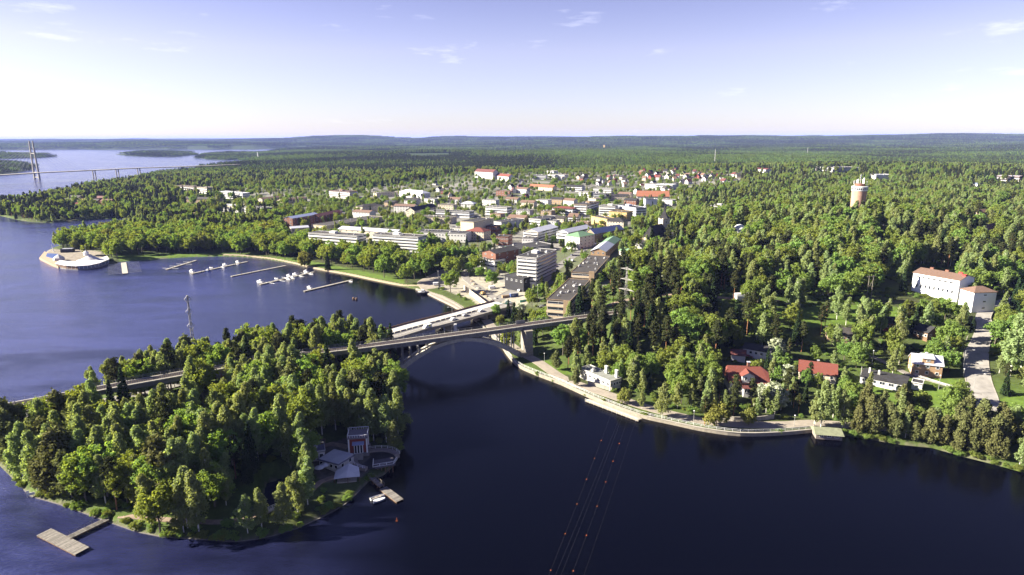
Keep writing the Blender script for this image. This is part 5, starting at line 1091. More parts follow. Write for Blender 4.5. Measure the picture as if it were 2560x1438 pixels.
# water tower
def water_tower():
    p = P(2141, 542, 35.0); g = h1(p[0], p[1]); zt = float(P(2141, 470, 60)[2]); p = P(2141, 540, g)
    H = (542 - 470) * proj(p)[2] / FOC * 1.02
    t = thing('water_tower', 'brown brick water tower with a white window ring and masts on top', 'water tower', (p[0], p[1], g)); R = 6.6
    MB().lathe([(R * 0.93, -4), (R * 0.93, 2), (R * 0.96, H * 0.5), (R, H - 4.2)], 40).build('shaft', mat('tower_brick', (0.33, 0.20, 0.145), 0.85, var=0.16, scale=0.35), t, True)
    MB().lathe([(R + 0.05, H - 4.2), (R + 0.35, H - 4.0), (R + 0.35, H - 0.4), (R + 0.5, H - 0.4), (R + 0.5, H), (0.0, H + 0.4)], 40).build('gallery', WHITE, t)
    me = win_mesh(1.5, 2.0)
    for k in range(26):
        a = k * 2 * math.pi / 26; o = put('window', me, t, ((R + 0.37) * math.sin(a), -(R + 0.37) * math.cos(a), H - 2.2), a)
    MB().lathe([(4.4, H + 0.2), (4.4, H + 2.4), (0, H + 2.9)], 24).build('roof_house', WALL_R, t)
    for k, (x, y, h) in enumerate(((0, 0, 11), (-3, -2, 7), (3, 1, 6.5), (1.5, -3, 5.5), (-4.5, 2, 5), (5, -2.5, 4.5), (-1.5, 3, 6), (2.6, -1, 8))):
        mb = MB().tube((x, y, H + 0.3), (x, y, H + 0.3 + h), 0.22, 0.12, 5)
        for q in (0.55, 0.75, 0.92): mb.box((x, y, H + h * q), (1.2, 0.35, 1.0), k * 0.8)
        mb.build('antenna_mast', WHITE, t)
    FOOT.append(([(p[0] + 9 * math.cos(a), p[1] + 9 * math.sin(a)) for a in np.linspace(0, 6.28, 9)[:-1]], H)); CLEAR.append((2115, 2165, 440, 518, math.hypot(p[0], p[1]) + 10, 1.0))
water_tower()
# white dome and the buried tank
def dome():
    p = G(1848, 590); t = thing('radar_dome', 'white round dome half hidden in the park trees', 'dome', p); MB().lathe([(6.0, 0), (6.2, 3), (5.9, 5.5), (4.8, 8), (2.8, 9.8), (0, 10.5)], 20).build('shell', WHITE, t, True); MB().lathe([(6.0, -2), (6.0, 0.4)], 20).build('plinth', CONC, t)
    CLEAR.append((1838, 1862, 555, 582, math.hypot(p[0], p[1]) - 5, 1.0))
    p = G(1840, 752); t = thing('tank', 'white cylindrical tank lying on its side in the park', 'tank', p, 0.18); r = 2.6
    prof = [(0, 0)]; mb = MB(); mb.tube((-1, 0, 2.2), (18, 0, 2.2), r, n=20); mb.build('shell', WHITE, t); MB().box((3, 0, -0.5), (1, 4.4, 2.0)).box((14, 0, -0.5), (1, 4.4, 2.0)).build('cradle', CONC, t)
    CLEAR.append((1790, 1866, 732, 756, math.hypot(p[0], p[1]) - 8, 0.8))
dome()

# lattice pylons
STEEL_P = mat('weathered_galvanised', (0.26, 0.25, 0.24), 0.6, 0.3, var=0.2)
def pylon(px, py, label, H, arms, rz, wb=2.6, wt=0.7, diamond=False, base=None):
    p = G(px, py) if base is None else P(px, py, base); t = thing('power_pylon', label, 'pylon', p, rz, 'power pylons'); mb = MB(); n = 12
    def wd(z): return wb + (wt - wb) * min(1, z / (H * 0.85))
    for k in range(n):
        z0, z1 = H * k / n, H * (k + 1) / n; a, b = wd(z0) / 2, wd(z1) / 2
        c0 = [(-a, -a, z0), (a, -a, z0), (a, a, z0), (-a, a, z0)]; c1 = [(-b, -b, z1), (b, -b, z1), (b, b, z1), (-b, b, z1)]
        for i in range(4):
            mb.tube(c0[i], c1[i], 0.09, n=4); mb.tube(c0[i], c1[(i + 1) % 4], 0.045, n=3); mb.tube(c0[(i + 1) % 4], c1[i], 0.045, n=3)
    mb.build('lattice_mast', STEEL_P, t)
    for z, L in arms:
        am = MB()
        for s in (-1, 1):
            for y in (-0.4, 0.4):
                if diamond: am.tube((0, y, z - 1.9), (s * L, 0, z), 0.09, n=4); am.tube((s * L, 0, z), (0, y, z + 1.9), 0.09, n=4)
                else: am.tube((0, y, z + 0.8), (s * L, 0, z), 0.10, n=4); am.tube((0, y, z), (s * L, 0, z), 0.10, n=4); am.tube((s * L * 0.5, y * 0.5, z), (s * L * 0.5, y * 0.5, z + 0.4), 0.07, n=3)
            if not diamond: am.tube((s * L, 0, z), (s * L, 0, z - 1.1), 0.09, n=4)
        am.build('cross_arm', STEEL_P, t)
    CLEAR.append((px - 25, px + 25, proj(p + (0, 0, H))[1], proj(p + (0, 0, H * 0.35))[1], proj(p)[2] - 1, 1.0)); return t, p
pylon(1563, 790, 'white steel lattice pylon with three pairs of arms on the railway slope', 29, ((15.5, 5.4), (21.5, 4.4), (27.5, 4.4)), -0.85, base=14)
pylon(491, 925, 'slender steel pylon with diamond arms beside the railway on the island', 37, ((22.0, 1.7), (29.0, 1.5), (35.0, 1.5)), 0.3, 1.6, 0.5, True, base=6.5)
def hpole(px, py, label, H, w, rz):
    p = G(px, py); t = thing('power_pole', label, 'pylon', p, rz, 'wooden power poles')
    for s in (-1, 1): MB().tube((s * w / 2, 0, -0.5), (s * w / 2, 0, H), 0.18, 0.13, 6).build('pole', WOOD, t)
    MB().box((0, 0, H - 0.6), (w * 2.0, 0.25, 0.3)).build('cross_arm', WOOD, t); MB().tube((-w / 2, 0, H * 0.4), (w / 2, 0, H * 0.8), 0.08, n=4).tube((w / 2, 0, H * 0.4), (-w / 2, 0, H * 0.8), 0.08, n=4).build('brace', WOOD, t)
    q = proj(p + (0, 0, H)); CLEAR.append((px - 16, px + 16, q[1], q[1] + 40, q[2] - 1, 0.9)); return p
hpole(2172, 745, 'leaning wooden twin pole in the meadow left of the switchyard', 14, 3.0, 0.2)
hpole(1640, 830, 'wooden twin pole with a crossbar on the pine slope', 13, 4.5, 0.1)
hpole(1966, 795, 'wooden twin pole behind the blossoming trees', 9, 2.0, 0.3)
for (a, b, hh, lb) in ((1929, 970, 9.5, 'grey wooden pole between the red-roofed villa and the blossoming tree'), (1657, 880, 8, 'short wooden pole in the clearing of the pine slope')):
    p = G(a, b); o = MB().tube((0, 0, -0.5), (0, 0, hh), 0.14, 0.10, 6).box((0, 0, hh - 0.5), (1.2, 0.12, 0.12)).build('utility_pole', WOOD, loc=p); tag(o, lb, 'utility pole')
# wires over the strait with orange markers
def wires():
    ends = [((1518, 1050), (1352, 1470), 6), ((1546, 1040), (1368, 1470), 0), ((1552, 1040), (1383, 1470), 0), ((1562, 1058), (1411, 1470), 6), ((1582, 1062), (1443, 1470), 0)]
    q0 = P(1563, 790, 14.0)
    for k, (a, b, nb) in enumerate(ends):
        za, zb = 26.0, 30.0; A = P(*a, za); B = P(*b, zb); d = B - A; A2 = A - d * 0.55; B2 = B + d * 0.5
        t = thing('power_line', '%s thin power wire from the left sagging across the dark strait%s' % (ORD_ALL[k], ' with orange marker balls' if nb else ''), 'power line', A2, 0, 'power wires'); mb = MB(); n = 16
        f = lambda s: (B2 - A2) * s + np.array([0, 0, -2.2 * 4 * s * (1 - s)])
        for i in range(n): mb.tube(f(i / n), f((i + 1) / n), 0.009, n=3)
        mb.build('wire', DARK, t)
        if nb:
            bm = MB().lathe([(0.01, -0.1), (0.07, -0.07), (0.1, 0), (0.07, 0.07), (0.01, 0.1)], 8).mesh('marker_ball'); bm.materials.append(ORB)
            for i in range(nb): put('marker_ball', bm, t, f(0.335 + i * 0.068 * (1 + 0.02 * i)))
wires()
# boathouse
def boathouse():
    c = P(2066, 1092, 0.0); t = thing('boathouse', 'grey boathouse with a shallow green-grey roof standing in the water', 'boathouse', (c[0], c[1], 0), -0.18)
    MB().box((0, 0, 1.3), (9.5, 6.2, 2.2)).build('wall', mat('grey_boards', (0.19, 0.16, 0.14), 0.85, var=0.3, scale=1.5), t)
    MB().add([(-5.3, -3.9, 2.3), (5.3, -3.9, 2.3), (5.3, 3.9, 2.3), (-5.3, 3.9, 2.3), (-5.0, 0.0, 3.9), (5.0, 0.0, 3.9)], [(0, 1, 5, 4), (2, 3, 4, 5), (0, 4, 3), (1, 2, 5), (0, 3, 2, 1)]).build('roof', mat('mossy_roof', (0.155, 0.165, 0.105), 0.85, var=0.3, scale=0.7), t)
    for x in (-4.3, -1.5, 1.5, 4.3):
        for y in (-2.8, 2.8): MB().tube((x, y, -2.5), (x, y, 0.3), 0.16, n=6).build('pile', WOOD_D, t)
    for x in (-2.8, 0, 2.8): put('window', win_mesh(1.6, 0.9), t, (x, -3.1, 1.6))
    CLEAR.append((2028, 2106, 1066, 1110, 230.0, 1.0)); FOOT.append(([(c[0] + a, c[1] + b) for a, b in ((-7, -5), (7, -5), (7, 5), (-7, 5))], 4))
boathouse()
# long slipway pontoon by the promenade
def pontoon():
    A, B = P(1470, 999, 0.6), P(1603, 1049, 0.6); d = B - A; L = np.linalg.norm(d); t = thing('pontoon', 'long slatted pontoon with a white rail below the promenade wall', 'pontoon', A, math.atan2(d[1], d[0]))
    pm = MB().box((0, 0, 0), (0.42, 3.0, 0.12)).mesh('plank'); pm.materials.append(WOOD_P)
    for k in range(int(L / 0.5)): put('plank', pm, t, (k * 0.5 + 0.25, -0.6, 0.1))
    for y in (-1.9, 0.7): MB().box((L / 2, y, -0.1), (L, 0.3, 0.35)).build('beam', WOOD, t)
    MB().tube((0, -2.05, 1.0), (L, -2.05, 1.0), 0.05, n=4).tube((0, -2.05, 0.55), (L, -2.05, 0.55), 0.04, n=4).build('rail', WHITE_B, t)
    for k in range(int(L / 2.5) + 1): MB().tube((k * 2.5, -2.05, -1.8), (k * 2.5, -2.05, 1.0), 0.07, n=4).build('post', WHITE_B, t)
pontoon()
railing('fence', 'white board fence along the drive of the flat-roofed villa', [np.array(G(a, b)) for a, b in ((2273, 936), (2310, 948), (2350, 961), (2390, 973), (2425, 981))], 1.0, 2.6, WHITE_B, 2, 0.07, 0.07, 'fence')
railing('guard_rail', 'steel guard rail at the foot of the riverside road', [np.array(G(a, b)) for a, b in ((2460, 1052), (2480, 1048), (2505, 1038))], 0.8, 2.0, STEEL_L, 1, 0.12, 0.06, 'guard rail')
for (a, b, lb) in ((2408, 1000, 'small white sign post at the corner of the hedge'), (2389, 1012, 'white square sign beside the hedge end')):
    p = G(a, b); t = thing('sign', lb, 'sign', p, 0.3); MB().tube((0, 0, 0), (0, 0, 1.6), 0.05, n=5).build('post', STEEL_L, t); MB().box((0, 0, 1.9), (0.9, 0.08, 1.1)).build('panel', WHITE, t)
p = G(2150, 955); t = thing('flag', 'limp white and red flag on a pole beside the flat-roofed villa', 'flag', p); MB().tube((0, 0, 0), (0, 0, 7.5), 0.06, n=5).build('pole', WHITE, t); MB().add([(0, 0, 7.4), (0.5, 0.1, 7.1), (0.35, -0.1, 5.2), (0, 0, 5.0), (0.25, 0.2, 6.3)], [(0, 1, 4), (1, 2, 4), (2, 3, 4), (3, 0, 4)]).build('cloth', mat('flag_cloth', (0.6, 0.35, 0.30), 0.8, var=0.3, scale=2), t)
p = G(2045, 1062); t = thing('sign', 'white waterway board on twin posts beside the boathouse', 'sign', p, -0.1); MB().tube((-1.1, 0, 0), (-1.1, 0, 3), 0.07, n=5).tube((1.1, 0, 0), (1.1, 0, 3), 0.07, n=5).build('post', WHITE, t); MB().box((0, 0, 2.6), (2.8, 0.1, 0.5)).build('panel', WHITE, t)
# garden hedge and wooden stakes
p0 = np.array(G(2400, 1002)); p1 = np.array(G(2360, 1045))
o = MB().sweep(dens([p0, p1], 0.8), [(-0.8, -0.3), (-0.9, 1.2), (-0.4, 1.9), (0.4, 1.9), (0.9, 1.2), (0.8, -0.3)]).build('hedge', LEAF['broadleaf']); tag(o, 'clipped green hedge at the road corner of the villa garden', 'hedge')
for k, x in enumerate((1826, 1831, 1838, 1848, 1852, 1866)):
    p = G(x, 688 - k % 2); o = MB().tube((0, 0, -0.3), (0, 0, 4.6), 0.2, n=6).build('timber_post', WOOD_P, loc=p); tag(o, '%s tall pale timber post from the left in the park glade' % ORD_ALL[k], 'post', 'timber posts in the glade')
CLEAR.append((1820, 1872, 668, 692, 420.0, 0.9))
# ------------------------------------------------------------------ island garden: pavilion, terrace, cafe, jetties
def pavilion():
    c = G(898, 1128); t = thing('pavilion', 'dark red garden pavilion with white columns and a balustraded roof terrace', 'pavilion', c, 0.14); w, d, h = 6.4, 6.2, 6.6
    MB().box((0, 0, h / 2), (w - 0.5, d - 0.5, h + 0.6)).build('wall', BARN, t); MB().box((0, 0, 0.35), (w + 1.4, d + 1.6, 1.1)).build('plinth', CONC_D, t)
    r = MB().box((0, 0, h + 0.2), (w + 0.9, d + 0.9, 0.45)).build('roof_terrace', mat('terrace_boards', (0.16, 0.14, 0.15), 0.85, var=0.25, scale=2), t)
    for x in (-1, 1):
        for y in (-1, 1): MB().box((x * w / 2, y * d / 2, h / 2), (0.5, 0.5, h)).build('column', WHITE, t)
    bal = MB().box((0, 0, 0), (0.12, 0.12, 0.85)).mesh('baluster'); bal.materials.append(WHITE)
    for sx, sy in ((0, -1), (0, 1), (-1, 0), (1, 0)):
        L = (w if sx == 0 else d) + 0.6; ctr = np.array([sx * (w + 0.6) / 2, sy * (d + 0.6) / 2]); u_ = np.array([1, 0]) if sx == 0 else np.array([0, 1])
        MB().box((ctr[0], ctr[1], h + 1.4), (L * abs(u_[0]) + 0.16, L * abs(u_[1]) + 0.16, 0.14)).build('balustrade_rail', WHITE, r)
        for k in range(9): q = ctr + u_ * (k / 8 - 0.5) * L; put('baluster', bal, r, (q[0], q[1], h + 0.9))
    f = MB().box((0.2, -d / 2 - 0.05, 2.6), (3.2, 0.5, 4.0)).build('door_frame', WHITE, t)
    for k in range(3): put('door', win_mesh(0.9, 3.2), f, (-0.8 + k * 1.0, -d / 2 - 0.32, 2.5))
    MB().add([(-1.9, -d / 2 - 1.1, 4.5), (2.3, -d / 2 - 1.1, 4.5), (2.3, -d / 2 + 0.2, 5.3), (-1.9, -d / 2 + 0.2, 5.3), (-1.9, -d / 2 - 1.1, 4.35), (2.3, -d / 2 - 1.1, 4.35)], [(0, 1, 2, 3), (0, 4, 5, 1)]).build('canopy', METAL_B, t)
    for k in range(7): MB().box((0.2, -d / 2 - 0.9 - k * 0.34, 0.72 - k * 0.16), (3.4, 0.36, 0.16)).build('step', CONC, t)
    for s in (-1, 1): put('window', win_mesh(1.3, 2.4), t, (s * (w - 0.5) / 2, 0.3, 3.2), s * math.pi / 2)
    CLEAR.append((862, 940, 1045, 1140, 226.0, 1.0)); FOOT.append(([(c[0] + a, c[1] + b) for a, b in ((-5, -7), (5, -7), (5, 4), (-5, 4))], 8))
pavilion()
def terrace():
    c = G(942, 1152); z0 = max(c[2], 1.4) + 0.9; t = thing('round_terrace', 'curved terrace walk with a white railing round a dark basin', 'terrace', (c[0], c[1], 0), 0.1); R = 7.6
    arc = [(R * math.cos(a), R * 0.92 * math.sin(a)) for a in np.linspace(math.radians(20), math.radians(248), 30)]
    MB().sweep([(x, y, z0) for x, y in arc], [(-0.9, -1.6), (-0.9, 0.1), (0.9, 0.1), (0.9, -1.6)]).build('walk', mat('walk_boards', (0.22, 0.19, 0.17), 0.85, var=0.2, scale=2), t)
    MB().lathe([(R - 1.0, z0 - 0.6), (0.01, z0 - 0.6)], 28).build('basin', BLACK_W, t)
    mb = MB(); pm = MB().tube((0, 0, 0), (0, 0, 1.1), 0.09, n=5).mesh('post'); pm.materials.append(WHITE)
    out = [(x * 1.11, y * 1.11) for x, y in arc]
    for zz in (0.6, 1.1):
        for a, b in zip(out[:-1], out[1:]): mb.tube((*a, z0 + zz), (*b, z0 + zz), 0.06, n=4)
    rl = mb.build('railing', WHITE, t)
    for k in range(0, 30, 2): put('post', pm, rl, (*out[k], z0))
    dk = MB().box((3.0, -3.6, z0), (7.0, 6.0, 0.3), 0.25).build('deck', mat('dark_deck', (0.09, 0.08, 0.085), 0.8, var=0.25, scale=2), t)
    for (a, b) in (((-0.6, -6.6), (6.4, -7.0 + 2.0)), ((-0.6, -6.6), (-0.9, -2.2)), ((6.4, -5.0), (7.4, -1.8))):
        fr = MB()
        for zz in (0.2, 1.15): fr.tube((*a, z0 + zz), (*b, z0 + zz), 0.07, n=4)
        fr.tube((*a, z0 + 0.2), (*b, z0 + 1.15), 0.04, n=4); g_ = fr.build('railing', WHITE, dk)
        for s in (0, 0.33, 0.66, 1): put('post', pm, g_, (a[0] + (b[0] - a[0]) * s, a[1] + (b[1] - a[1]) * s, z0 + 0.1))
    for k in range(5): MB().tube((1 + k * 1.3, -6.2, -2), (1 + k * 1.3, -6.2, z0), 0.16, n=6).build('pile', WOOD_D, dk)
    CLEAR.append((880, 985, 1120, 1200, 212.0, 1.0)); FOOT.append(([(c[0] + a, c[1] + b) for a, b in ((-9, -9), (9, -9), (9, 9), (-9, 9))], 2))
terrace()
CAFE_R = mat('cafe_felt', (0.11, 0.11, 0.145), 0.7, var=0.25, scale=0.8)
bld('cafe', 'low garden cafe with a grey felt roof beside the pavilion', (797, 1147), (846, 1160), 8.0, 3.2, WALL_G, CAFE_R, 'shed', 1, 4, 2, rh=-0.5, clear=1.0, vents=0, clearh=1.0)
bld('cafe_annex', 'small flat-roofed annex with a lavender roof behind the cafe', (775, 1134), (812, 1128), 6.0, 3.0, WALL_G, CAFE_R, 'flat', 1, 2, 1, clear=0.9, vents=1)
bld('kiosk', 'small dark kiosk with a pale roof edge left of the pavilion', (796, 1112), (812, 1110), 3.0, 2.8, WOOD_D, TAR, 'flat', 1, 0, 0, clear=0.9, vents=0)
def tent():
    c = G(868, 1197); t = thing('canopy_tent', 'white peaked canopy tent with a wooden floor by the shore', 'tent', c, 0.2)
    MB().add([(-4.2, -2.6, 1.7), (0, -3.4, 2.3), (4.4, -2.4, 1.6), (4.0, 2.4, 2.6), (0.6, 3.4, 3.9), (-3.8, 2.2, 2.2), (0.4, -0.2, 3.5)], [(0, 1, 6), (1, 2, 6), (2, 3, 6), (3, 4, 6), (4, 5, 6), (5, 0, 6)]).build('canopy', TENT, t)
    MB().box((0, -0.4, 0.15), (6.4, 4.6, 0.3)).build('floor', WOOD_P, t)
    for x, y, h in ((-4, -2.4, 1.8), (4.2, -2.2, 1.7), (0.5, 3.2, 3.8), (0.4, -3.1, 2.3)): MB().tube((x, y, -0.3), (x, y, h), 0.09, n=5).build('pole', RED_D, t)
    CLEAR.append((835, 905, 1170, 1212, 208.0, 1.0)); FOOT.append(([(c[0] + a, c[1] + b) for a, b in ((-5, -5), (5, -5), (5, 5), (-5, 5))], 4))
tent()
def parasol(px, py, lb):
    c = G(px, py); t = thing('parasol', lb, 'parasol', c); MB().tube((0, 0, 0), (0, 0, 2.6), 0.05, n=5).build('pole', WOOD, t); MB().lathe([(1.75, 2.1), (0.9, 2.5), (0.02, 2.8)], 8).build('canopy', TENT, t)
parasol(813, 1176, 'white octagonal parasol on the cafe terrace')
parasol(800, 1183, 'second smaller white parasol at the edge of the cafe terrace')
def jetty(name, label, A, B, w, zz, m=WOOD, rails=0):
    A, B = P(*A, zz), P(*B, zz); d = B - A; L = np.linalg.norm(d[:2]); t = thing(name, label, 'jetty', (A[0], A[1], 0), math.atan2(d[1], d[0]))
    pms = []
    for q in range(4):
        pm = MB().box((0, 0, 0), (0.36, w, 0.1)).mesh('plank'); pm.materials.append(mat('jetty_board_%d' % q, tuple(c * (0.6 + 0.16 * q) for c in (0.17, 0.155, 0.138)), 0.85, var=0.35, scale=1.5)); pms.append(pm)
    for k in range(int(L / 0.4)): put('plank', pms[int(RNG.integers(4))], t, (k * 0.4 + 0.2, float(RNG.uniform(-0.05, 0.05)), zz))
    for s in (-1, 1): MB().box((L / 2, s * (w / 2 - 0.15), zz - 0.25), (L, 0.2, 0.36)).build('beam', WOOD_D, t)
    for k in range(int(L / 3) + 1):
        for s in (-1, 1): MB().tube((min(k * 3 + 0.2, L - 0.2), s * (w / 2 - 0.1), -2), (min(k * 3 + 0.2, L - 0.2), s * (w / 2 - 0.1), zz), 0.1, n=5).build('pile', WOOD_D, t)
    for s in ((-1, 1)[:rails]):
        mb = MB().tube((0, s * w / 2, zz + 1), (L, s * w / 2, zz + 1), 0.05, n=4).tube((0, s * w / 2, zz + 0.5), (L, s * w / 2, zz + 0.5), 0.04, n=4); rr = mb.build('railing', WOOD, t)
        for k in range(int(L / 2) + 1): MB().tube((k * 2, s * w / 2, zz), (k * 2, s * w / 2, zz + 1), 0.05, n=4).build('post', WOOD, rr)
    return t, L
jetty('jetty', 'grey plank platform of the T-shaped bathing jetty', (110, 1330), (206, 1378), 4.0, 0.7)
jetty('jetty', 'railed plank walkway from the island to the T-shaped jetty', (268, 1297), (170, 1344), 2.2, 0.9, WOOD, 2)
jetty('jetty', 'floating grey jetty platform off the pavilion shore', (958, 1220), (1000, 1252), 2.8, 0.5)
jetty('gangway', 'railed wooden gangway from the terrace down to the jetty platform', (927, 1192), (955, 1216), 1.8, 1.2, WOOD_P, 2)
def footbridge():
    c = G(691, 1280); t = thing('footbridge', 'small white arched footbridge over the garden stream', 'bridge', (c[0], c[1], c[2]), 0.15); n = 8; w = 1.8
    arc = [(-2.6 + 5.2 * k / n, 0.25 + 0.9 * math.sin(math.pi * k / n)) for k in range(n + 1)]; MB().sweep([(x, 0, z) for x, z in arc], [(-w / 2, -0.15), (-w / 2, 0.05), (w / 2, 0.05), (w / 2, -0.15)]).build('deck', WOOD_P, t)
    for s in (-1, 1):
        mb = MB()
        for zz in (0.55, 1.0):
            for a, b in zip(arc[:-1], arc[1:]): mb.tube((a[0], s * w / 2, a[1] + zz), (b[0], s * w / 2, b[1] + zz), 0.06, n=4)
        r = mb.build('railing', WHITE, t)
        for k in range(0, n + 1, 2): MB().tube((arc[k][0], s * w / 2, arc[k][1]), (arc[k][0], s * w / 2, arc[k][1] + 1.05), 0.08, n=4).build('post', WHITE, r)
    CLEAR.append((672, 712, 1262, 1292, 175.0, 1.0))
footbridge()
p = G(76, 1243); t = thing('sign', 'white waterway sign board on the western tip of the island', 'sign', p, 0.5); MB().tube((-0.8, 0, 0), (-0.8, 0, 1.6), 0.06, n=5).tube((0.8, 0, 0), (0.8, 0, 1.6), 0.06, n=5).build('post', STEEL_L, t); MB().box((0.2, 0, 1.1), (2.2, 0.1, 0.9)).box((-0.5, 0, 2.0), (0.8, 0.1, 0.8)).build('panel', WHITE, t); CLEAR.append((55, 100, 1222, 1245, 190.0, 1.0))
p = G(351, 1000); t = thing('banner', 'tall red and white banner flag on the path below the railway', 'banner', p, 0.4); MB().tube((0, 0, 0), (0, 0, 5), 0.06, n=5).build('pole', WHITE, t); MB().box2(0.05, 0.95, -0.03, 0.03, 1.2, 4.9).build('cloth', mat('banner_cloth', (0.55, 0.12, 0.10), 0.8, var=0.4, scale=0.8), t); CLEAR.append((335, 368, 970, 1008, 236.0, 1.0))
p = P(992, 1303, 0); o = MB().lathe([(0.01, -0.4), (0.35, -0.2), (0.35, 0.3), (0.12, 0.5), (0.1, 1.1), (0.01, 1.15)], 10).build('buoy', ORB, loc=p); tag(o, 'small red buoy floating off the pavilion jetty', 'buoy')

# ------------------------------------------------------------------ boats
def boat_meshes(L, w, kind):
    hull = MB(); st = [(-0.5, 0.42, 0.0), (-0.2, 0.5, 0.0), (0.15, 0.46, 0.05), (0.38, 0.26, 0.14), (0.5, 0.02, 0.26)]; hh = 0.16 * L if kind == 'cabin' else 0.12 * L; vs = []
    for x, hw, sh in st: vs += [(x * L, -hw * w, hh + sh * hh * 1.4), (x * L, -hw * w * 0.72, -0.2), (x * L, hw * w * 0.72, -0.2), (x * L, hw * w, hh + sh * hh * 1.4)]
    fs = []
    for i in range(4):
        for j in range(3): a = i * 4 + j; fs.append((a, a + 1, a + 5, a + 4))
    fs.append((0, 3, 2, 1)); hull.add(vs, fs)
    deck = MB().add([(x * L * 0.97, s * hw * w * 0.93, hh * (0.86 if kind != 'row' else 0.45) + sh * hh * 1.4) for x, hw, sh in st for s in (-1, 1)], [(i * 2, i * 2 + 2, i * 2 + 3, i * 2 + 1) for i in range(4)])
    parts = [('hull', hull, WHITE), ('deck', deck, WHITE if kind != 'row' else WOOD)]
    if kind == 'cabin':
        cb = MB().add([(-0.18 * L, -0.33 * w, hh * 0.9), (0.22 * L, -0.28 * w, hh * 0.9), (0.22 * L, 0.28 * w, hh * 0.9), (-0.18 * L, 0.33 * w, hh * 0.9), (-0.15 * L, -0.28 * w, hh * 2.0), (0.08 * L, -0.24 * w, hh * 2.0), (0.08 * L, 0.24 * w, hh * 2.0), (-0.15 * L, 0.28 * w, hh * 2.0)], [(4, 5, 6, 7), (0, 1, 5, 4), (2, 3, 7, 6), (3, 0, 4, 7)])
        parts += [('cabin', cb, WHITE_B), ('windscreen', MB().add([(0.225 * L, -0.27 * w, hh * 0.95), (0.225 * L, 0.27 * w, hh * 0.95), (0.085 * L, 0.235 * w, hh * 1.98), (0.085 * L, -0.235 * w, hh * 1.98)], [(0, 1, 2, 3)]), GLASS), ('side_window', MB().box((0.0, -0.30 * w, hh * 1.5), (0.2 * L, 0.05, hh * 0.4)).box((0.0, 0.30 * w, hh * 1.5), (0.2 * L, 0.05, hh * 0.4)), GLASS)]
    elif kind == 'row': parts += [('thwart', MB().box((-0.1 * L, 0, hh * 0.7), (0.3, w * 0.8, 0.08)), WOOD_P), ('thwart', MB().box((0.2 * L, 0, hh * 0.75), (0.3, w * 0.6, 0.08)), WOOD_P)]
    else: parts += [('windscreen', MB().add([(0.1 * L, -0.36 * w, hh), (0.1 * L, 0.36 * w, hh), (0.02 * L, 0.32 * w, hh * 1.7), (0.02 * L, -0.32 * w, hh * 1.7)], [(0, 1, 2, 3)]), GLASS), ('outboard_motor', MB().box((-0.54 * L, 0, hh * 0.9), (0.4, 0.35, 1.0)), DARK)]
    out = []
    for n, mb, m in parts: me = mb.mesh(n); me.materials.append(m); out.append((n, me))
    return out
BOATM = {k: boat_meshes(*a) for k, a in {'cabin': (6.2, 2.2, 'cabin'), 'open': (4.6, 1.7, 'open'), 'row': (4.8, 1.6, 'row')}.items()}
def boat(px, py, kind, rz, label, s=1.0, hullm=None):
    p = P(px, py, 0); t = thing({'cabin': 'motor_boat', 'open': 'open_boat', 'row': 'rowing_boat'}[kind], label, 'boat', (p[0], p[1], 0.15), rz, 'boats'); t.scale = (s, s, s)
    for n, me in BOATM[kind]:
        o = put(n, me, t)
        if n == 'hull' and hullm: o.material_slots[0].link = 'OBJECT'; o.material_slots[0].material = hullm
boat(944, 1246, 'row', 0.55, 'small grey rowing boat tied behind the pavilion jetty'); boat(948, 1253, 'open', 0.5, 'small blue and white open boat beside the pavilion jetty', 0.9, METAL_B)
# docks of the bay
DOCKS = [((490, 651), (415, 674), 'slim dock nearest the restaurant with mooring booms'), ((618, 654), (480, 684), 'long dock with white motor boats, second from the restaurant'), ((714, 664), (578, 691), 'long empty dock between the two boat docks'), ((785, 680), (650, 711), 'long dock crowded with white motor boats in mid-bay'), ((880, 700), (760, 728), 'dock nearest the road bridge with a single boat')]
DW = []
for k, (A_, B_, lb) in enumerate(DOCKS):
    A, B = P(*A_, 0.5), P(*B_, 0.5); d = B - A; L = np.linalg.norm(d); t = thing('dock', lb, 'dock', (A[0], A[1], 0), math.atan2(d[1], d[0]), 'docks of the marina'); DW.append((A, d / L, L))
    n = int(L / 8)
    for q in range(n): MB().box(((q + 0.5) * L / n, 0, 0.4), (L / n - 0.15, 2.3, 0.5)).build('pontoon_section', CONC, t)
    for q in range(n + 1): MB().tube((q * L / n, 1.25, -2), (q * L / n, 1.25, 1.3), 0.14, n=5).build('pile', WOOD_D, t)
    for q in range(int(L / 5)):
        for s in (-1, 1):
            if (q * 3 + (s > 0) + k) % 4 == 0: continue
            MB().tube((q * 5 + 3, s * 11, -2), (q * 5 + 3, s * 11, 1.2), 0.11, n=5).build('mooring_post', WOOD_D, t)
            if k in (0, 3) and q % 2: MB().tube((q * 5 + 3, s * 1.2, 0.35), (q * 5 + 3, s * 8, 0.35), 0.09, n=4).build('mooring_boom', STEEL_L, t)
def dock_boats(k, spots):
    A, u_, L = DW[k]; n = np.array([-u_[1], u_[0], 0])
    for i, (s, sd, kd, sc) in enumerate(spots):
        p = A + u_ * L * s + n * sd * 5.2 * sc; q = proj(p)
        boat(q[0], q[1], kd, math.atan2(u_[1], u_[0]) + math.pi / 2 * sd + 0.1 * (i % 3 - 1), '%s white %s from shore on the %s' % (ORD_ALL[i], 'cabin boat' if kd == 'cabin' else 'open boat', ('', 'dock second from the restaurant', '', 'mid-bay dock', 'dock nearest the road bridge')[k]), sc, BLUE_P if (k == 1 and i == 5) else None)
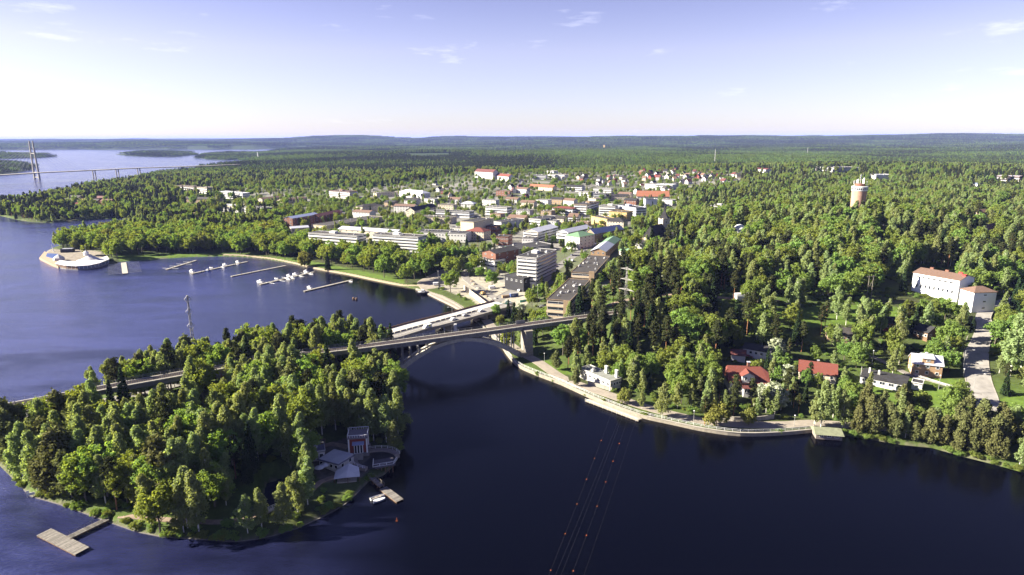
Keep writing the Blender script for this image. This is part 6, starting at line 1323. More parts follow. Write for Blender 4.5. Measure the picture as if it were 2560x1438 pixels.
dock_boats(1, [(0.12, -1, 'cabin', 0.9), (0.26, 1, 'open', 0.9), (0.36, -1, 'cabin', 0.9), (0.52, 1, 'cabin', 0.9), (0.6, -1, 'open', 1.0), (0.80, 1, 'cabin', 1.0), (0.93, -1, 'cabin', 1.1)])
dock_boats(3, [(0.08, -1, 'cabin', 1.0), (0.14, 1, 'open', 1.0), (0.30, -1, 'cabin', 0.9), (0.34, 1, 'open', 1.0), (0.42, -1, 'cabin', 0.9), (0.48, 1, 'cabin', 0.9), (0.58, 1, 'cabin', 1.1), (0.64, -1, 'open', 1.0), (0.92, -1, 'cabin', 1.1)])
dock_boats(4, [(0.12, 1, 'open', 1.0), (0.82, -1, 'cabin', 0.9)])
boat(1058, 735, 'cabin', -0.15, 'long old white and black boat moored at the harbour quay', 1.5, DARK)
boat(318, 560, 'cabin', 0.2, 'white motor boat moored in the inlet behind the restaurant', 1.1)
# finger dock by the restaurant
A, B = P(309, 657, 0.5), P(313, 684, 0.5); d = B - A; L = np.linalg.norm(d); t = thing('finger_dock', 'broad pale dock with many thin side booms beside the pier restaurant', 'dock', (A[0], A[1], 0), math.atan2(d[1], d[0]))
MB().box((L / 2, 0, 0.4), (L, 4.2, 0.6)).build('walkway', WOOD_P, t)
for k in range(9):
    for s in (-1, 1): MB().box((L * (k + 0.4) / 9, s * 7.4, 0.3), (0.4, 10.5, 0.25)).build('boom', STEEL_L, t)
for k, (a, b) in enumerate(((884, 748), (891, 749))):
    p = P(a, b, 0); o = MB().lathe([(0.9, -1.5), (0.9, 0.9), (0.6, 1.3), (0, 1.4)], 10).build('mooring_dolphin', WOOD_D, loc=p); tag(o, ('left', 'right')[k] + ' one of two dark mooring dolphins in the bay', 'mooring dolphin', 'mooring dolphins')

# ------------------------------------------------------------------ pier restaurant on the point
def restaurant():
    o = np.array([*P(205, 668, 0)[:2], 0]); t = thing('pier_restaurant', 'white pier restaurant with curved glazed front and a tent-like roof', 'restaurant', o); W_ = lambda a, b, z: P(a, b, z) - o
    front = [(140, 669), (165, 674), (195, 676), (225, 674), (252, 668), (276, 658)]; back = [(150, 661), (172, 664), (197, 665), (222, 663), (246, 658), (268, 650)]
    F = [W_(a, b, 0.0) for a, b in front]; Bk = [W_(a, b, 0.0) for a, b in back]
    for i in range(5):
        q = [F[i][:2], F[i + 1][:2], Bk[i + 1][:2], Bk[i][:2]]; MB().prism([tuple(x) for x in q], -1.5, 1.0).build('pier_block', CONC_D, t)
        MB().prism([tuple(x * 0.98) for x in q], 1.0, 3.6).build('wall', GLASS_L if i > 1 else WOOD_D, t)
        rr = MB().prism([tuple(np.array(x) + (0, -0.6 if j < 2 else 0.6)) for j, x in enumerate(q)], 3.6 + 0.02 * i, 4.0 + 0.02 * i).build('roof', TENT, t)
        for s in (0.15, 0.5, 0.85):
            p = F[i] * (1 - s) + F[i + 1] * s; MB().box((p[0], p[1] - 0.2, 2.3), (0.18, 0.18, 2.6)).build('front_post', WHITE, t)
    c = W_(222, 662, 0); MB().lathe([(11.0, 4.1), (7.5, 5.0), (3.2, 7.2), (1.4, 9.2)], 20, (c[0], c[1] + 3)).build('tent_roof', TENT, t)
    MB().lathe([(2.2, 8.6), (2.2, 11.0), (2.6, 11.0), (0.1, 13.0)], 8, (c[0] - 3, c[1] + 3)).tube((c[0] - 3, c[1] + 3, 12.5), (c[0] - 3, c[1] + 3, 18), 0.1, n=5).build('lantern', WHITE, t)
    dk = [W_(a, b, 0)[:2] for a, b in ((99, 649), (128, 664), (146, 671), (160, 663), (150, 648), (112, 633))]; MB().prism([tuple(x) for x in dk], -1.5, 1.9).build('timber_deck', mat('deck_boards', (0.30, 0.21, 0.14), 0.85, var=0.25, scale=1.5), t)
    st = [W_(a, b, 2.2)[:2] for a, b in ((115, 641), (142, 649), (148, 643), (146, 636), (118, 634))]; MB().prism([tuple(x) for x in st], 1.9, 2.6).build('stage', BLUE_P, t)
    c2 = W_(148, 650, 2); MB().lathe([(5.0, 2.2), (4.6, 4.2), (1.0, 7.0), (0.05, 7.5)], 7, (c2[0], c2[1])).build('small_tent', TENT, t)
restaurant()
bld('kiosk', 'long low dark kiosk with white awning under the big tree on the point', (150, 624), (180, 623), 6, 3.0, BLACK_W, METAL_W, 'flat', 1, 0, 0, base=1.8, vents=0, clear=0.9)
p = G(135, 630); t = thing('sculpture', 'white curved metal sculpture at the tip of the point', 'sculpture', p); MB().tube((0, 0, 0), (-1.5, 0, 7.5), 0.45, 0.15, 6).tube((0.5, 0, 0), (-3.0, 0, 3.5), 0.3, 0.1, 6).build('fin', WHITE, t)

# ------------------------------------------------------------------ vehicles and the harbour works yard
def car_meshes(van=False):
    L, w = (5.6, 2.0) if van else (4.4, 1.8)
    if van: pr = [(-2.8, 0.35), (2.75, 0.35), (2.75, 0.95), (1.9, 1.25), (1.35, 2.2), (-2.8, 2.25)]; gl = [(1.38, 1.32), (1.82, 1.32), (1.40, 2.05), (0.6, 2.05), (0.6, 1.32)]
    else: pr = [(-2.2, 0.32), (2.15, 0.32), (2.2, 0.72), (1.1, 0.92), (0.5, 1.42), (-1.2, 1.45), (-1.9, 0.98), (-2.2, 0.92)]; gl = [(1.0, 0.93), (0.48, 1.36), (-1.15, 1.39), (-1.75, 1.0)]
    def ext(p, hw):
        n = len(p); vs = [(x, -hw, z) for x, z in p] + [(x, hw, z) for x, z in p]; return MB().add(vs, [tuple(range(n)), tuple(range(n, 2 * n))[::-1]] + [(i, n + i, n + (i + 1) % n, (i + 1) % n) for i in range(n)])
    b = ext(pr, w / 2); g = ext(gl, w / 2 + 0.012)
    wh = MB().tube((0, -0.11, 0), (0, 0.11, 0), 0.33, n=12); ms = [x.mesh(n) for x, n in ((b, 'body'), (g, 'windows'), (wh, 'wheel'))]
    ws = MB().add([(1.92, -w * 0.42, 1.27), (1.92, w * 0.42, 1.27), (1.38, w * 0.42, 2.15), (1.38, -w * 0.42, 2.15)] if van else [(1.12, -w * 0.42, 0.94), (1.12, w * 0.42, 0.94), (0.53, w * 0.42, 1.40), (0.53, -w * 0.42, 1.40)], [(0, 1, 2, 3)]).mesh('windscreen'); ws.materials.append(GLASS)
    ms[0].materials.append(CAR_W); ms[1].materials.append(GLASS); ms[2].materials.append(RUBBER); return ms + [ws]
CARM = {False: car_meshes(), True: car_meshes(True)}
def car(p, rz, label, m=CAR_W, van=False):
    t = thing('van' if van else 'car', label, 'van' if van else 'car', p, rz, 'cars and vans'); b, g_, wh, ws = CARM[van]
    o = put('body', b, t)
    if m is not CAR_W: o.material_slots[0].link = 'OBJECT'; o.material_slots[0].material = m
    put('side_window', g_, t); put('windscreen', ws, t, (0.03, 0, 0.02))
    for x in ((-1.35, 1.4) if not van else (-1.8, 1.75)):
        for y in (-0.8, 0.8): put('wheel', wh, t, (x, y, 0.33))
    return t
rd = RB_NEAR[-1] - RB_NEAR[0]; ra = math.atan2(rd[1], rd[0])
def onbridge(px, py): return P(px, py, 6.02)
t = car(onbridge(1068, 820), ra + math.pi, 'white van with a yellow-green stripe crossing the road bridge', CAR_W, True); MB().box((-1.2, 0, 1.35), (1.6, 2.06, 1.0)).build('stripe', YEL, t)
car(onbridge(1134, 800), ra, 'white car behind the van on the road bridge'); car(onbridge(1163, 790), ra, 'silver car third in line on the road bridge', CAR_S); car(onbridge(1203, 779), ra, 'white car about to leave the road bridge at the yard', CAR_W)
car(np.array([*P(905, 862, 5.2)[:2], 5.25]), 0.6, 'white car on the island road behind the birches'); 
for k, (a, b, rz, m, vn, lb) in enumerate([(1092, 713, 0.2, CAR_W, True, 'white van parked at the harbour loop'), (1104, 721, 0.1, CAR_W, False, 'white car parked below the van at the harbour loop'), (1232, 722, 0.3, CAR_W, True, 'white van parked under the yard trees'), (1270, 757, 0.1, CAR_S, False, 'silver car in the works yard, left of a pair'), (1277, 762, 0.1, CAR_S, False, 'silver car in the works yard, right of a pair'), (1357, 768, 0.2, CAR_W, False, 'white car parked left of the nearer brown office'),
        (1238, 772, 0.6, CAR_W, False, 'white car entering the bridge from the yard'), (1402, 725, 0.9, CAR_W, False, 'white car parked between the brown offices'), (1372, 715, 0.9, CAR_S, False, 'silver car parked on the main street'), (2222, 648, 0.1, CAR_W, False, 'white car on the upper road'), (1870, 895, -0.5, CAR_R, False, 'red car parked in the shade by the small shed'), (1217, 702, 0.4, CAR_D, False, 'dark car parked at the street edge of the yard'), (1190, 690, 0.4, CAR_D, False, 'dark car on the pale street above the yard')]):
    car(G(a, b, 0.2), rz, lb, m, vn)
_ms = resample(ROADS['main_street'][0], 6.5); _mp = ROADS['main_street'][0]
for k in range(14):
    i_ = 6 + k * 3
    if i_ + 1 >= len(_ms): break
    a_, b_ = np.array(_ms[i_]), np.array(_ms[i_ + 1]); d_ = (b_ - a_) / np.linalg.norm(b_ - a_); q_ = a_ + np.array([-d_[1], d_[0]]) * (4.0 if k % 2 else -4.0)
    car(np.array([q_[0], q_[1], h1(q_[0], q_[1]) + 0.3]), math.atan2(d_[1], d_[0]), '%s %s car up the main street from the bridge' % (ORD_ALL[k], ('white', 'silver', 'dark', 'red')[k % 4]), (CAR_W, CAR_S, CAR_D, CAR_R)[k % 4])
def yard():
    c = G(1285, 742); t = thing('site_cabin', 'blue works cabin in the harbour yard', 'container', c, 0.35); MB().box((0, 0, 1.4), (6.0, 2.5, 2.6)).build('shell', BLUE_P, t); MB().box((0, 0, 2.75), (6.2, 2.7, 0.12)).build('roof', STEEL_L, t); put('window', win_mesh(1.2, 1.0), t, (-1, -1.26, 1.6)); put('door', win_mesh(0.9, 2.0, BLUE_P, DARK), t, (1.6, -1.26, 1.2))
    c = G(1265, 744); t = thing('container', 'rusty tan open container left of the blue works cabin', 'container', c, 0.35); MB().box((0, 0, 0.9), (6.0, 2.4, 1.8)).build('shell', WALL_O, t); MB().box((0, 0, 1.83), (5.6, 2.0, 0.05)).build('load', DIRT, t)
    # curved retaining wall of the new ramp
    w_ = [np.array([*P(a, b, 4.0)[:2], 0]) for a, b in ((1160, 716), (1178, 731), (1198, 746), (1212, 757), (1220, 762), (1226, 758))]; o0 = w_[0]; t = thing('ramp_wall', 'curved pale sheet wall of the unfinished ramp', 'wall', o0); pl = [p - o0 for p in w_]
    for i in range(len(pl) - 1): MB().sweep([pl[i], pl[i + 1]], [(-0.2, 0.5), (-0.2, 5.2), (0.2, 5.2), (0.2, 0.5)]).build('panel', WALL_C, t)
    for i, (a, b) in enumerate(((1228, 764), (1255, 765), (1300, 757))):
        p = np.array(G(a, b)); q = p + (7, 3, 0); tt = railing('mesh_fence', '%s green mesh fence panel from the left in the works yard' % ORD_ALL[i], [p, (p + q) / 2, q], 1.8, 2.5, GREEN_P, 2, 0.05, 0.06, 'fence', 'works fences'); dq = (q - p); MB().sweep([np.zeros(3), dq], [(-0.02, 0.1), (-0.02, 1.7), (0.02, 1.7), (0.02, 0.1)]).build('mesh_panel', GREEN_P, tt)
    rg = np.random.default_rng(3)
    for i, (a, b, s) in enumerate(((1185, 712, 2.5), (1196, 722, 2.2), (1206, 733, 2.6), (1216, 742, 2.0), (1240, 748, 2.0), (1180, 704, 1.8))):
        p = G(a, b); n = 14; vs = [(s * (1 + 0.3 * rg.random()) * math.cos(6.283 * k / n), s * (1 + 0.3 * rg.random()) * math.sin(6.283 * k / n), -0.2) for k in range(n)] + [(s * 0.5 * math.cos(6.283 * k / n) + rg.normal() * 0.15, s * 0.5 * math.sin(6.283 * k / n), s * (0.4 + 0.12 * rg.random())) for k in range(n)] + [(0, 0, s * 0.62)]
        o = MB().add(vs, [(k, (k + 1) % n, n + (k + 1) % n, n + k) for k in range(n)] + [(n + k, n + (k + 1) % n, 2 * n) for k in range(n)]).build('spoil_heap', (GRAVEL, CONC, DIRT)[i % 3], loc=p); tag(o, '%s heap of %s from the street end in the works yard' % (ORD_ALL[i], ('sand', 'rubble', 'earth')[i % 3]), 'heap', 'spoil heaps')
    c = G(1210, 738); t = thing('excavator', 'pale excavator with its arm lowered among the heaps', 'excavator', c, 0.6); MB().box((0, 0, 0.5), (3.2, 0.6, 0.9)).box((0, 1.7, 0.5), (3.2, 0.6, 0.9)).build('track', DARK, t); MB().box((-0.2, 0.85, 1.7), (2.8, 2.2, 1.4)).build('body', WALL_Y, t); MB().box((0.7, 0.3, 2.7), (1.2, 1.0, 1.3)).build('cab', GLASS, t); MB().tube((1.0, 1.2, 2.0), (3.4, 1.2, 4.0), 0.22, n=5).tube((3.4, 1.2, 4.0), (5.0, 1.2, 1.6), 0.16, n=5).build('arm', WALL_Y, t); MB().box((5.0, 1.2, 1.2), (0.9, 1.0, 0.9)).build('bucket', DARK, t)
    CLEAR.append((1035, 1350, 690, 800, 440.0, 0.95))
yard()
c = G(1099, 722); t = thing('monument', 'grey stone column monument on the harbour loop', 'monument', c); MB().box((0, 0, 0.6), (2.4, 2.4, 1.6)).build('plinth', STONE, t); MB().box((0, 0, 5.0), (1.4, 1.4, 7.5)).build('shaft', CONC, t); MB().box((0, 0, 9.0), (1.8, 1.8, 0.5)).build('cap', STONE, t)

# ------------------------------------------------------------------ far landmarks
def stay_bridge():
    A = P(93, 447, 0); zc = proj(A)[2]; t = thing('cable_stayed_bridge', 'far cable-stayed bridge with a tall twin-legged pylon over the lake', 'bridge', (A[0], A[1], 0)); D = 24.0; H = (447 - 357) / FOC * zc * 1.02
    pts = [P(a, b, D) for a, b in ((-260, 452), (0, 437), (100, 431), (234, 425), (292, 422), (346, 419.5), (430, 417), (520, 414), (600, 410.5))]; e = [p - np.array([A[0], A[1], 0]) for p in pts]
    MB().sweep(e, [(-9, -2.4), (-11, 0), (11, 0), (9, -2.4)]).build('deck', CONC, t)
    d = (pts[3] - pts[2])[:2]; d /= np.linalg.norm(d); n = np.array([-d[1], d[0]]); i0 = pts[2][:2] - A[:2]
    for s in (-1, 1):
        b = n * s * 13; MB().box((0, 0, 0), (1, 1, 1)); m_ = MB()
        lo = np.array([b[0], b[1], -3.0]); hi = np.array([b[0] * 0.72, b[1] * 0.72, H]); m_.tube(lo, hi, 3.0, 1.9, 6); m_.build('pylon_leg', CONC, t)
    for z, k in ((H * 0.67, 0.80), (D - 6, 0.93), (4, 1.0)): q = n * 13 * k; MB().tube((-q[0], -q[1], z), (q[0], q[1], z), 1.6, n=6).build('cross_beam', CONC, t)
    for s in (-1, 1):
        for k in range(1, 9):
            for dr in (-1, 1):
                q = d * dr * 16.5 * k; c0 = n * s * 10; MB().tube((c0[0] + q[0], c0[1] + q[1], D + (0 if dr < 0 else 0)), (n[0] * s * 9.6, n[1] * s * 9.6, H * (0.70 + 0.032 * k)), 0.13, n=3).build('stay_cable', STEEL_L, t)
    for a, b in ((234, 425), (292, 422), (346, 419.5), (450, 416.5), (540, 413)):
        p = P(a, b, D)[:2] - A[:2]
        for s in (-1, 1): MB().tube((p[0] + n[0] * s * 6, p[1] + n[1] * s * 6, -3), (p[0] + n[0] * s * 6, p[1] + n[1] * s * 6, D - 2), 1.5, n=6).build('pier', CONC, t)
    CLEAR.append((40, 160, 350, 455, 1600.0, 1.0))
stay_bridge()
def mast(px, py, H, lb, r=0.6, m=STEEL_L, guy=False):
    p = G(px, py); t = thing('radio_mast' if guy else 'chimney', lb, 'mast' if guy else 'chimney', p); k = proj(p)[2] / FOC; h = H * k
    if guy:
        mb = MB()
        for s in range(3): a = s * 2.094; mb.tube((r * math.cos(a), r * math.sin(a), 0), (r * math.cos(a) * 0.6, r * math.sin(a) * 0.6, h), r * 0.3, n=4)
        for q in range(14): z = h * q / 14; mb.tube((r, 0, z), (-r * 0.5, r * 0.8, z + h / 14), r * 0.2, n=3); mb.tube((-r * 0.5, r * 0.8, z), (-r * 0.5, -r * 0.8, z + h / 14), r * 0.2, n=3)
        mb.build('lattice', m, t); MB().tube((0, 0, h), (0, 0, h * 1.1), r * 0.3, n=4).build('antenna', WHITE, t)
    else: MB().lathe([(r * 1.2, -2), (r, h), (0.0, h)], 12).build('shaft', m, t)
    CLEAR.append((px - 6, px + 6, py - H, py - 4, math.hypot(p[0], p[1]) - 10, 1.0))
mast(1786, 414, 36, 'tall thin lattice radio mast above the eastern forest', 0.8, STEEL_L, True); mast(645, 398, 16, 'pale lattice mast above the western forest', 2.2, WHITE, True); mast(1511, 374, 11, 'pale yellow chimney far off in the northern forest', 6.0, WALL_Y)
mast(2018, 388, 18, 'thin mast on the far eastern ridge', 0.9, STEEL_L, True)
bld('factory_hall', 'long dark flat factory roof in the wood behind the water tower', (2085, 422), (2150, 421), 60, 8.0, WALL_G, TAR, 'flat', 1, 0, 0, vents=9, clear=0.9); bld('factory_hall', 'white low hall right of the water tower top', (2172, 438), (2190, 440), 30, 8.0, WALL_W, METAL_W, 'flat', 1, 0, 0, clear=0.9)
bld('school_building', 'long pale school with a reddish wall at the right edge beyond the wood', (2490, 444), (2548, 446), 30, 9.0, WALL_R, METAL_W, 'flat', 2, 8, 0, 'slab', clear=0.9); bld('row_house', 'white low house in the wood beyond the north-eastern villas', (1884, 424), (1916, 426), 14, 7.0, WALL_W, RED_D, 'gable', 1, 4, 1, rh=2.5, clear=0.9)
bld('villa', 'cream gabled house in the eastern wood', (2436, 532), (2450, 534), 9, 7.0, WALL_C, BROWN_T, 'gable', 2, 2, 2, rh=4, ridge='y', clear=0.95); bld('villa', 'house with a dark red steep roof in the eastern wood', (2470, 580), (2510, 568), 10, 5.5, WALL_W, RED_D, 'gable', 1, 3, 2, rh=4.5, clear=0.9)
bld('villa', 'red wooden villa in the park pines', (1892, 655), (1912, 653), 8, 6.0, BARN, RED_D, 'gable', 2, 2, 2, rh=3, clear=0.0); bld('shop', 'turquoise-roofed hut by the eastern avenue', (2430, 462), (2444, 463), 14, 5, WALL_W, METAL_B, 'gable', 1, 2, 1, rh=1.8, clear=0.9)
# lone trees the photograph shows singly
for (a, b, k, h) in [(160, 622, 'broadleaf', 16), (190, 624, 'willow', 10), (215, 640, 'broadleaf', 13), (762, 668, 'willow', 14), (820, 676, 'spruce', 17), (1390, 925, 'alder', 10), (1440, 965, 'alder', 9), (1562, 1010, 'willow', 7), (1605, 1022, 'birch', 9), (1790, 1066, 'willow', 10), (1872, 1064, 'willow', 7), (1935, 1020, 'blossom', 11), (1905, 1005, 'blossom', 8),
        (1968, 992, 'pine', 14), (1965, 960, 'blossom', 9), (1812, 1030, 'birch', 10), (2052, 1068, 'birch', 20), (2035, 1066, 'birch', 14), (2105, 1070, 'birch', 16), (2175, 1085, 'alder', 14), (2225, 1090, 'alder', 13), (2290, 1075, 'broadleaf', 10), (2335, 1105, 'birch', 14), (2400, 1120, 'alder', 13), (2450, 1130, 'alder', 13), (2524, 942, 'birch', 30), (2552, 925, 'birch', 28), (2535, 1085, 'broadleaf', 13), (2500, 1120, 'alder', 11),
        (1495, 780, 'birch', 19), (1240, 795, 'broadleaf', 10), (1252, 812, 'willow', 6), (1230, 720, 'broadleaf', 15), (1200, 700, 'broadleaf', 12), (1172, 690, 'broadleaf', 12), (1330, 770, 'broadleaf', 11), (1300, 790, 'blossom', 8), (1290, 805, 'birch', 9), (1000, 690, 'broadleaf', 22), (960, 684, 'broadleaf', 15), (880, 672, 'broadleaf', 14), (2010, 700, 'birch', 17), (2060, 720, 'birch', 19), (2405, 822, 'birch', 15), (2340, 822, 'broadleaf', 9), (2285, 835, 'spruce', 16), (2430, 830, 'spruce', 9),
        (910, 885, 'birch', 15), (960, 880, 'birch', 15), (935, 1000, 'birch', 20), (750, 1080, 'broadleaf', 18), (745, 1290, 'birch', 15), (960, 1080, 'alder', 13), (985, 1130, 'alder', 12), (620, 1335, 'birch', 13), (380, 1320, 'birch', 18), (470, 1320, 'birch', 20), (2012, 968, 'broadleaf', 9), (2045, 972, 'broadleaf', 8), (362, 964, 'birch', 18), (388, 958, 'birch', 19), (415, 953, 'birch', 17), (436, 949, 'birch', 18), (462, 944, 'birch', 17), (290, 980, 'birch', 16), (1700, 900, 'broadleaf', 10), (1545, 960, 'broadleaf', 11), (1590, 970, 'broadleaf', 9), (1940, 895, 'blossom', 10), (2110, 900, 'broadleaf', 11), (2130, 890, 'birch', 11)]:
    p = G(a, b); SET_TREES = globals().setdefault('SET_TREES', []); SET_TREES.append((p, k, h))
# ------------------------------------------------------------------ where the trees stand
TREES = []      # (x, y, z, kind, variant, height, turn, zone)
def add_tree(x, y, kind, H, zone, z=None):
    TREES.append((x, y, h1(x, y) if z is None else z, kind, int(RNG.integers(NVAR[kind])), H, float(RNG.random() * 6.283), zone))

def way_clear(x, y):
    """metres to the nearest edge of a road, track or bridge"""
    d = np.full(x.shape, 99.0)
    for n_, (pts, w, m_) in ROADS.items(): d = np.minimum(d, segdist(pts, x, y, False) - w / 2)
    d = np.minimum(d, segdist([p + np.array([-1.5, 2.5, 0]) for p in RAIL], x, y, False) - 6.0)
    d = np.minimum(d, segdist([p + np.array([-6, 6, 0]) for p in RB_NEAR], x, y, False) - 13.0)
    d = np.minimum(d, segdist(ISLE_WAY, x, y, False) - 5.0)
    return d

def build_trees():
    # candidate spots on jittered grids
    def grid(x0, x1, y0, y1, s, jit=0.46):
        gx, gy = np.meshgrid(np.arange(x0, x1, s), np.arange(y0, y1, s * 0.87), indexing='ij'); gx = gx + (np.arange(gx.shape[1]) % 2)[None, :] * s / 2
        return gx.ravel() + RNG.uniform(-jit, jit, gx.size) * s, gy.ravel() + RNG.uniform(-jit, jit, gx.size) * s
    sets = []
    x, y = grid(-330, 20, 120, 360, 5.2); k = sdist(NEAR_ISLE, x, y) > 0.5; sets.append(('island', x[k], y[k]))
    x, y = grid(-1000, 1000, 170, 1050, 6.8); m = sdist(MAIN, x, y); k = (m > 1.5) & (np.abs(x) < 0.97 * y + 40); sets.append(('main', x[k], y[k]))
    x, y = grid(-1300, 1700, 1050, 2000, 10.5); k = (np.maximum(sdist(MAIN, x, y), sdist(ISLE_D, x, y)) > 2) & (np.abs(x) < 0.86 * y); sets.append(('far', x[k], y[k]))
    east = resample(wl_(SHORE_RIGHT[:8]), 4.2); ex = np.array([p[0] for p in east]); ey = np.array([p[1] for p in east]) + RNG.uniform(0.8, 3.5, len(east)); sets.append(('bank', ex, ey))
    nl = []
    for zone, x, y in sets:
        z = hq(x, y); way = way_clear(x, y)
        town = inside(TOWN, x, y); yard = inside(YARD, x, y) | inside(POINT, x, y) | inside(DECKYARD, x, y) | (sdist(POND, x, y) > -2)
        mead = np.zeros(len(x), bool)
        for q in MEADOWS: mead |= inside(q, x, y)
        pn = vnoise(x, y, 55, 41); pn2 = vnoise(x, y, 16, 43)
        foot = np.full(len(x), 99.0)
        for (poly_, _) in FOOT: foot = np.minimum(foot, -sdist(poly_, x, y))
        keep = RNG.random(len(x)); r1 = RNG.random(len(x)); r2 = RNG.random(len(x))
        for i in range(len(x)):
            if way[i] < 1.2 or yard[i] or foot[i] < 2.0: continue
            p = 0.86
            sx_, sy_, dep = proj((x[i], y[i], z[i]))
            if sx_ < -300 or sx_ > 2840: continue
            if zone == 'island':
                mix = [('birch', 0.60), ('broadleaf', 0.20), ('pine', 0.10), ('alder', 0.06), ('spruce', 0.04)]; H = 15.0 + 7.5 * r2[i]; p = 0.86
                if sx_ > 720 and sy_ < 1000: mix = [('birch', 0.40), ('broadleaf', 0.25), ('pine', 0.27), ('spruce', 0.08)]
                if sx_ < 190: mix = [('birch', 0.4), ('alder', 0.5), ('broadleaf', 0.1)]
                if sx_ > 540 and sy_ > 1200: H *= 0.78; p = 0.50
                if sy_ < 950 and sx_ < 470: H *= 0.75; p = 0.40
                if y[i] > np.interp(x[i], [q[0] for q in RAIL], [q[1] for q in RAIL]) + 2:      # beyond the railway
                    p = 0.0 if sx_ < 235 else p * 0.8
                if 790 < sx_ < 1010 and sy_ > 1080: p *= 0.7
            elif town[i]:
                p = 0.40 if pn[i] > 0.40 else 0.17; mix = [('broadleaf', 0.66), ('birch', 0.24), ('spruce', 0.04), ('pine', 0.06)]; H = 7.5 + 5 * r2[i]
            elif sx_ > 1420 and sy_ > 560:
                con = 0.88 if (1440 < sx_ < 1830 and 715 < sy_ < 905) else (0.45 if pn[i] > 0.5 else 0.2)
                mix = [('pine', con * 0.72), ('spruce', con * 0.28), ('birch', (1 - con) * 0.5), ('broadleaf', (1 - con) * 0.5)]; H = 14 + 8.5 * r2[i]; p = 0.80
                if sy_ > 900: p = 0.62; H *= 0.72
                if sx_ > 1880 and sy_ > 720: p = 0.58; H *= 0.86
                if sx_ > 2090 and sy_ > 1035: p = 0.92; mix = [('alder', 0.5), ('birch', 0.35), ('broadleaf', 0.15)]; H = 10 + 5 * r2[i]
            elif sx_ < 1250 and sy_ > 590:
                mix = [('broadleaf', 0.74), ('birch', 0.18), ('spruce', 0.06), ('willow', 0.02)]; H = 14 + 7 * r2[i]; p = 0.55
            else:
                con = (0.62 if pn[i] > 0.45 else 0.34) if zone == 'far' or sx_ < 1000 else (0.5 if pn[i] > 0.5 else 0.25)
                mix = [('pine', con * 0.6), ('spruce', con * 0.4), ('birch', (1 - con) * 0.45), ('broadleaf', (1 - con) * 0.55)]; H = 11 + 7 * r2[i]; p = 0.66 if zone != 'far' else 0.84
            if zone == 'bank': p = 0.9; mix = [('alder', 0.55), ('birch', 0.35), ('broadleaf', 0.10)]; H = 8 + 6 * r2[i]
            if mead[i] and zone != 'bank': p *= 0.07
            if keep[i] > p: continue
            c = 0; kind = mix[-1][0]; u = (r1[i] * 0.55 + pn2[i] * 0.45); u = min(max((u - 0.18) / 0.64, 0), 0.999)
            for kn, w_ in mix:
                c += w_
                if u < c: kind = kn; break
            nl.append((x[i], y[i], z[i], kind, H, zone))
    # leave the buildings' faces in view as the photograph does
    arr = np.array([(a[0], a[1], a[2] + a[4]) for a in nl]); tx, ty, td = projv(arr); bx, by, bd = projv(np.array([(a[0], a[1], a[2]) for a in nl]))
    ok = np.ones(len(nl), bool); rr = RNG.random(len(nl))
    hw = np.array([HALF_W[a[3]] * a[4] / UNIT_H[a[3]] for a in nl]) * FOC / td
    for (x0, x1, y0, y1, d, pr) in CLEAR:
        hit = (bd < d) & (tx + hw * 0.45 > x0) & (tx - hw * 0.45 < x1) & (ty < y1 - 0.25 * (y1 - y0)) & (by > y0)
        ok &= ~(hit & (rr < pr))
    for i, a in enumerate(nl):
        if ok[i]: TREES.append((a[0], a[1], a[2], a[3], int(RNG.integers(NVAR[a[3]])), a[4], float(RNG.random() * 6.283), a[5]))
ORD = 'first second third fourth fifth sixth seventh eighth ninth tenth eleventh twelfth thirteenth fourteenth fifteenth sixteenth seventeenth eighteenth nineteenth twentieth'.split()
LOOK = {'birch': ('birch_tree', 'birch', 'pale green birch with a slim crown'), 'broadleaf': ('broadleaf_tree', 'broadleaf tree', 'bright round-crowned broadleaf tree'), 'pine': ('pine_tree', 'pine', 'dark pine with a bare trunk'),
        'spruce': ('spruce_tree', 'spruce', 'dark pointed spruce'), 'willow': ('willow_tree', 'willow', 'yellowish soft-crowned willow'), 'blossom': ('blossoming_tree', 'blossom tree', 'white blossoming small tree'), 'alder': ('alder_tree', 'alder', 'grey-green ragged alder')}
def zone_phrase(px, py):
    if px < 1015 and py > 870 and not (py < 900 and px < 700 and False):
        if py > 1255: r_ = 'of the island shore'
        elif py > 1165: r_ = 'low on the island'
        elif py > 1085: r_ = 'amid the island'
        elif py > 1015: r_ = 'deep in the island wood'
        elif py > 945: r_ = 'of the island below the railway'
        else: r_ = 'beside the island railway'
        c_ = ('western end', 'western part', 'central part', 'eastern part', 'eastern end')[min(4, max(0, int(px / 205)))]
        return c_ + ' ' + r_
    if px >= 1015 and py > 790:
        r_ = 'by the promenade' if py > 985 else ('on the bank' if py > 880 else 'on the slope')
        c_ = ('near the stone pier', 'near the waterside hall', 'near the red-roofed villa', 'between the villas', 'by the riverside road')[min(4, max(0, int((px - 1200) / 272)))]
        return r_ + ' ' + c_
    if py > 690: return ('on the park hill' if px < 2000 else 'in the meadow below the plant building') + (' by the brown offices' if px < 1560 else ' behind the steel pylon' if px < 1850 else '')
    if px < 420: return 'behind the pier restaurant'
    if px < 760: return 'in the park west of the marina'
    if px < 1060: return 'in the park before the slab blocks'
    if px < 1420: return 'by the streets around the tower block'
    if px < 1800: return 'in the park behind the offices'
    return 'in the wood below the water tower'

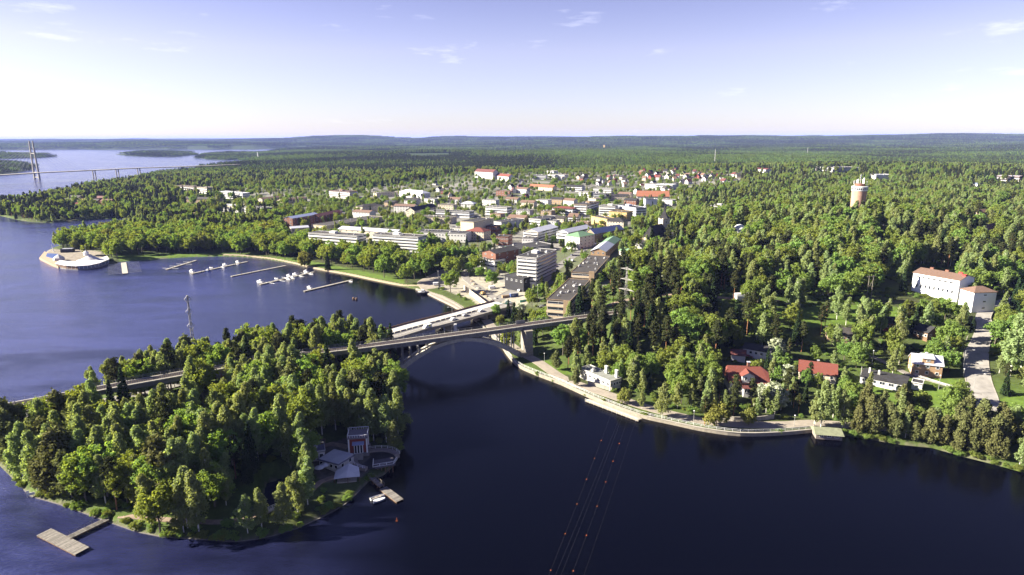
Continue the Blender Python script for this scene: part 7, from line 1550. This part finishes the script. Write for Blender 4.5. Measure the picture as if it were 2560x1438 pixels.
def place_trees():
    arr = np.array([(t[0], t[1], t[2]) for t in TREES]); H = np.array([t[5] for t in TREES]); px, py, d = projv(arr)
    hw = np.array([HALF_W[t[3]] / UNIT_H[t[3]] for t in TREES]) * H
    size = H * FOC / d * np.sqrt(hw * 2 * FOC / d)
    tx, ty, _ = projv(arr + np.stack([0 * H, 0 * H, H], 1))
    infr = (px > -25) & (px < 2585) & (ty < 1420) & (d > 50)
    size = np.where(infr, size, 0)
    force = np.array([t[7] == 'set' for t in TREES]); size = np.where(force & infr, size + 1e6, size)
    order = np.argsort(-size); chosen = []; cnt = {}
    LIM = {'birch': 235, 'broadleaf': 140, 'pine': 120, 'spruce': 45, 'willow': 20, 'blossom': 20, 'alder': 60}
    for i in order:
        if size[i] <= 0: break
        k = TREES[i][3]
        if cnt.get(k, 0) < LIM[k] and d[i] < 620: cnt[k] = cnt.get(k, 0) + 1; chosen.append(i)
    chosen_set = set(chosen)
    groups = {}
    for i in chosen: groups.setdefault((TREES[i][3], zone_phrase(px[i], py[i])), []).append(i)
    for (k, zp), ids in groups.items():
        ids.sort(key=lambda i: px[i]); nm, cat, look = LOOK[k]
        for n_, i in enumerate(ids):
            x, y, z, _, v, h, rz, _z = TREES[i]
            short = {'birch': 'pale slim birch', 'broadleaf': 'round green broadleaf tree', 'pine': 'dark pine', 'spruce': 'dark pointed spruce', 'willow': 'yellowish soft willow', 'blossom': 'white blossoming tree', 'alder': 'ragged grey-green alder'}[k]
            if len(ids) == 1: lab = look + ' ' + zp
            elif n_ < 20: lab = '%s %s from the left, %s' % (ORD[n_], short, zp)
            else: lab = '%s %s from the right, %s' % (ORD[min(19, len(ids) - 1 - n_)], short, zp)
            if len(lab.split()) > 16: lab = lab.replace('round green broadleaf', 'green broadleaf').replace('just below the railway', 'below the railway')
            t = thing(nm, lab, cat, (x, y, z), rz, {'birch': 'birches', 'broadleaf': 'broadleaf trees', 'pine': 'pines', 'spruce': 'spruces', 'willow': 'willows', 'blossom': 'blossoming trees', 'alder': 'alders'}[k])
            s = h / UNIT_H[k]; w = s * float(RNG.uniform(0.9, 1.12)); t.scale = (w, w, s)
            cr, tr = ASSET[k, v]; put('trunk', tr, t); put('crown', cr, t)
    rest = [i for i in range(len(TREES)) if i not in chosen_set]
    def mass(name, label, cat, ids):
        if not ids: return
        sc_ = []
        for i in ids:
            s = TREES[i][5] / UNIT_H[TREES[i][3]]; w = s * float(RNG.uniform(0.9, 1.15)); sc_.append((w, w, s))
        scatter(name, label, cat, TREECOL, arr[ids], [TREE_IDX[TREES[i][3], TREES[i][4]] for i in ids], [TREES[i][6] for i in ids], sc_)
    mass('town_woodland', 'green tree cover among the town streets and on the ridges', 'woodland', [i for i in rest if TREES[i][7] != 'far'])
    mass('outskirts_forest', 'mixed forest around the villas at the edge of town', 'forest', [i for i in rest if TREES[i][7] == 'far'])
    print('trees: individual', len(chosen), cnt, 'mass', len(rest))
    # undergrowth: low bushes filling the wood edges and gardens
    ux, uy = RNG.uniform(-330, 330, 9000), RNG.uniform(130, 480, 9000)
    isl = resample(NEAR_ISLE + NEAR_ISLE[:1], 1.3) + resample(wl_(SHORE_RIGHT[:8]), 0.9); jx = RNG.normal(0, 1.1, len(isl)); ux = np.concatenate([ux, [p[0] for p in isl] + jx]); uy = np.concatenate([uy, [p[1] for p in isl] + RNG.normal(0, 1.1, len(isl))])
    sdm = np.maximum(sdist(NEAR_ISLE, ux, uy), sdist(MAIN, ux, uy)); k = (sdm > 0.15) & (way_clear(ux, uy) > 1.0) & (np.abs(ux) < 0.86 * uy + 20) & (vnoise(ux, uy, 14, 61) > 0.34)
    for q in MEADOWS + [YARD, DECKYARD, POND]: k &= ~inside(q, ux, uy)
    for (pl_, _) in FOOT: k &= (-sdist(pl_, ux, uy) > 1.0)
    ux, uy = ux[k], uy[k]; uz = hq(ux, uy); nn = len(ux); ss = RNG.uniform(1.4, 3.4, nn)
    us = np.stack([ss / 9, ss / 9, ss / 15], 1); ui = [TREE_IDX['broadleaf', int(v)] for v in RNG.integers(0, NVAR['broadleaf'], nn)]
    scatter('undergrowth', 'low leafy undergrowth and bushes along the wood edges and gardens', 'undergrowth', TREECOL, np.stack([ux, uy, uz - ss * 0.3], 1), ui, RNG.random(nn) * 6.28, us)
    # far forest in stands
    pts, idx = [], []
    a = RNG.uniform(0, 1, 4)
    def stands(r0, r1, s, ids, lim=0.9):
        n = int(r1 * 2 * lim / s) + 2
        ys = np.arange(max(0, r0 * 0.6), r1, s * 0.9)
        for yy in ys:
            xs = np.arange(-lim * yy - 2 * s, lim * yy + 2 * s, s * 0.95); xs = xs + RNG.uniform(-0.3, 0.3, len(xs)) * s; yv = yy + RNG.uniform(-0.3, 0.3, len(xs)) * s
            r = np.hypot(xs, yv); k = (r >= r0) & (r < r1)
            if k.any(): yield xs[k], yv[k]
    for (r0, r1, s, ids) in ((2000, 5200, 44, range(0, 6)), (5200, 30000, 185, range(6, 10))):
        for xs, yv in stands(r0, r1, s, ids):
            m = np.maximum(sdist(MAIN, xs, yv), sdist(FARLAND, xs, yv))
            for q in ISLETS: m = np.maximum(m, sdist(q, xs, yv))
            k = m > s * 0.32
            for x_, y_, z_ in zip(xs[k], yv[k], hq(xs[k], yv[k])):
                if vnoise(x_, y_, 380, 77) > 0.84: continue
                pts.append((x_, y_, z_ - 1.0)); b = min(1, max(0, (vnoise(x_, y_, 330, 78) - 0.25) * 1.9)); ids_ = list(ids); idx.append(ids_[int(min(0.999, max(0, b * 0.82 + RNG.random() * 0.18)) * len(ids_))])
    for q, s in ((ISLE_A, 40), (ISLE_B, 40), (ISLE_C, 40)):
        pass
    n = len(pts); pa_ = np.array(pts); sc_ = RNG.uniform(0.85, 1.1, n) * (0.72 + 0.5 * vnoise(pa_[:, 0], pa_[:, 1], 240, 79))
    scatter('far_forest', 'endless mixed forest rolling away to the horizon', 'forest', PATCHCOL, pts, idx, (RNG.integers(0, 4, n) * math.pi / 2), np.stack([np.ones(n), np.ones(n), sc_], 1))
    print('stands', n)
build_trees()
for p_, k_, h_ in SET_TREES: add_tree(p_[0], p_[1], k_, h_, 'set', p_[2])
place_trees()
# ------------------------------------------------------------------ the evening air
def build_haze():
    m = bpy.data.materials.new('haze'); m.use_nodes = True; nt = m.node_tree; nt.nodes.clear()
    out = nt.nodes.new('ShaderNodeOutputMaterial'); v = nt.nodes.new('ShaderNodeVolumePrincipled')
    v.inputs['Color'].default_value = (0.34, 0.43, 1.0, 1); v.inputs['Density'].default_value = 0.000026; v.inputs['Anisotropy'].default_value = 0.0
    nt.links.new(v.outputs[0], out.inputs['Volume'])
    o = MB().box2(-62000, 62000, -600, 61000, -7, 190).build('haze', m); tag(o, 'thin blue evening haze over the lake country', 'haze', kind='stuff')
build_haze()
